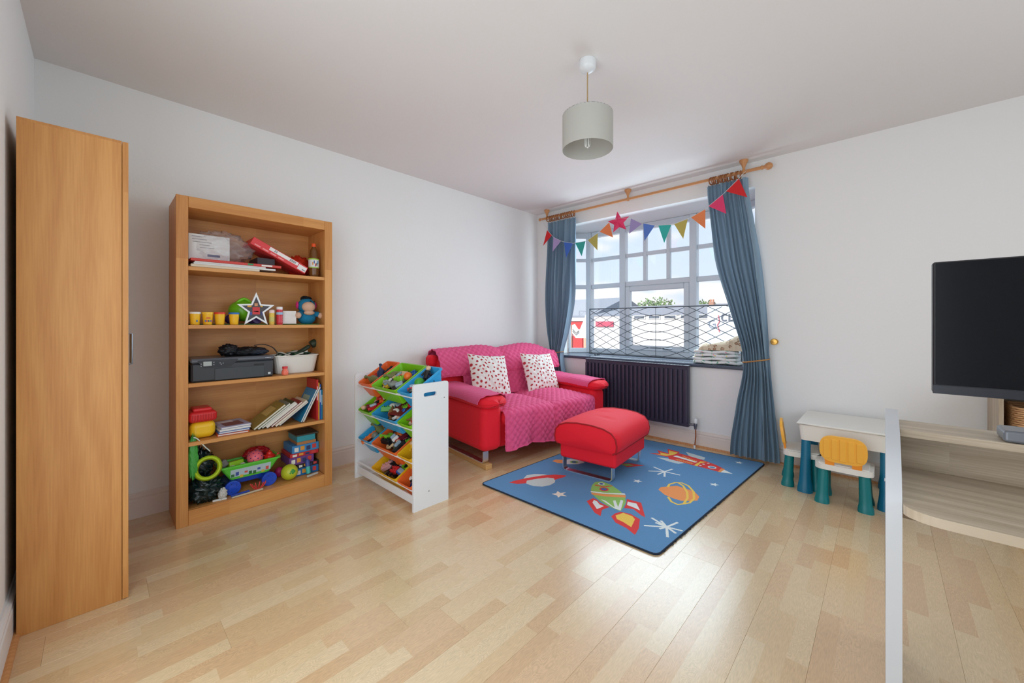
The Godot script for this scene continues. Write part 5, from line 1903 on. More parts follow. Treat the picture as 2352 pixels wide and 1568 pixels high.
func build_shelf_printer() -> void:
	var y: float = SH[2]
	var grey := mat("printer_grey", rgb(52, 55, 60), 0.35)
	var t := thing("printer", "dark grey inkjet printer with a small display", "printer", tf(Vector3(-3.015, y + 0.0005, -0.573)))
	var st := S()
	bb(st, Vector3(-0.13, 0, -0.21), Vector3(0.13, 0.112, 0.21), 0.010); part(t, "body", st, grey)
	st = S(); bb(st, Vector3(-0.132, 0.112, -0.213), Vector3(0.134, 0.137, 0.213), 0.008); part(t, "scanner_lid", st, mat("printer_light", rgb(92, 96, 104), 0.3))
	# control panel, paper door, slot and marks on the front face (x+)
	st = S(); prism(st, round_poly([Vector2(-0.185, 0.128), Vector2(0.02, 0.128), Vector2(-0.02, 0.084), Vector2(-0.155, 0.084)], 0.012, 4), 0.012, Transform3D(Basis(Vector3.FORWARD, Vector3.UP, Vector3.RIGHT), Vector3(0.132, 0, 0))); var pn := part(t, "control_panel", st, mat("printer_panel", rgb(36, 38, 44), 0.25))
	st = S(); bx(st, Vector3(0.1385, 0.107, 0.135), Vector3(0.002, 0.026, 0.04), 0.0008); part(pn, "display", st, col(172, 180, 178, 0.3))
	for q in [[0.107, 0.165], [0.095, 0.165], [0.114, 0.105], [0.100, 0.105], [0.108, 0.075], [0.100, 0.07], [0.106, 0.06]]:
		st = S(); lathe(st, [[0.0026, 0], [0.0026, 0.001], [0, 0.001]], 8, Transform3D(Basis(Vector3.DOWN, Vector3.RIGHT, Vector3.BACK), Vector3(0.138, q[0], q[1]))); part(pn, "button", st, col(180, 184, 190))
	st = S(); bb(st, Vector3(0.1295, 0.006, -0.155), Vector3(0.1335, 0.076, 0.10), 0.002); part(t, "paper_door", st, mat("printer_door", rgb(60, 64, 69), 0.4))
	st = S(); bb(st, Vector3(0.129, 0.080, -0.155), Vector3(0.1315, 0.088, -0.10), 0.0005); part(t, "slot", st, col(16, 16, 18))
	st = S(); bx(st, Vector3(0.1312, 0.024, -0.185), Vector3(0.002, 0.013, 0.015), 0.001); part(t, "badge", st, col(206, 210, 214))
	for k in 4: patch(t, "printed_letter", Vector3(0.1348, 0.1245, -0.165 - k * 0.008), Vector3(0.0008, 0.005, 0.005), col(206, 210, 214))
	# shoulder bag lying on the printer
	t = thing("shoulder_bag", "flat black shoulder bag lying on the printer", "bag", tf(Vector3(-3.02, y + 0.138, -0.64)))
	st = S()
	blob(st, Vector3(0, 0.026, -0.03), Vector3(0.085, 0.0255, 0.105), 0.35, 14)
	blob(st, Vector3(0.01, 0.036, 0.075), Vector3(0.055, 0.0355, 0.05), 0.4, 19)
	part(t, "pouch", st, mat("nylon_black", rgb(22, 24, 30), 0.55))
	st = S(); blob(st, Vector3(0.05, 0.022, -0.07), Vector3(0.042, 0.021, 0.06), 0.25, 25); part(t, "pocket", st, mat("nylon_navy", rgb(34, 42, 56), 0.55))
	st = S(); tube(st, curve([Vector3(-0.02, 0.06, -0.07), Vector3(0.0, 0.066, -0.12), Vector3(0.03, 0.045, -0.165), Vector3(0.05, 0.012, -0.185)], 6), 0.009, 6, false, ID, [], 0.3); part(t, "strap", st, mat("nylon_black", rgb(22, 24, 30), 0.55))
	st = S(); bx(st, Vector3(0.075, 0.03, -0.045), Vector3(0.004, 0.012, 0.014), 0.001); part(t, "buckle", st, M["steel"])
	# white basin of cables
	t = thing("basin", "white plastic basin full of cables beside the printer", "basin", tf(Vector3(-3.03, y + 0.0005, -0.945)))
	var rings := []
	for q in [[0.082, 0.0, 0.118], [0.088, 0.006, 0.124], [0.104, 0.118, 0.143], [0.110, 0.120, 0.149], [0.110, 0.126, 0.149], [0.102, 0.126, 0.141], [0.086, 0.01, 0.121]]:
		var ring := []
		for p in round_poly(rect2(-q[0], -q[2], q[0], q[2]), 0.06, 5): ring.append(Vector3(p.x, q[1], p.y))
		rings.append(ring)
	st = S()
	for k in rings.size() - 1:
		for e in rings[k].size():
			var e2: int = (e + 1) % rings[k].size()
			var a: Vector3 = rings[k][e]
			poly(st, [a, rings[k][e2], rings[k + 1][e2], rings[k + 1][e]], Vector3(0, a.y, 0) if k < 4 else (a * 2.0 if k == 5 else Vector3(0, 0, 0)))
	poly(st, rings[0], Vector3(0, 1, 0))
	poly(st, rings[6], Vector3(0, -1, 0))
	part(t, "tub", st, mat("basin_white", rgb(228, 225, 218), 0.4))
	var cables := [["black", rgb(24, 24, 26)], ["green", rgb(40, 130, 66)], ["pale grey", rgb(190, 186, 172)], ["dark green", rgb(30, 66, 44)], ["white", rgb(224, 222, 212)]]
	var r := RandomNumberGenerator.new(); r.seed = 33
	for c in cables:
		var pts := []
		for k in 9: pts.append(Vector3(r.randf_range(-0.075, 0.08), r.randf_range(0.06, 0.15), r.randf_range(-0.105, 0.115)))
		st = S(); tube(st, curve(pts, 6), 0.005, 6)
		solo("cable", "tangled %s cable in the white basin" % c[0], "cable", st, mat("cable_" + c[0].replace(" ", "_"), c[1], 0.5), tf(Vector3(-3.03, y + 0.001, -0.945)), "cables in the basin")
	st = S(); bx(st, Vector3.ZERO, Vector3(0.03, 0.026, 0.10), 0.008); lathe(st, [[0, -0.03], [0.026, -0.03], [0.03, -0.01], [0.026, 0.01], [0, 0.012]], 14, tf(Vector3(0, 0, -0.07), 90, 0, 0))
	solo("toy_torch", "dark green torch sticking out of the white basin", "torch", st, col(46, 62, 46), Transform3D(Basis(Vector3.RIGHT, deg_to_rad(32)), Vector3(-3.05, y + 0.155, -1.02)))
	t = thing("bubble_bottle", "tiny coral bottle with a red cap in front of the basin", "bottle", tf(Vector3(-2.892, y + 0.0005, -0.852)))
	st = S(); lathe(st, [[0, 0], [0.017, 0.001], [0.021, 0.012], [0.020, 0.026], [0.014, 0.040], [0.013, 0.046]], 16); part(t, "body", st, col(244, 120, 96, 0.3))
	st = S(); lathe(st, [[0.0165, 0.044], [0.0165, 0.056], [0.015, 0.058], [0, 0.058]], 16); part(t, "cap", st, col(220, 48, 56))

func build_shelf_books() -> void:
	var y: float = SH[1]
	# plastic bucket toy, yellow below and red above
	var t := thing("toy_bucket", "yellow plastic toy bucket with a ribbed red top", "toy", tf(Vector3(-2.985, y + 0.0005, -0.423)))
	var st := S()
	rbx(st, Vector3(0, 0.052, 0), Vector3(0.15, 0.10, 0.125), 0.035); part(t, "bucket", st, col(248, 198, 34, 0.35))
	st = S()
	rbx(st, Vector3(0, 0.130, 0), Vector3(0.158, 0.062, 0.135), 0.02); part(t, "lid", st, col(214, 38, 42, 0.35))
	for k in 9:
		st = S(); bx(st, Vector3(0.0795, 0.125, -0.05 + k * 0.0125), Vector3(0.004, 0.04, 0.005), 0.001); part(t, "rib", st, col(190, 28, 34, 0.35))
	st = S(); rbx(st, Vector3(0.0, 0.168, 0.0), Vector3(0.11, 0.022, 0.09), 0.010); part(t, "knob", st, col(222, 50, 52, 0.35))
	var mags := [["orange", rgb(226, 110, 66)], ["blue", rgb(86, 124, 190)], ["white", rgb(226, 228, 232)], ["lilac", rgb(170, 172, 204)]]
	for k in 4:
		t = box_thing("magazine", "%s magazine in the flat pile beside the toy bucket" % mags[k][0], "magazine", Vector3(-3.10, y + 0.0005 + k * 0.0135, -0.655), Vector3(-2.895, y + 0.013 + k * 0.0135, -0.495), mat("mag_%d" % k, mags[k][1], 0.5), -4.0 + k * 3.0, "flat pile of magazines")
		patch(t, "page_edge", Vector3(0.1027, 0.006, 0.0), Vector3(0.0006, 0.006, 0.15), col(232, 230, 226))
		if k == 3:
			patch(t, "cover_print", Vector3(0.02, 0.0128, 0.0), Vector3(0.12, 0.0006, 0.10), col(120, 70, 84))
			patch(t, "cover_print", Vector3(-0.05, 0.0130, 0.02), Vector3(0.05, 0.0006, 0.08), col(222, 224, 236))
	var g := "books leaning on the fourth shelf"
	var cov := [["olive brown", rgb(150, 134, 60)], ["grey green", rgb(112, 134, 120)], ["dark green", rgb(36, 74, 44)], ["white", rgb(226, 224, 220)], ["dark red", rgb(150, 44, 50)], ["cream", rgb(226, 214, 190)], ["navy", rgb(40, 52, 92)]]
	var z := -0.672
	for k in 7:
		var th := 0.013 if k != 3 else 0.018
		book("%s book leaning low in the slanted pile" % cov[k][0], 0.225 + 0.008 * (k % 3), th, 0.19, cov[k][1], Vector3(-2.995 + 0.004 * (k % 2), y + 0.001 + th * cos(deg_to_rad(36)), z), 36, g)
		z -= th / sin(deg_to_rad(36)) + 0.0005
	var steep := [["sky blue", rgb(40, 140, 190)], ["grey", rgb(170, 170, 166)]]
	z = -0.948
	for k in 2:
		book("%s book leaning steeply against the upright books" % steep[k][0], 0.235 + 0.02 * k, 0.011, 0.19, steep[k][1], Vector3(-2.99, y + 0.001 + 0.011 * cos(deg_to_rad(64)), z), 64, g)
		z -= 0.0135
	var ups := [["red", rgb(196, 40, 44), 0.012, 0.285], ["yellow", rgb(232, 176, 40), 0.007, 0.262], ["blue", rgb(36, 84, 170), 0.010, 0.25], ["teal", rgb(24, 128, 170), 0.009, 0.21]]
	z = -1.055
	for u in ups:
		spine_book("thin %s book standing upright at the right end" % u[0], z, u[2], u[3], 0.19, u[1], "upright books on the fourth shelf")
		z -= u[2] + 0.0008

func build_shelf_bottom() -> void:
	var y: float = SH[0]
	# glossy dark bag with a lime handle
	var t := thing("bin_bag", "shiny dark green plastic bag in the bottom left corner", "bag", tf(Vector3(-2.965, y, -0.435)))
	var st := S()
	blob(st, Vector3(0, 0.075, 0), Vector3(0.082, 0.0745, 0.078), 0.55, 31, true, 3.0); part(t, "bag", st, mat("bag_dark", rgb(18, 40, 40), 0.16))
	st = S()
	blob(st, Vector3(-0.02, 0.225, 0.015), Vector3(0.05, 0.075, 0.06), 0.6, 37, false, 3.0); part(t, "bag_top", st, mat("bag_dark", rgb(18, 40, 40), 0.16))
	st = S()
	var hp := []
	for k in 20:
		var a := TAU * k / 20.0
		hp.append(Vector3(0.065, 0.21 + 0.062 * sin(a), -0.008 + 0.058 * cos(a)))
	tube(st, hp, 0.013, 6, true, ID, [], 0.35); part(t, "handle", st, col(190, 224, 40, 0.45))
	t = thing("green_carrier", "bright green carrier bag hanging in the lower left of the bookcase", "bag", tf(Vector3(-2.90, y + 0.17, -0.375)))
	st = S()
	blob(st, Vector3(0, 0.12, 0), Vector3(0.012, 0.118, 0.022), 0.35, 41, false, 4.0); part(t, "bag", st, mat("carrier_green", rgb(70, 168, 70), 0.25))
	st = S()
	tube(st, curve([Vector3(0.012, 0.24, 0.0), Vector3(0.016, 0.225, -0.02), Vector3(0.02, 0.185, -0.045), Vector3(0.018, 0.145, -0.075)], 5), 0.011, 6, false, ID, [], 0.25); part(t, "ribbon", st, col(214, 224, 210))
	st = S()
	blob(st, Vector3(-2.905, y + 0.035, -0.515), Vector3(0.018, 0.0345, 0.022), 0.3, 51)
	solo("clear_sack", "small cloudy plastic sack beside the dark bag", "bag", st, col(206, 204, 196, 0.3))
	# wagon
	t = thing("toy_wagon", "green plastic pull-along wagon with blue wheels", "toy", tf(Vector3(-3.02, y + 0.0005, -0.672)))
	var rings := []
	for q in [[0.066, 0.088, 0.110], [0.082, 0.165, 0.160], [0.090, 0.168, 0.170], [0.090, 0.178, 0.170], [0.078, 0.178, 0.156], [0.062, 0.092, 0.106]]:
		var ring := []
		for p in round_poly(rect2(-q[0], -q[2], q[0], q[2]), 0.025, 4): ring.append(Vector3(p.x, q[1], p.y))
		rings.append(ring)
	st = S()
	for k in rings.size() - 1:
		for e in rings[k].size():
			var e2: int = (e + 1) % rings[k].size()
			var a: Vector3 = rings[k][e]
			poly(st, [a, rings[k][e2], rings[k + 1][e2], rings[k + 1][e]], Vector3(0, a.y, 0) if k < 3 else (Vector3(0, 0, 0) if k == 3 else a * 2.0))
	poly(st, rings[0], Vector3(0, 1, 0))
	poly(st, rings[5], Vector3(0, -1, 0))
	var tub := part(t, "tub", st, col(94, 202, 62, 0.35))
	# printed scene on the side
	var sl := Transform3D(Basis(Vector3.FORWARD, Vector3(0.2, 0.98, 0), Vector3(0.98, -0.2, 0)), Vector3(0.0755, 0.128, 0))
	st = S(); bx(st, Vector3.ZERO, Vector3(0.22, 0.05, 0.0012), 0, sl); part(tub, "sticker", st, col(186, 208, 214))
	for k in 9:
		st = S(); bx(st, Vector3(-0.098 + k * 0.0235, -0.014 + 0.012 * sin(k * 2.4), 0.0008), Vector3(0.017, 0.018 + 0.006 * sin(k * 1.7), 0.0006), 0, sl)
		part(tub, "sticker_print", st, [col(60, 120, 70), col(70, 90, 170), col(230, 190, 70), col(220, 90, 80), col(44, 110, 60)][k % 5])
	for q in [[-0.10], [0.10]]:
		for s in [-1, 1]:
			st = S(); lathe(st, [[0, -0.011], [0.012, -0.012], [0.030, -0.008], [0.036, -0.011], [0.043, -0.009], [0.043, 0.009], [0.036, 0.011], [0.030, 0.008], [0.012, 0.012], [0, 0.011]], 22, Transform3D(Basis(Vector3.UP, Vector3.RIGHT, Vector3.FORWARD), Vector3(s * 0.078, 0.043, q[0])))
			var wh := part(t, "wheel", st, col(24, 74, 196, 0.35))
			if s > 0:
				for k in 5:
					st = S(); lathe(st, [[0.005, 0.0085], [0.005, 0.0095], [0, 0.0095]], 8, Transform3D(Basis(Vector3.UP, Vector3.RIGHT, Vector3.FORWARD), Vector3(s * 0.078, 0.043 + 0.021 * sin(TAU * k / 5.0), q[0] + 0.021 * cos(TAU * k / 5.0)))); part(wh, "hole", st, col(14, 24, 40))
	st = S()
	bar(st, Vector3(-0.07, 0.043, 0.10), Vector3(0.07, 0.043, 0.10), 0.006); bar(st, Vector3(-0.07, 0.043, -0.10), Vector3(0.07, 0.043, -0.10), 0.006)
	bb(st, Vector3(-0.02, 0.043, -0.10), Vector3(0.02, 0.09, 0.10), 0.003)
	part(t, "chassis", st, col(24, 74, 196, 0.35))
	# load of the wagon
	t = thing("dotted_ball", "pink rubber ball with purple dots in the wagon", "ball", tf(Vector3(-2.985, y + 0.190, -0.703)))
	st = S(); ball(st, Vector3.ZERO, Vector3.ONE * 0.046, 24); part(t, "ball", st, col(240, 106, 122, 0.4))
	for k in 46:
		var ph := acos(1.0 - 2.0 * (k + 0.5) / 46.0)
		var th := PI * (1.0 + sqrt(5.0)) * k
		var d := Vector3(sin(ph) * cos(th), cos(ph), sin(ph) * sin(th))
		st = S(); ball(st, d * 0.0445, Vector3.ONE * 0.0042, 8); part(t, "dot", st, col(92, 50, 118, 0.4))
	t = thing("toy_teapot", "red plastic toy teapot in the wagon", "toy", tf(Vector3(-2.99, y + 0.142, -0.787)))
	st = S(); lathe(st, [[0, 0], [0.026, 0.002], [0.036, 0.02], [0.032, 0.042], [0.018, 0.052], [0.016, 0.058]], 18); part(t, "body", st, col(214, 38, 30, 0.3))
	st = S(); lathe(st, [[0.018, 0.054], [0.016, 0.064], [0.006, 0.068], [0.007, 0.074], [0, 0.077]], 16); part(t, "lid", st, col(222, 48, 34, 0.3))
	st = S(); tube(st, [Vector3(0.0, 0.022, -0.03), Vector3(0.002, 0.030, -0.045), Vector3(0.002, 0.046, -0.054)], 0.007, 8, false, ID, [0.011, 0.008, 0.006]); part(t, "spout", st, col(214, 38, 30, 0.3))
	st = S(); tube(st, curve([Vector3(0, 0.044, 0.028), Vector3(0, 0.048, 0.05), Vector3(0, 0.022, 0.05), Vector3(0, 0.014, 0.03)], 5), 0.005, 7); part(t, "handle", st, col(214, 38, 30, 0.3))
	t = thing("toy_truck", "small lime toy truck with a grey scoop in the wagon", "toy", tf(Vector3(-3.0, y + 0.115, -0.60), 0, 15, 12))
	st = S(); rbx(st, Vector3(0, 0.058, 0), Vector3(0.06, 0.035, 0.085), 0.008); part(t, "body", st, col(150, 204, 34, 0.35))
	st = S(); rbx(st, Vector3(0, 0.098, 0.03), Vector3(0.06, 0.045, 0.045), 0.012, tf(Vector3.ZERO, 25, 0, 0)); part(t, "scoop", st, col(122, 122, 118))
	for q in [[0.034, -0.028], [0.034, 0.03], [-0.034, -0.028], [-0.034, 0.03]]:
		st = S(); lathe(st, [[0, -0.006], [0.018, -0.006], [0.018, 0.006], [0, 0.006]], 14, Transform3D(Basis(Vector3.UP, Vector3.RIGHT, Vector3.FORWARD), Vector3(q[0], 0.036, q[1]))); part(t, "wheel", st, col(210, 206, 190))
	st = S(); blob(st, Vector3(-3.085, y + 0.19, -0.735), Vector3(0.035, 0.04, 0.075), 0.3, 61)
	solo("red_scoop", "dark red plastic scoop behind the pink ball", "toy", st, col(176, 26, 34, 0.35))
	# ball, coral toy, sticks and box stack
	t = thing("play_ball", "yellow green play ball with a green leaf print", "ball", tf(Vector3(-2.945, y + 0.0525, -0.895)))
	st = S(); ball(st, Vector3.ZERO, Vector3.ONE * 0.052, 26); part(t, "ball", st, col(196, 206, 48, 0.35))
	for q in [[0.25, 0.35, 0.011], [0.40, 0.22, 0.010], [0.12, 0.20, 0.009], [0.28, 0.02, 0.006], [0.10, -0.08, 0.005]]:
		var d := Vector3(0.9, q[0], -q[1] + 0.1).normalized()
		st = S(); ball(st, Vector3.ZERO, Vector3(q[2], 0.0022, q[2]), 10, Transform3D(Basis(Quaternion(Vector3.UP, d)), d * 0.0515)); part(t, "leaf_print", st, col(70, 160, 70))
	t = thing("coral_toy", "branching coral red plastic toy under the wagon", "toy", tf(Vector3(-2.90, y + 0.0005, -0.70)))
	st = S()
	var r := RandomNumberGenerator.new(); r.seed = 17
	for k in 11:
		var a := TAU * k / 11.0
		var d := Vector3(cos(a) * 0.010, 0.02, sin(a) * 0.026)
		tube(st, [Vector3(0, 0.004, 0), d, d * 1.7 + Vector3(0, r.randf_range(0.004, 0.02), 0)], 0.003, 6)
	part(t, "branch", st, col(222, 70, 62, 0.5))
	var sticks := [["pale wooden stick lying below the wagon", Vector3(-2.885, y + 0.006, -0.64), 0.17, 4.0, col(206, 192, 164, 0.7)], ["white stick with green ends at the bookcase front", Vector3(-2.9, y + 0.0055, -0.50), 0.07, -12.0, col(230, 232, 226, 0.5)], ["blue plastic rod at the bookcase front", Vector3(-2.883, y + 0.0175, -0.60), 0.10, 6.0, col(40, 70, 170, 0.4)]]
	for s in sticks:
		st = S(); bx(st, Vector3.ZERO, Vector3(0.012, 0.010, s[2]), 0.002)
		solo("play_stick", s[0], "stick", st, s[4], tf(s[1], 0, s[3], 0))
	var gp := "game boxes piled in the bottom right of the bookcase"
	var boxes := [
		["game_box", "blue game box at the bottom of the pile", 0.0005, 0.052, -0.935, -1.092, rgb(30, 110, 176)],
		["game_box", "black game box, second from the bottom of the pile", 0.0525, 0.082, -0.95, -1.094, rgb(30, 32, 38)],
		["game_box", "purple game box in the middle of the pile", 0.0825, 0.135, -0.90, -1.06, rgb(112, 66, 138)],
		["game_box", "red game box below the blue and white one", 0.1355, 0.162, -0.905, -1.092, rgb(196, 44, 52)],
		["game_box", "blue and white game box near the top of the pile", 0.1625, 0.215, -0.918, -1.094, rgb(60, 140, 200)],
		["wooden_tray", "wooden tray on the blue and white game box", 0.2155, 0.236, -0.95, -1.075, rgb(182, 126, 78)],
		["teal_case", "small teal case on top of the pile", 0.2365, 0.276, -0.95, -1.07, rgb(54, 156, 172)],
		["flat_book", "dark flat book lying on the teal case", 0.2765, 0.286, -0.945, -1.092, rgb(70, 72, 66)],
	]
	for b in boxes:
		t = box_thing(b[0], b[1], "tray" if b[0] == "wooden_tray" else "case" if b[0] == "teal_case" else "book" if b[0] == "flat_book" else "box", Vector3(-3.15, y + b[2], b[5]), Vector3(-2.965, y + b[3], b[4]), mat("stack_%02x%02x%02x" % [(b[6] as Color).r8, (b[6] as Color).g8, (b[6] as Color).b8], b[6], 0.45), 0.0, gp)
		if b[0] == "game_box":
			var hh: float = (b[3] - b[2])
			var ww: float = absf(b[5] - b[4])
			for k in 4:
				patch(t, "printed_picture", Vector3(0.0928, hh * (0.45 + 0.1 * (k % 2)), ww * (0.34 - 0.22 * k)), Vector3(0.0006, hh * 0.55, ww * 0.15), [col(236, 232, 224), col(230, 160, 60), col(44, 60, 110), col(210, 70, 70)][k])
	t = thing("squeeze_bottle", "blue and turquoise squeeze bottle leaning on the game boxes", "bottle", tf(Vector3(-2.93, y + 0.012, -1.012), 0, 0, 14))
	st = S(); lathe(st, [[0, 0], [0.013, 0.002], [0.015, 0.01], [0.015, 0.05]], 14); part(t, "body", st, col(70, 190, 180, 0.35))
	st = S(); lathe(st, [[0.0155, 0.05], [0.0155, 0.085], [0.009, 0.098], [0, 0.10]], 14); part(t, "cap", st, col(64, 84, 160, 0.35))
	st = S(); bx(st, Vector3(0, 0, 0), Vector3(0.018, 0.014, 0.085), 0.004)
	solo("foam_bar", "pale grey foam bar lying in the bottom right corner", "toy", st, col(198, 196, 188, 0.7), tf(Vector3(-2.905, y + 0.0078, -1.03), 0, 18, 0))
	st = S(); ball(st, Vector3.ZERO, Vector3(0.045, 0.045, 0.045), 18)
	solo("dark_ball", "dark blue ball beside the dark bag", "ball", st, col(52, 66, 88, 0.45), tf(Vector3(-3.06, y + 0.0455, -0.545)))
	st = S(); ball(st, Vector3.ZERO, Vector3(0.03, 0.034, 0.03), 16)
	solo("magenta_ball", "small magenta ball behind the yellow green one", "ball", st, col(190, 30, 104, 0.45), tf(Vector3(-3.05, y + 0.0345, -0.862)))

# ---------------------------------------------------------------- toys in the bins

func make_toy(kind: String, c: Color, label: String, T: Transform3D, group: String) -> void:
	var m := mat("toy_%02x%02x%02x" % [c.r8, c.g8, c.b8], c, 0.4)
	var dark := col(30, 30, 34, 0.5)
	var st := S()
	match kind:
		"car":
			var t := thing("toy_car", label, "toy", T, group)
			rbx(st, Vector3(0, 0.012, 0), Vector3(0.034, 0.018, 0.07), 0.006); part(t, "body", st, m)
			st = S(); rbx(st, Vector3(0, 0.026, -0.004), Vector3(0.028, 0.016, 0.036), 0.006); part(t, "cabin", st, col(150, 170, 186, 0.2))
			for q in [[0.018, 0.022], [0.018, -0.022], [-0.018, 0.022], [-0.018, -0.022]]:
				st = S(); lathe(st, [[0, -0.004], [0.010, -0.004], [0.010, 0.004], [0, 0.004]], 12, Transform3D(Basis(Vector3.UP, Vector3.RIGHT, Vector3.FORWARD), Vector3(q[0], 0.006, q[1]))); part(t, "wheel", st, dark)
		"figure":
			var t := thing("toy_figure", label, "toy", T, group)
			tube(st, [Vector3(0, 0.012, -0.008), Vector3(0, 0.015, 0.03)], 0.014, 10, false, ID, [0.012, 0.015]); part(t, "body", st, m)
			st = S(); ball(st, Vector3(0, 0.016, 0.044), Vector3(0.012, 0.012, 0.013), 12); part(t, "head", st, col(222, 184, 150))
			for s in [-1, 1]:
				st = S(); tube(st, [Vector3(s * 0.013, 0.016, 0.024), Vector3(s * 0.024, 0.018, 0.006)], 0.0045, 7); part(t, "arm", st, m)
				st = S(); tube(st, [Vector3(s * 0.006, 0.012, -0.008), Vector3(s * 0.009, 0.012, -0.04)], 0.006, 7); part(t, "leg", st, dark)
		"block":
			var t := thing("toy_block", label, "toy", T, group)
			bx(st, Vector3(0, 0.014, 0), Vector3(0.032, 0.022, 0.062), 0.002); part(t, "brick", st, m)
			for q in [[-0.008, -0.02], [0.008, -0.02], [-0.008, 0.0], [0.008, 0.0], [-0.008, 0.02], [0.008, 0.02]]:
				st = S(); lathe(st, [[0.0055, 0.025], [0.0055, 0.030], [0, 0.030]], 10, tf(Vector3(q[0], 0, q[1]))); part(t, "stud", st, m)
		"dino":
			var t := thing("toy_dinosaur", label, "toy", T, group)
			tube(st, curve([Vector3(0, 0.008, -0.065), Vector3(0, 0.016, -0.035), Vector3(0, 0.024, 0.0), Vector3(0, 0.028, 0.025), Vector3(0, 0.042, 0.04), Vector3(0, 0.046, 0.058)], 5), 0.01, 10, false, ID, dino_r(26)); part(t, "body", st, m)
			for q in [[0.010, 0.016], [-0.010, 0.016], [0.011, -0.018], [-0.011, -0.018]]:
				st = S(); tube(st, [Vector3(q[0], 0.022, q[1]), Vector3(q[0] * 1.4, 0.0, q[1])], 0.005, 7); part(t, "leg", st, m)
		"ring":
			var t := thing("toy_ring", label, "toy", T, group)
			var pts := []
			for k in 18: pts.append(Vector3(cos(TAU * k / 18.0) * 0.022, 0.012, sin(TAU * k / 18.0) * 0.022))
			tube(st, pts, 0.008, 9, true); part(t, "ring", st, m)
			st = S(); lathe(st, [[0, 0.006], [0.014, 0.006], [0.014, 0.012], [0, 0.014]], 14); part(t, "hub", st, dark)
		"ball":
			ball(st, Vector3(0, 0.02, 0), Vector3.ONE * 0.022, 16); solo("toy_ball", label, "toy", st, m, T, group)
		"track":
			var t := thing("toy_track", label, "toy", T, group)
			bx(st, Vector3(0, 0.008, 0), Vector3(0.026, 0.008, 0.12), 0.003); part(t, "rail", st, m)
			for k in 6:
				st = S(); bx(st, Vector3(0, 0.014, -0.05 + k * 0.02), Vector3(0.022, 0.005, 0.006), 0.001); part(t, "tooth", st, m)
		"plate":
			bx(st, Vector3(0, 0.006, 0), Vector3(0.13, 0.007, 0.15), 0.003); solo("toy_plate", label, "toy", st, m, T, group)

func dino_r(n: int) -> Array:
	var a := []
	for i in n:
		var u := float(i) / (n - 1)
		a.append(0.003 + 0.017 * exp(-pow((u - 0.48) / 0.22, 2)) + 0.007 * exp(-pow((u - 0.97) / 0.08, 2)))
	return a

func build_bin_toys(bins: Array) -> void:
	var names := ["the orange bin of the top row", "the green bin of the top row", "the blue bin of the top row", "the left green bin of the second row", "the blue bin of the second row", "the right green bin of the second row", "the blue bin of the third row", "the orange bin of the third row", "the yellow bin of the third row", "the yellow bin of the lowest row", "the orange bin of the lowest row"]
	var C := {"black": rgb(28, 28, 32), "red": rgb(206, 34, 40), "green": rgb(70, 160, 50), "blue": rgb(36, 92, 180), "grey": rgb(128, 132, 122), "yellow": rgb(240, 186, 44), "white": rgb(230, 228, 222), "orange": rgb(240, 118, 40), "purple": rgb(110, 66, 160), "olive": rgb(112, 118, 70), "beige": rgb(222, 186, 140), "brown": rgb(140, 96, 62), "lime": rgb(130, 200, 40), "navy": rgb(26, 44, 84), "maroon": rgb(120, 26, 40), "pink": rgb(226, 170, 170)}
	var plan := [
		["dino olive", "car maroon", "dino navy", "figure red", "block black"],
		["car black", "dino grey", "plate beige", "car yellow", "figure purple", "block lime", "ring black", "figure white", "ball orange", "track green", "car orange", "dino olive", "block blue"],
		["figure grey", "car red", "ball green", "block blue", "figure navy", "figure black"],
		["car red", "figure maroon", "track red", "ring black", "figure orange", "ball red", "block white"],
		["plate maroon", "ring white", "dino brown", "block green", "figure blue", "track lime", "car navy", "ball white", "block red"],
		["figure red", "dino brown", "track yellow", "car green"],
		["ball grey", "track orange", "dino olive", "figure navy", "block yellow"],
		["car black", "figure black", "ring beige", "block black", "track lime", "figure red", "car white", "dino lime", "ring black", "figure maroon", "block orange", "ball black", "car navy"],
		["ball orange", "figure yellow", "block lime", "dino brown"],
		["car blue", "block red", "figure black", "block pink", "ring lime", "track white", "ball orange", "car black", "figure navy", "figure green"],
		["figure red", "block white", "dino maroon"],
	]
	var r := RandomNumberGenerator.new(); r.seed = 71
	for b in bins.size():
		var T := bin_frame(bins[b][0], bins[b][2])
		var w: float = bins[b][1] / 2 - 0.062
		var big: bool = bins[b][1] > 0.3
		var n: int = plan[b].size()
		var cols := 4 if big else 2
		var rows := int(ceil(float(n) / cols))
		bin_filler(b, T, bins[b][1] / 2 - 0.045, names[b])
		for k in n:
			var p: PackedStringArray = plan[b][k].split(" ")
			var cx := (k % cols + 0.5) / cols * 2.0 - 1.0
			var cz := (k / cols + 0.5) / rows
			var depth: float = -0.056 + 0.022 * r.randf()
			if p[0] == "plate": depth = -0.022
			if b == 9 or b == 7: depth -= 0.008
			var L := Transform3D(Basis.from_euler(Vector3(r.randf_range(-0.5, 0.5), r.randf() * TAU, r.randf_range(-0.6, 0.6))), Vector3(cx * w, depth, 0.052 + cz * 0.175))
			var sc := r.randf_range(1.2, 1.55)
			if p[0] == "plate":
				sc = 1.0
				L = Transform3D(Basis.from_euler(Vector3(0.08, 0.2, 0.1)), Vector3(-0.05 if b == 4 else 0.04, depth, 0.13 if b == 4 else 0.17))
				if b == 1: sc = 0.6
			var W := T * L
			W.basis = W.basis.scaled_local(Vector3.ONE * sc)
			var kind := {"car": "car", "figure": "figure", "block": "building block", "dino": "dinosaur", "ring": "ring", "ball": "ball", "track": "track piece", "plate": "plate"}[p[0]] as String
			make_toy(p[0], C[p[1]], "small %s toy %s in %s" % [p[1], kind, names[b]], W, "toys in " + names[b])

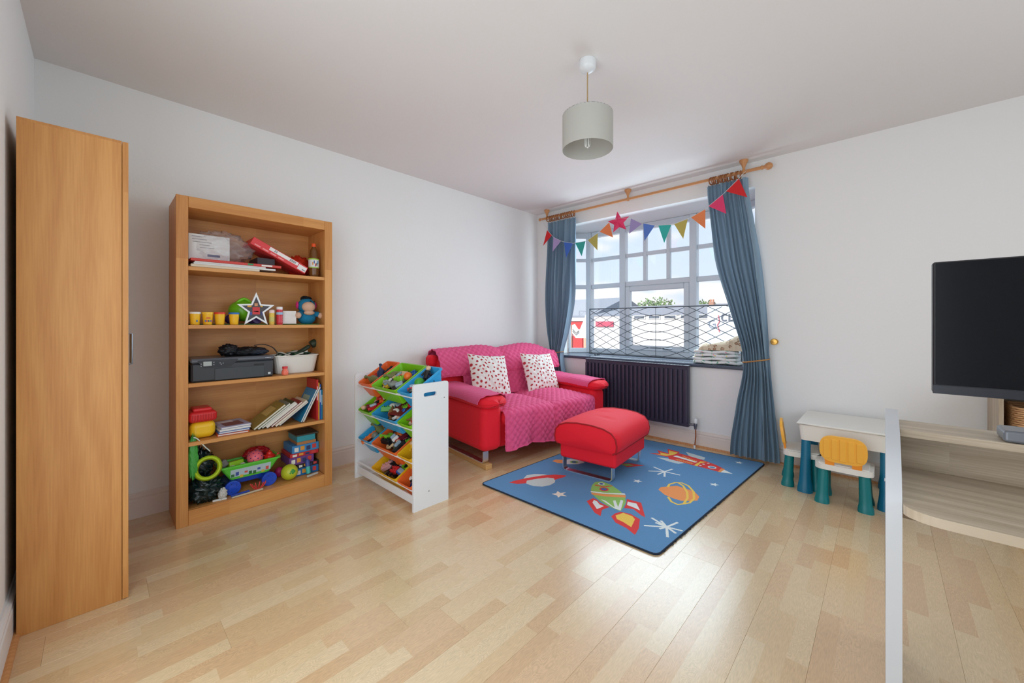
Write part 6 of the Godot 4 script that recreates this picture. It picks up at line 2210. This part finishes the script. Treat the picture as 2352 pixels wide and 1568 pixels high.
# the layer of small loose bits at the bottom of a bin
func bin_filler(b: int, T: Transform3D, w: float, where: String) -> void:
	var r := RandomNumberGenerator.new(); r.seed = 900 + b
	var st := SurfaceTool.new()
	st.begin(Mesh.PRIMITIVE_TRIANGLES)
	var tones := [rgb(30, 30, 36), rgb(34, 36, 40), rgb(190, 40, 44), rgb(60, 120, 60), rgb(40, 70, 140), rgb(200, 150, 50), rgb(120, 110, 90), rgb(210, 206, 198), rgb(96, 40, 50)]
	var heap := 70 if w > 0.1 else 34
	for k in heap:
		st.set_color((tones[r.randi() % tones.size()] as Color).srgb_to_linear())
		var L := Transform3D(Basis.from_euler(Vector3(r.randf() * TAU, r.randf() * TAU, r.randf() * TAU)), Vector3(r.randf_range(-w, w), r.randf_range(-0.10, -0.068), r.randf_range(0.05, 0.235)))
		if r.randf() < 0.4: tube(st, [Vector3(0, 0, -0.02), Vector3(0, 0, 0.02)], r.randf_range(0.005, 0.011), 7, false, L)
		else: bx(st, Vector3.ZERO, Vector3(r.randf_range(0.012, 0.03), r.randf_range(0.008, 0.02), r.randf_range(0.02, 0.045)), 0.002, L)
	var m := mat("loose_bits", Color.WHITE, 0.45)
	m.vertex_color_use_as_albedo = true
	var o := solo("toy_bits", "small loose toy bits heaped in " + where, "toys", st, m, T)
	o.set_meta("kind", "stuff")

# ---------------------------------------------------------------- children's table and chairs, desk, television

func flared_leg(st: SurfaceTool, top: Vector3, foot: Vector3, rt: float, rf: float, n := 14) -> void:
	var P := []
	for i in 13:
		var u := i / 12.0
		var r := lerpf(rt, rf, pow(u, 1.6)) + 0.006 * smoothstep(0.78, 0.9, u)
		var c := top.lerp(foot, u)
		var row := []
		for k in n:
			var a := TAU * k / n
			var q := pow(pow(absf(cos(a)), 3.0) + pow(absf(sin(a)), 3.0), -1.0 / 3.0)
			row.append(c + Vector3(cos(a), 0, sin(a)) * r * q)
		P.append(row)
	sheet(st, P, [], ID, false, true, true)
	poly(st, P[12], top)
	poly(st, P[0], foot)

func build_kids() -> void:
	var white := mat("cream_plastic", rgb(234, 230, 222), 0.4)
	var teal := mat("teal_plastic", rgb(0, 118, 122), 0.38)
	var blue := mat("petrol_plastic", rgb(0, 108, 142), 0.36)
	var yel := mat("yolk_plastic", rgb(254, 186, 68), 0.42)
	var t := thing("play_table", "low white plastic play table with petrol blue legs by the window wall", "table", tf(Vector3(-0.19, 0, -3.555)))
	var st := S()
	rbx(st, Vector3(0, 0.4675, 0), Vector3(0.49, 0.015, 0.505), 0.007)
	var lid := part(t, "lid", st, white)
	st = S()
	tube(st, [Vector3(-0.243, 0.4665, -0.25), Vector3(0.243, 0.4665, -0.25), Vector3(0.243, 0.4665, 0.25), Vector3(-0.243, 0.4665, 0.25)], 0.006, 6, true)
	part(lid, "lip", st, white)
	st = S()
	# open tray under the lid, walls leaning in slightly
	var rings := []
	for q in [[0.226, 0.355, 0.234], [0.236, 0.46, 0.244]]:
		var ring := []
		for p in round_poly(rect2(-q[0], -q[2], q[0], q[2]), 0.02, 3): ring.append(Vector3(p.x, q[1], p.y))
		rings.append(ring)
	for e in rings[0].size():
		var e2: int = (e + 1) % rings[0].size()
		poly(st, [rings[0][e], rings[0][e2], rings[1][e2], rings[1][e]], Vector3(0, 0.4, 0))
	poly(st, rings[0], Vector3(0, 1, 0))
	part(t, "tray", st, white)
	for sx in [-1, 1]:
		for sz in [-1, 1]:
			st = S()
			flared_leg(st, Vector3(sx * 0.198, 0.355, sz * 0.205), Vector3(sx * 0.203, 0.0, sz * 0.215), 0.026, 0.038)
			part(t, "leg", st, blue)
	var n := 0
	for c in [[Vector3(-0.185, 0, -3.305), 0.0, "small white chair with a yellow back, in front of the play table"], [Vector3(-0.43, 0, -3.50), 82.0, "small white chair with a yellow back, at the table's end beside the curtain"]]:
		var ch := thing("child_chair", c[2], "chair", tf(c[0], 0, -c[1] if n == 1 else 0.0), "children's chairs at the play table")
		# local: back of the chair towards +z
		st = S()
		prism(st, round_poly(rect2(-0.143, -0.11, 0.143, 0.125), 0.055, 6), 0.034, Transform3D(Basis(Vector3.RIGHT, Vector3.FORWARD, Vector3.UP), Vector3(0, 0.235, 0.0)), true)
		rbx(st, Vector3(0, 0.2535, 0.0), Vector3(0.245, 0.008, 0.19), 0.003)
		part(ch, "seat", st, white)
		for sx in [-1, 1]:
			for sz in [-1, 1]:
				st = S()
				flared_leg(st, Vector3(sx * 0.098, 0.22, sz * 0.072), Vector3(sx * 0.106, 0.0, sz * 0.084), 0.027, 0.033)
				part(ch, "leg", st, teal)
		st = S()
		var T := tf(Vector3(0, 0.352, 0.112), 8, 0, 0)
		prism(st, round_poly(rect2(-0.115, -0.078, 0.115, 0.092), 0.075, 8), 0.016, T, true)
		var bk := part(ch, "backrest", st, yel)
		for k in 5:
			st = S()
			rbx(st, Vector3(-0.08 + k * 0.04, 0.006, 0.008), Vector3(0.031, 0.142 - absf(k - 2.0) * 0.010, 0.007), 0.003, T)
			part(bk, "slat", st, yel)
		for sx in [-1, 1]:
			st = S()
			prism(st, [Vector2(-0.026, 0.03), Vector2(0.026, 0.03), Vector2(0.022, -0.028), Vector2(-0.022, -0.028)], 0.014, tf(Vector3(sx * 0.066, 0.276, 0.101), 8, 0, 0))
			part(ch, "back_tab", st, mat("orange_plastic", rgb(246, 150, 42), 0.42))
		n += 1

func build_desk() -> void:
	var oak: Material = M["oak_pale"]
	var wb: Material = M["desk_white"]
	var t := thing("desk", "pale oak desk with a raised shelf and white end panels at the right edge", "desk", tf(Vector3(0.55, 0, -1.7)))
	var o := Vector3(-0.55, 0, 1.7)
	for x in [0.0035, 1.065]:
		var st := S()
		# outline in (z, y): upright front, sloping back to the shelf
		var pts := [Vector2(-1.95, 0), Vector2(-1.455, 0), Vector2(-1.455, 0.55)]
		for e in curve([Vector3(-1.455, 0.56, 0), Vector3(-1.46, 0.64, 0), Vector3(-1.49, 0.715, 0), Vector3(-1.57, 0.78, 0), Vector3(-1.69, 0.822, 0), Vector3(-1.80, 0.84, 0)], 6): pts.append(Vector2(e.x, e.y))
		pts.append_array([Vector2(-1.84, 0.845), Vector2(-1.95, 0.845)])
		prism(st, pts, 0.032, Transform3D(Basis(Vector3.BACK, Vector3.UP, Vector3.LEFT), o + Vector3(x + 0.016, 0, 0)), true)
		var p := part(t, "end_panel", st, wb)
		if x < 0.5:
			for q in [[-1.80, 0.79], [-1.70, 0.66]]:
				var sc := S(); lathe(sc, [[0.006, 0], [0.005, 0.002], [0, 0.0022]], 10, Transform3D(Basis(Vector3.UP, Vector3.LEFT, Vector3.BACK), o + Vector3(0.0035, q[1], q[0])))
				part(p, "screw_cap", sc, wb)
	var st := S()
	bb(st, o + Vector3(0.036, 0.80, -1.885), o + Vector3(1.064, 0.822, -1.715), 0.001, ID, 0)
	part(t, "monitor_shelf", st, oak)
	uvo = Vector2(0.2, 0.4)
	st = S()
	bb(st, o + Vector3(0.036, 0.50, -1.87), o + Vector3(1.064, 0.80, -1.852), 0.001, ID, 0)
	part(t, "back_panel", st, oak)
	uvo = Vector2(0.35, 0.1)
	# worktop with big rounded front corners
	st = S()
	var pts2 := [Vector2(0.036, -1.852), Vector2(1.064, -1.852), Vector2(1.064, -1.47)]
	for k in 9: pts2.append(Vector2(1.064 - 0.08 * sin(PI / 2 * k / 8.0) * 1.0, -1.47 + 0.055 * (1.0 - cos(PI / 2 * k / 8.0))))
	for k in 9: pts2.append(Vector2(0.116 - 0.08 * sin(PI / 2 * k / 8.0), -1.415 - 0.055 * (1.0 - cos(PI / 2 * k / 8.0))))
	prism(st, pts2, 0.024, Transform3D(Basis(Vector3.RIGHT, Vector3.BACK, Vector3.DOWN), o + Vector3(0, 0.661, 0)))
	part(t, "worktop", st, M["oak_top"])
	uvo = Vector2.ZERO
	# television
	var tv := thing("television", "black flat screen television on the desk shelf", "television", tf(Vector3(0.47, 0.8225, -1.80)))
	st = S()
	bb(st, Vector3(-0.36, 0.112, -0.03), Vector3(0.36, 0.518, 0.016), 0.004)
	part(tv, "housing", st, mat("tv_black", rgb(24, 24, 30), 0.35))
	st = S()
	bb(st, Vector3(-0.354, 0.14, 0.0155), Vector3(0.354, 0.514, 0.0175), 0.0005)
	part(tv, "screen", st, tv_glass())
	st = S()
	bb(st, Vector3(-0.36, 0.112, 0.0155), Vector3(0.36, 0.1385, 0.0185), 0.001)
	part(tv, "bezel", st, mat("tv_bezel", rgb(30, 32, 42), 0.3))
	st = S()
	rbx(st, Vector3(0, 0.0165, 0.03), Vector3(0.46, 0.032, 0.10), 0.008)
	part(tv, "stand_foot", st, mat("tv_foot", rgb(118, 120, 126), 0.35, 0.3))
	st = S()
	bb(st, Vector3(-0.05, 0.03, -0.035), Vector3(0.05, 0.30, -0.02), 0.004)
	part(tv, "stand_neck", st, mat("tv_black", rgb(24, 24, 30), 0.35))
	build_shelf_unit()

func build_shelf_unit() -> void:
	var oak: Material = M["oak_pale"]
	var t := thing("cube_shelf", "low wooden cube shelf against the wall behind the television", "shelf", tf(Vector3(0.86, 0, -3.66)))
	for q in [[-0.39, -0.372], [-0.009, 0.009], [0.372, 0.39]]:
		var st := S(); bb(st, Vector3(q[0], 0, -0.17), Vector3(q[1], 0.77, 0.17), 0.002); part(t, "upright", st, oak)
	for y in [0.02, 0.39, 0.765]:
		var st := S(); bb(st, Vector3(-0.371, y - 0.018, -0.17), Vector3(0.371, y, 0.168), 0.002, ID, 0); part(t, "shelf", st, oak)
	var st3 := S(); bb(st3, Vector3(-0.371, 0.0, -0.178), Vector3(0.371, 0.76, -0.171), 0); part(t, "back_panel", st3, oak)
	var wick := mat("wicker", rgb(222, 172, 124), 0.75)
	var n := 0
	for c in [[0.49, 0.39], [0.49, 0.02], [0.87, 0.02]]:
		var lab: String = ["woven wicker basket in the upper left cube behind the television", "woven wicker basket in the lower left cube", "woven wicker basket in the lower right cube"][n]
		var b := thing("wicker_basket", lab, "basket", tf(Vector3(c[0] + 0.16 + 0.03, c[1] + 0.001, -3.655)), "wicker baskets in the cube shelf")
		for row in 24:
			var st := S()
			var pts := []
			var m := 84
			var y := 0.010 + row * 0.012
			for k in m:
				var a := TAU * k / m
				var q := pow(pow(absf(cos(a)), 8.0) + pow(absf(sin(a)), 8.0), -1.0 / 8.0)
				var d := 0.004 * (1 if (k + row) % 2 == 0 else -1)
				pts.append(Vector3(cos(a) * q * (0.15 + d), y, sin(a) * q * (0.14 + d)))
			tube(st, pts, 0.0062, 5, true)
			part(b, "cane", st, wick)
		var st2 := S(); bb(st2, Vector3(-0.14, 0.001, -0.13), Vector3(0.14, 0.01, 0.13), 0); part(b, "base", st2, wick)
		n += 1
	var st4 := S()
	bb(st4, Vector3(-0.15, 0.0, -0.1), Vector3(0.15, 0.26, 0.1), 0.002)
	var bx2 := thing("paper_box", "white printed box in the upper right cube of the shelf", "box", tf(Vector3(1.06, 0.391, -3.64)))
	part(bx2, "carton", st4, M["white_board"])
	for r in 4:
		for k in 6:
			var s := S(); bb(s, Vector3(-0.13 + k * 0.045, 0.21 - r * 0.05, 0.1), Vector3(-0.105 + k * 0.045, 0.225 - r * 0.05, 0.1008), 0)
			part(bx2, "printed_mark", s, mat("print_grey", rgb(70, 72, 78), 0.7))

func tv_glass() -> StandardMaterial3D:
	var m := mat("tv_glass", rgb(10, 12, 18), 0.2)
	m.metallic_specular = 0.32
	return m

# ---------------------------------------------------------------- the street outside

func build_outside() -> void:
	var g := -1.6
	var st := S()
	bb(st, Vector3(-60, g - 0.2, -90), Vector3(60, g, ZW - 0.7), 0)
	setting("ground", st, mat("tarmac", rgb(132, 132, 134), 0.9), "pale tarmac of the street outside", "ground")
	# wall added out of view to keep the sun off the unseen door
	st = S(); bb(st, Vector3(-14, g, 5.0), Vector3(9, 8.0, 5.3), 0)
	setting("added_sun_blocker", st, mat("sun_blocker_brick", rgb(172, 128, 104), 0.9), "added tall wall out of view that keeps the sun off the unseen door", "wall")
	# row of low shops: red front on the left, white render on the right, slate roof
	var zf := -15.0
	var t := thing("shop_building", "low white and red shop building across the street with a grey slate roof", "building", tf(Vector3(0, g, zf)))
	var wall := mat("render_white", rgb(228, 226, 220), 0.9)
	var redm := mat("shop_red", rgb(208, 50, 46), 0.7)
	var roof := mat("slate", rgb(128, 132, 140), 0.8)
	st = S(); bb(st, Vector3(-9.4, 0, -7), Vector3(12, 3.08, 0), 0); part(t, "wall", st, wall)
	st = S(); bb(st, Vector3(-16, 0, -7), Vector3(-9.4, 2.86, 0), 0); part(t, "shop_front", st, redm)
	st = S(); bb(st, Vector3(-16, 2.86, -7), Vector3(-9.3, 3.02, 0.06), 0.01); part(t, "fascia", st, wall)
	for x in [-12.6, -10.62, -9.75]:
		st = S(); bb(st, Vector3(x, 0, 0), Vector3(x + 0.22, 2.70, 0.08), 0.01); part(t, "pillar", st, mat("pillar_beige", rgb(196, 164, 136), 0.8))
	st = S(); bb(st, Vector3(-10.3, 0, 0.0), Vector3(-9.83, 2.3, 0.04), 0.01); var dr := part(t, "door", st, mat("shop_door", rgb(190, 40, 38), 0.6))
	st = S(); bb(st, Vector3(-10.22, 2.34, 0.0), Vector3(-9.9, 2.46, 0.05), 0.01); part(dr, "lintel", st, wall)
	# roof planes
	var rp := func(x0: float, x1: float, y0: float, y1: float) -> void:
		var s := S()
		prism(s, [Vector2(0.03, y0), Vector2(-3.6, y1), Vector2(-7.3, y0)], x1 - x0, Transform3D(Basis(Vector3.BACK, Vector3.UP, Vector3.LEFT), Vector3((x0 + x1) / 2, 0, 0)))
		part(t, "roof", s, roof)
	rp.call(-16.5, -9.56, 3.03, 4.1)
	rp.call(-9.55, 4.0, 3.08, 3.62)
	rp.call(4.02, 12.5, 2.97, 4.1)
	# strip of windows under the eaves
	for k in 9:
		st = S(); bb(st, Vector3(-7.4 + k * 0.62, 2.92, 0.0), Vector3(-7.4 + k * 0.62 + 0.5, 3.08, 0.03), 0.005)
		var f := part(t, "window", st, wall)
		st = S(); bb(st, Vector3(-7.36 + k * 0.62, 2.95, 0.028), Vector3(-7.36 + k * 0.62 + 0.42, 3.06, 0.034), 0); part(f, "pane", st, mat("far_glass", rgb(92, 100, 110), 0.2))
	st = S(); bb(st, Vector3(-9.15, 2.62, 0.0), Vector3(-8.3, 2.85, 0.06), 0.01); part(t, "sign_board", st, mat("sign_pink", rgb(206, 70, 90), 0.7))
	st = S(); bb(st, Vector3(-5.52, 3.4, -3.4), Vector3(-5.30, 3.70, -3.2), 0.02); var chm := part(t, "chimney", st, mat("chimney", rgb(160, 120, 100), 0.9))
	for k in 2:
		st = S(); lathe(st, [[0.035, 3.70], [0.04, 3.79], [0.03, 3.80]], 10, tf(Vector3(-5.46 + k * 0.1, 0, -3.3))); part(chm, "chimney_pot", st, mat("pot", rgb(190, 130, 100), 0.9))
	# white banner with a grey chevron near the bay
	t = thing("street_banner", "white hanging banner with a grey chevron in front of the red shop", "banner", tf(Vector3(-5.2, 0.16, -7.6), 0, 20, 0))
	st = S(); prism(st, [Vector2(0.12, 0.86), Vector2(0.3, 1.3), Vector2(0.42, 1.3), Vector2(0.42, 0.66), Vector2(0.02, 0.66), Vector2(-0.07, 0.78), Vector2(-0.06, 0.96), Vector2(0.0, 0.98), Vector2(0.08, 0.86)], 0.02); part(t, "cloth", st, mat("banner_white", rgb(246, 246, 246), 0.8))
	for k in 2:
		st = S(); tube(st, [Vector3(-0.05, 0.86 - k * 0.04, 0.012), Vector3(0.03, 0.77 - k * 0.04, 0.012), Vector3(0.10, 0.83 - k * 0.04, 0.012)], 0.010, 5); part(t, "chevron", st, mat("chevron_grey", rgb(110, 110, 100), 0.8))
	st = S(); bar(st, Vector3(0.435, g - 0.16, 0), Vector3(0.435, 1.35, 0), 0.012); part(t, "pole", st, M["steel"])
	# tall van with lettering on the right
	t = thing("box_van", "pale blue box van with black lettering parked outside on the right", "van", tf(Vector3(-2.61, g, -10.2)))
	st = S(); bb(st, Vector3(-0.52, 0.55, -2.2), Vector3(4.2, 3.18, 0), 0.04); part(t, "box", st, mat("van_pale", rgb(206, 218, 230), 0.5))
	st = S(); bb(st, Vector3(-0.54, 0.45, -2.2), Vector3(4.2, 0.56, 0.02), 0.01); part(t, "sill", st, col(120, 126, 132))
	st = S(); rbx(st, Vector3(5.0, 1.25, -1.1), Vector3(1.6, 1.7, 2.1), 0.2); part(t, "cab", st, mat("van_pale", rgb(206, 218, 230), 0.5))
	for q in [[0.5, 0.0], [5.1, 0.0]]:
		st = S(); lathe(st, [[0, -0.12], [0.38, -0.12], [0.38, 0.12], [0, 0.12]], 20, tf(Vector3(q[0], 0.38, -0.12), 90, 0, 0)); part(t, "wheel", st, col(40, 40, 44))
	text(t, "lettering", "CLA", 0.17, col(90, 100, 112), tf(Vector3(0.0, 2.89, 0.01)), true, 0.01)
	text(t, "lettering", "G", 0.2, col(130, 142, 156), tf(Vector3(-0.40, 2.73, 0.01), 0, 0, 12), false, 0.01)
	st = S(); tube(st, [Vector3(-0.26, 2.95, 0.008), Vector3(-0.235, 2.8, 0.008), Vector3(-0.28, 2.72, 0.008), Vector3(-0.235, 2.55, 0.008)], 0.012, 5); part(t, "red_stripe", st, col(226, 110, 120))
	# white estate car in the middle
	t = thing("parked_car", "white car parked along the street, seen through the guard", "car", tf(Vector3(-6.4, g, -10.8)))
	st = S(); rbx(st, Vector3(0, 0.62, 0), Vector3(4.2, 0.62, 1.7), 0.18); part(t, "body", st, mat("car_white", rgb(246, 246, 248), 0.35))
	st = S(); rbx(st, Vector3(0.2, 1.18, 0), Vector3(2.5, 0.62, 1.5), 0.24); part(t, "cabin", st, mat("car_white", rgb(246, 246, 248), 0.35))
	for k in 3:
		st = S(); bb(st, Vector3(-0.85 + k * 0.72, 1.02, 0.745), Vector3(-0.22 + k * 0.72, 1.36, 0.757), 0.01); part(t, "side_window", st, mat("far_glass", rgb(92, 100, 110), 0.2))
	for x in [-1.35, 1.35]:
		st = S(); lathe(st, [[0, -0.1], [0.31, -0.1], [0.31, 0.1], [0, 0.1]], 20, tf(Vector3(x, 0.31, 0.78), 90, 0, 0)); part(t, "wheel", st, col(60, 60, 64))
	# trees above the roofs
	var r := RandomNumberGenerator.new(); r.seed = 23
	var leaf := mat("leaves", rgb(104, 134, 80), 0.9)
	var n := 0
	for q in [[-14.9, -26.0, 4.5, 0.75, "pale green tree rising behind the roof at the left of the bay"], [-16.7, -26.0, 4.5, 0.5, "small bluish tree behind the roof beside the corner post"], [-11.2, -26.0, 4.5, 1.25, "broad pale green tree rising behind the roof in the middle window"], [-8.2, -26.0, 4.2, 0.9, "low pale tree behind the roof near the chimney"]]:
		t = thing("tree", q[4], "tree", tf(Vector3(q[0], g, q[1])), "trees behind the shops")
		st = S(); tube(st, [Vector3(0, 0, 0), Vector3(0.1, 2.5, 0), Vector3(0, q[2] - 0.8, 0.1)], 0.2, 8, false, ID, [0.22, 0.15, 0.06]); part(t, "trunk", st, col(104, 88, 70, 0.9))
		st = S()
		for k in 420:
			var d := Vector3(r.randfn(), r.randfn(), r.randfn()).normalized() * pow(r.randf(), 0.4)
			var c := Vector3(d.x * q[3], q[2] - 0.55 + d.y * 0.6, d.z * q[3])
			var a := Vector3(r.randfn(), r.randfn(), r.randfn()).normalized() * 0.1
			var b := a.cross(Vector3(r.randfn(), r.randfn(), r.randfn())).normalized() * 0.06
			poly(st, [c - a, c + b, c + a, c - b], c + Vector3(0, -1, 0))
		var f := part(t, "foliage", st, leaf if n != 1 else mat("leaves_blue", rgb(110, 132, 112), 0.9))
		f.set_meta("kind", "stuff")
		n += 1
	# lamp post line across the middle window
	t = thing("street_post", "slim grey post standing on the far pavement", "post", tf(Vector3(-6.35, g, -12.6)))
	st = S(); bar(st, Vector3.ZERO, Vector3(0, 1.95, 0), 0.04, 8); part(t, "shaft", st, col(150, 154, 158))
	st = S(); bb(st, Vector3(-0.09, 1.9, -0.06), Vector3(0.09, 2.3, 0.06), 0.01); part(t, "cap", st, col(170, 174, 178))

func _ready() -> void:
	rng.seed = 7
	build_light()
	make_materials()
	build_room()
	build_wardrobe()
	build_bookcase()
	build_rack()
	var bins := build_bins()
	build_sofa()
	build_ottoman()
	build_rug()
	build_radiator()
	build_curtains()
	build_bunting()
	build_guard()
	build_linen()
	build_lamp()
	build_kids()
	build_desk()
	build_shelf_top()
	build_shelf_toys()
	build_shelf_printer()
	build_shelf_books()
	build_shelf_bottom()
	build_bin_toys(bins)
	build_outside()
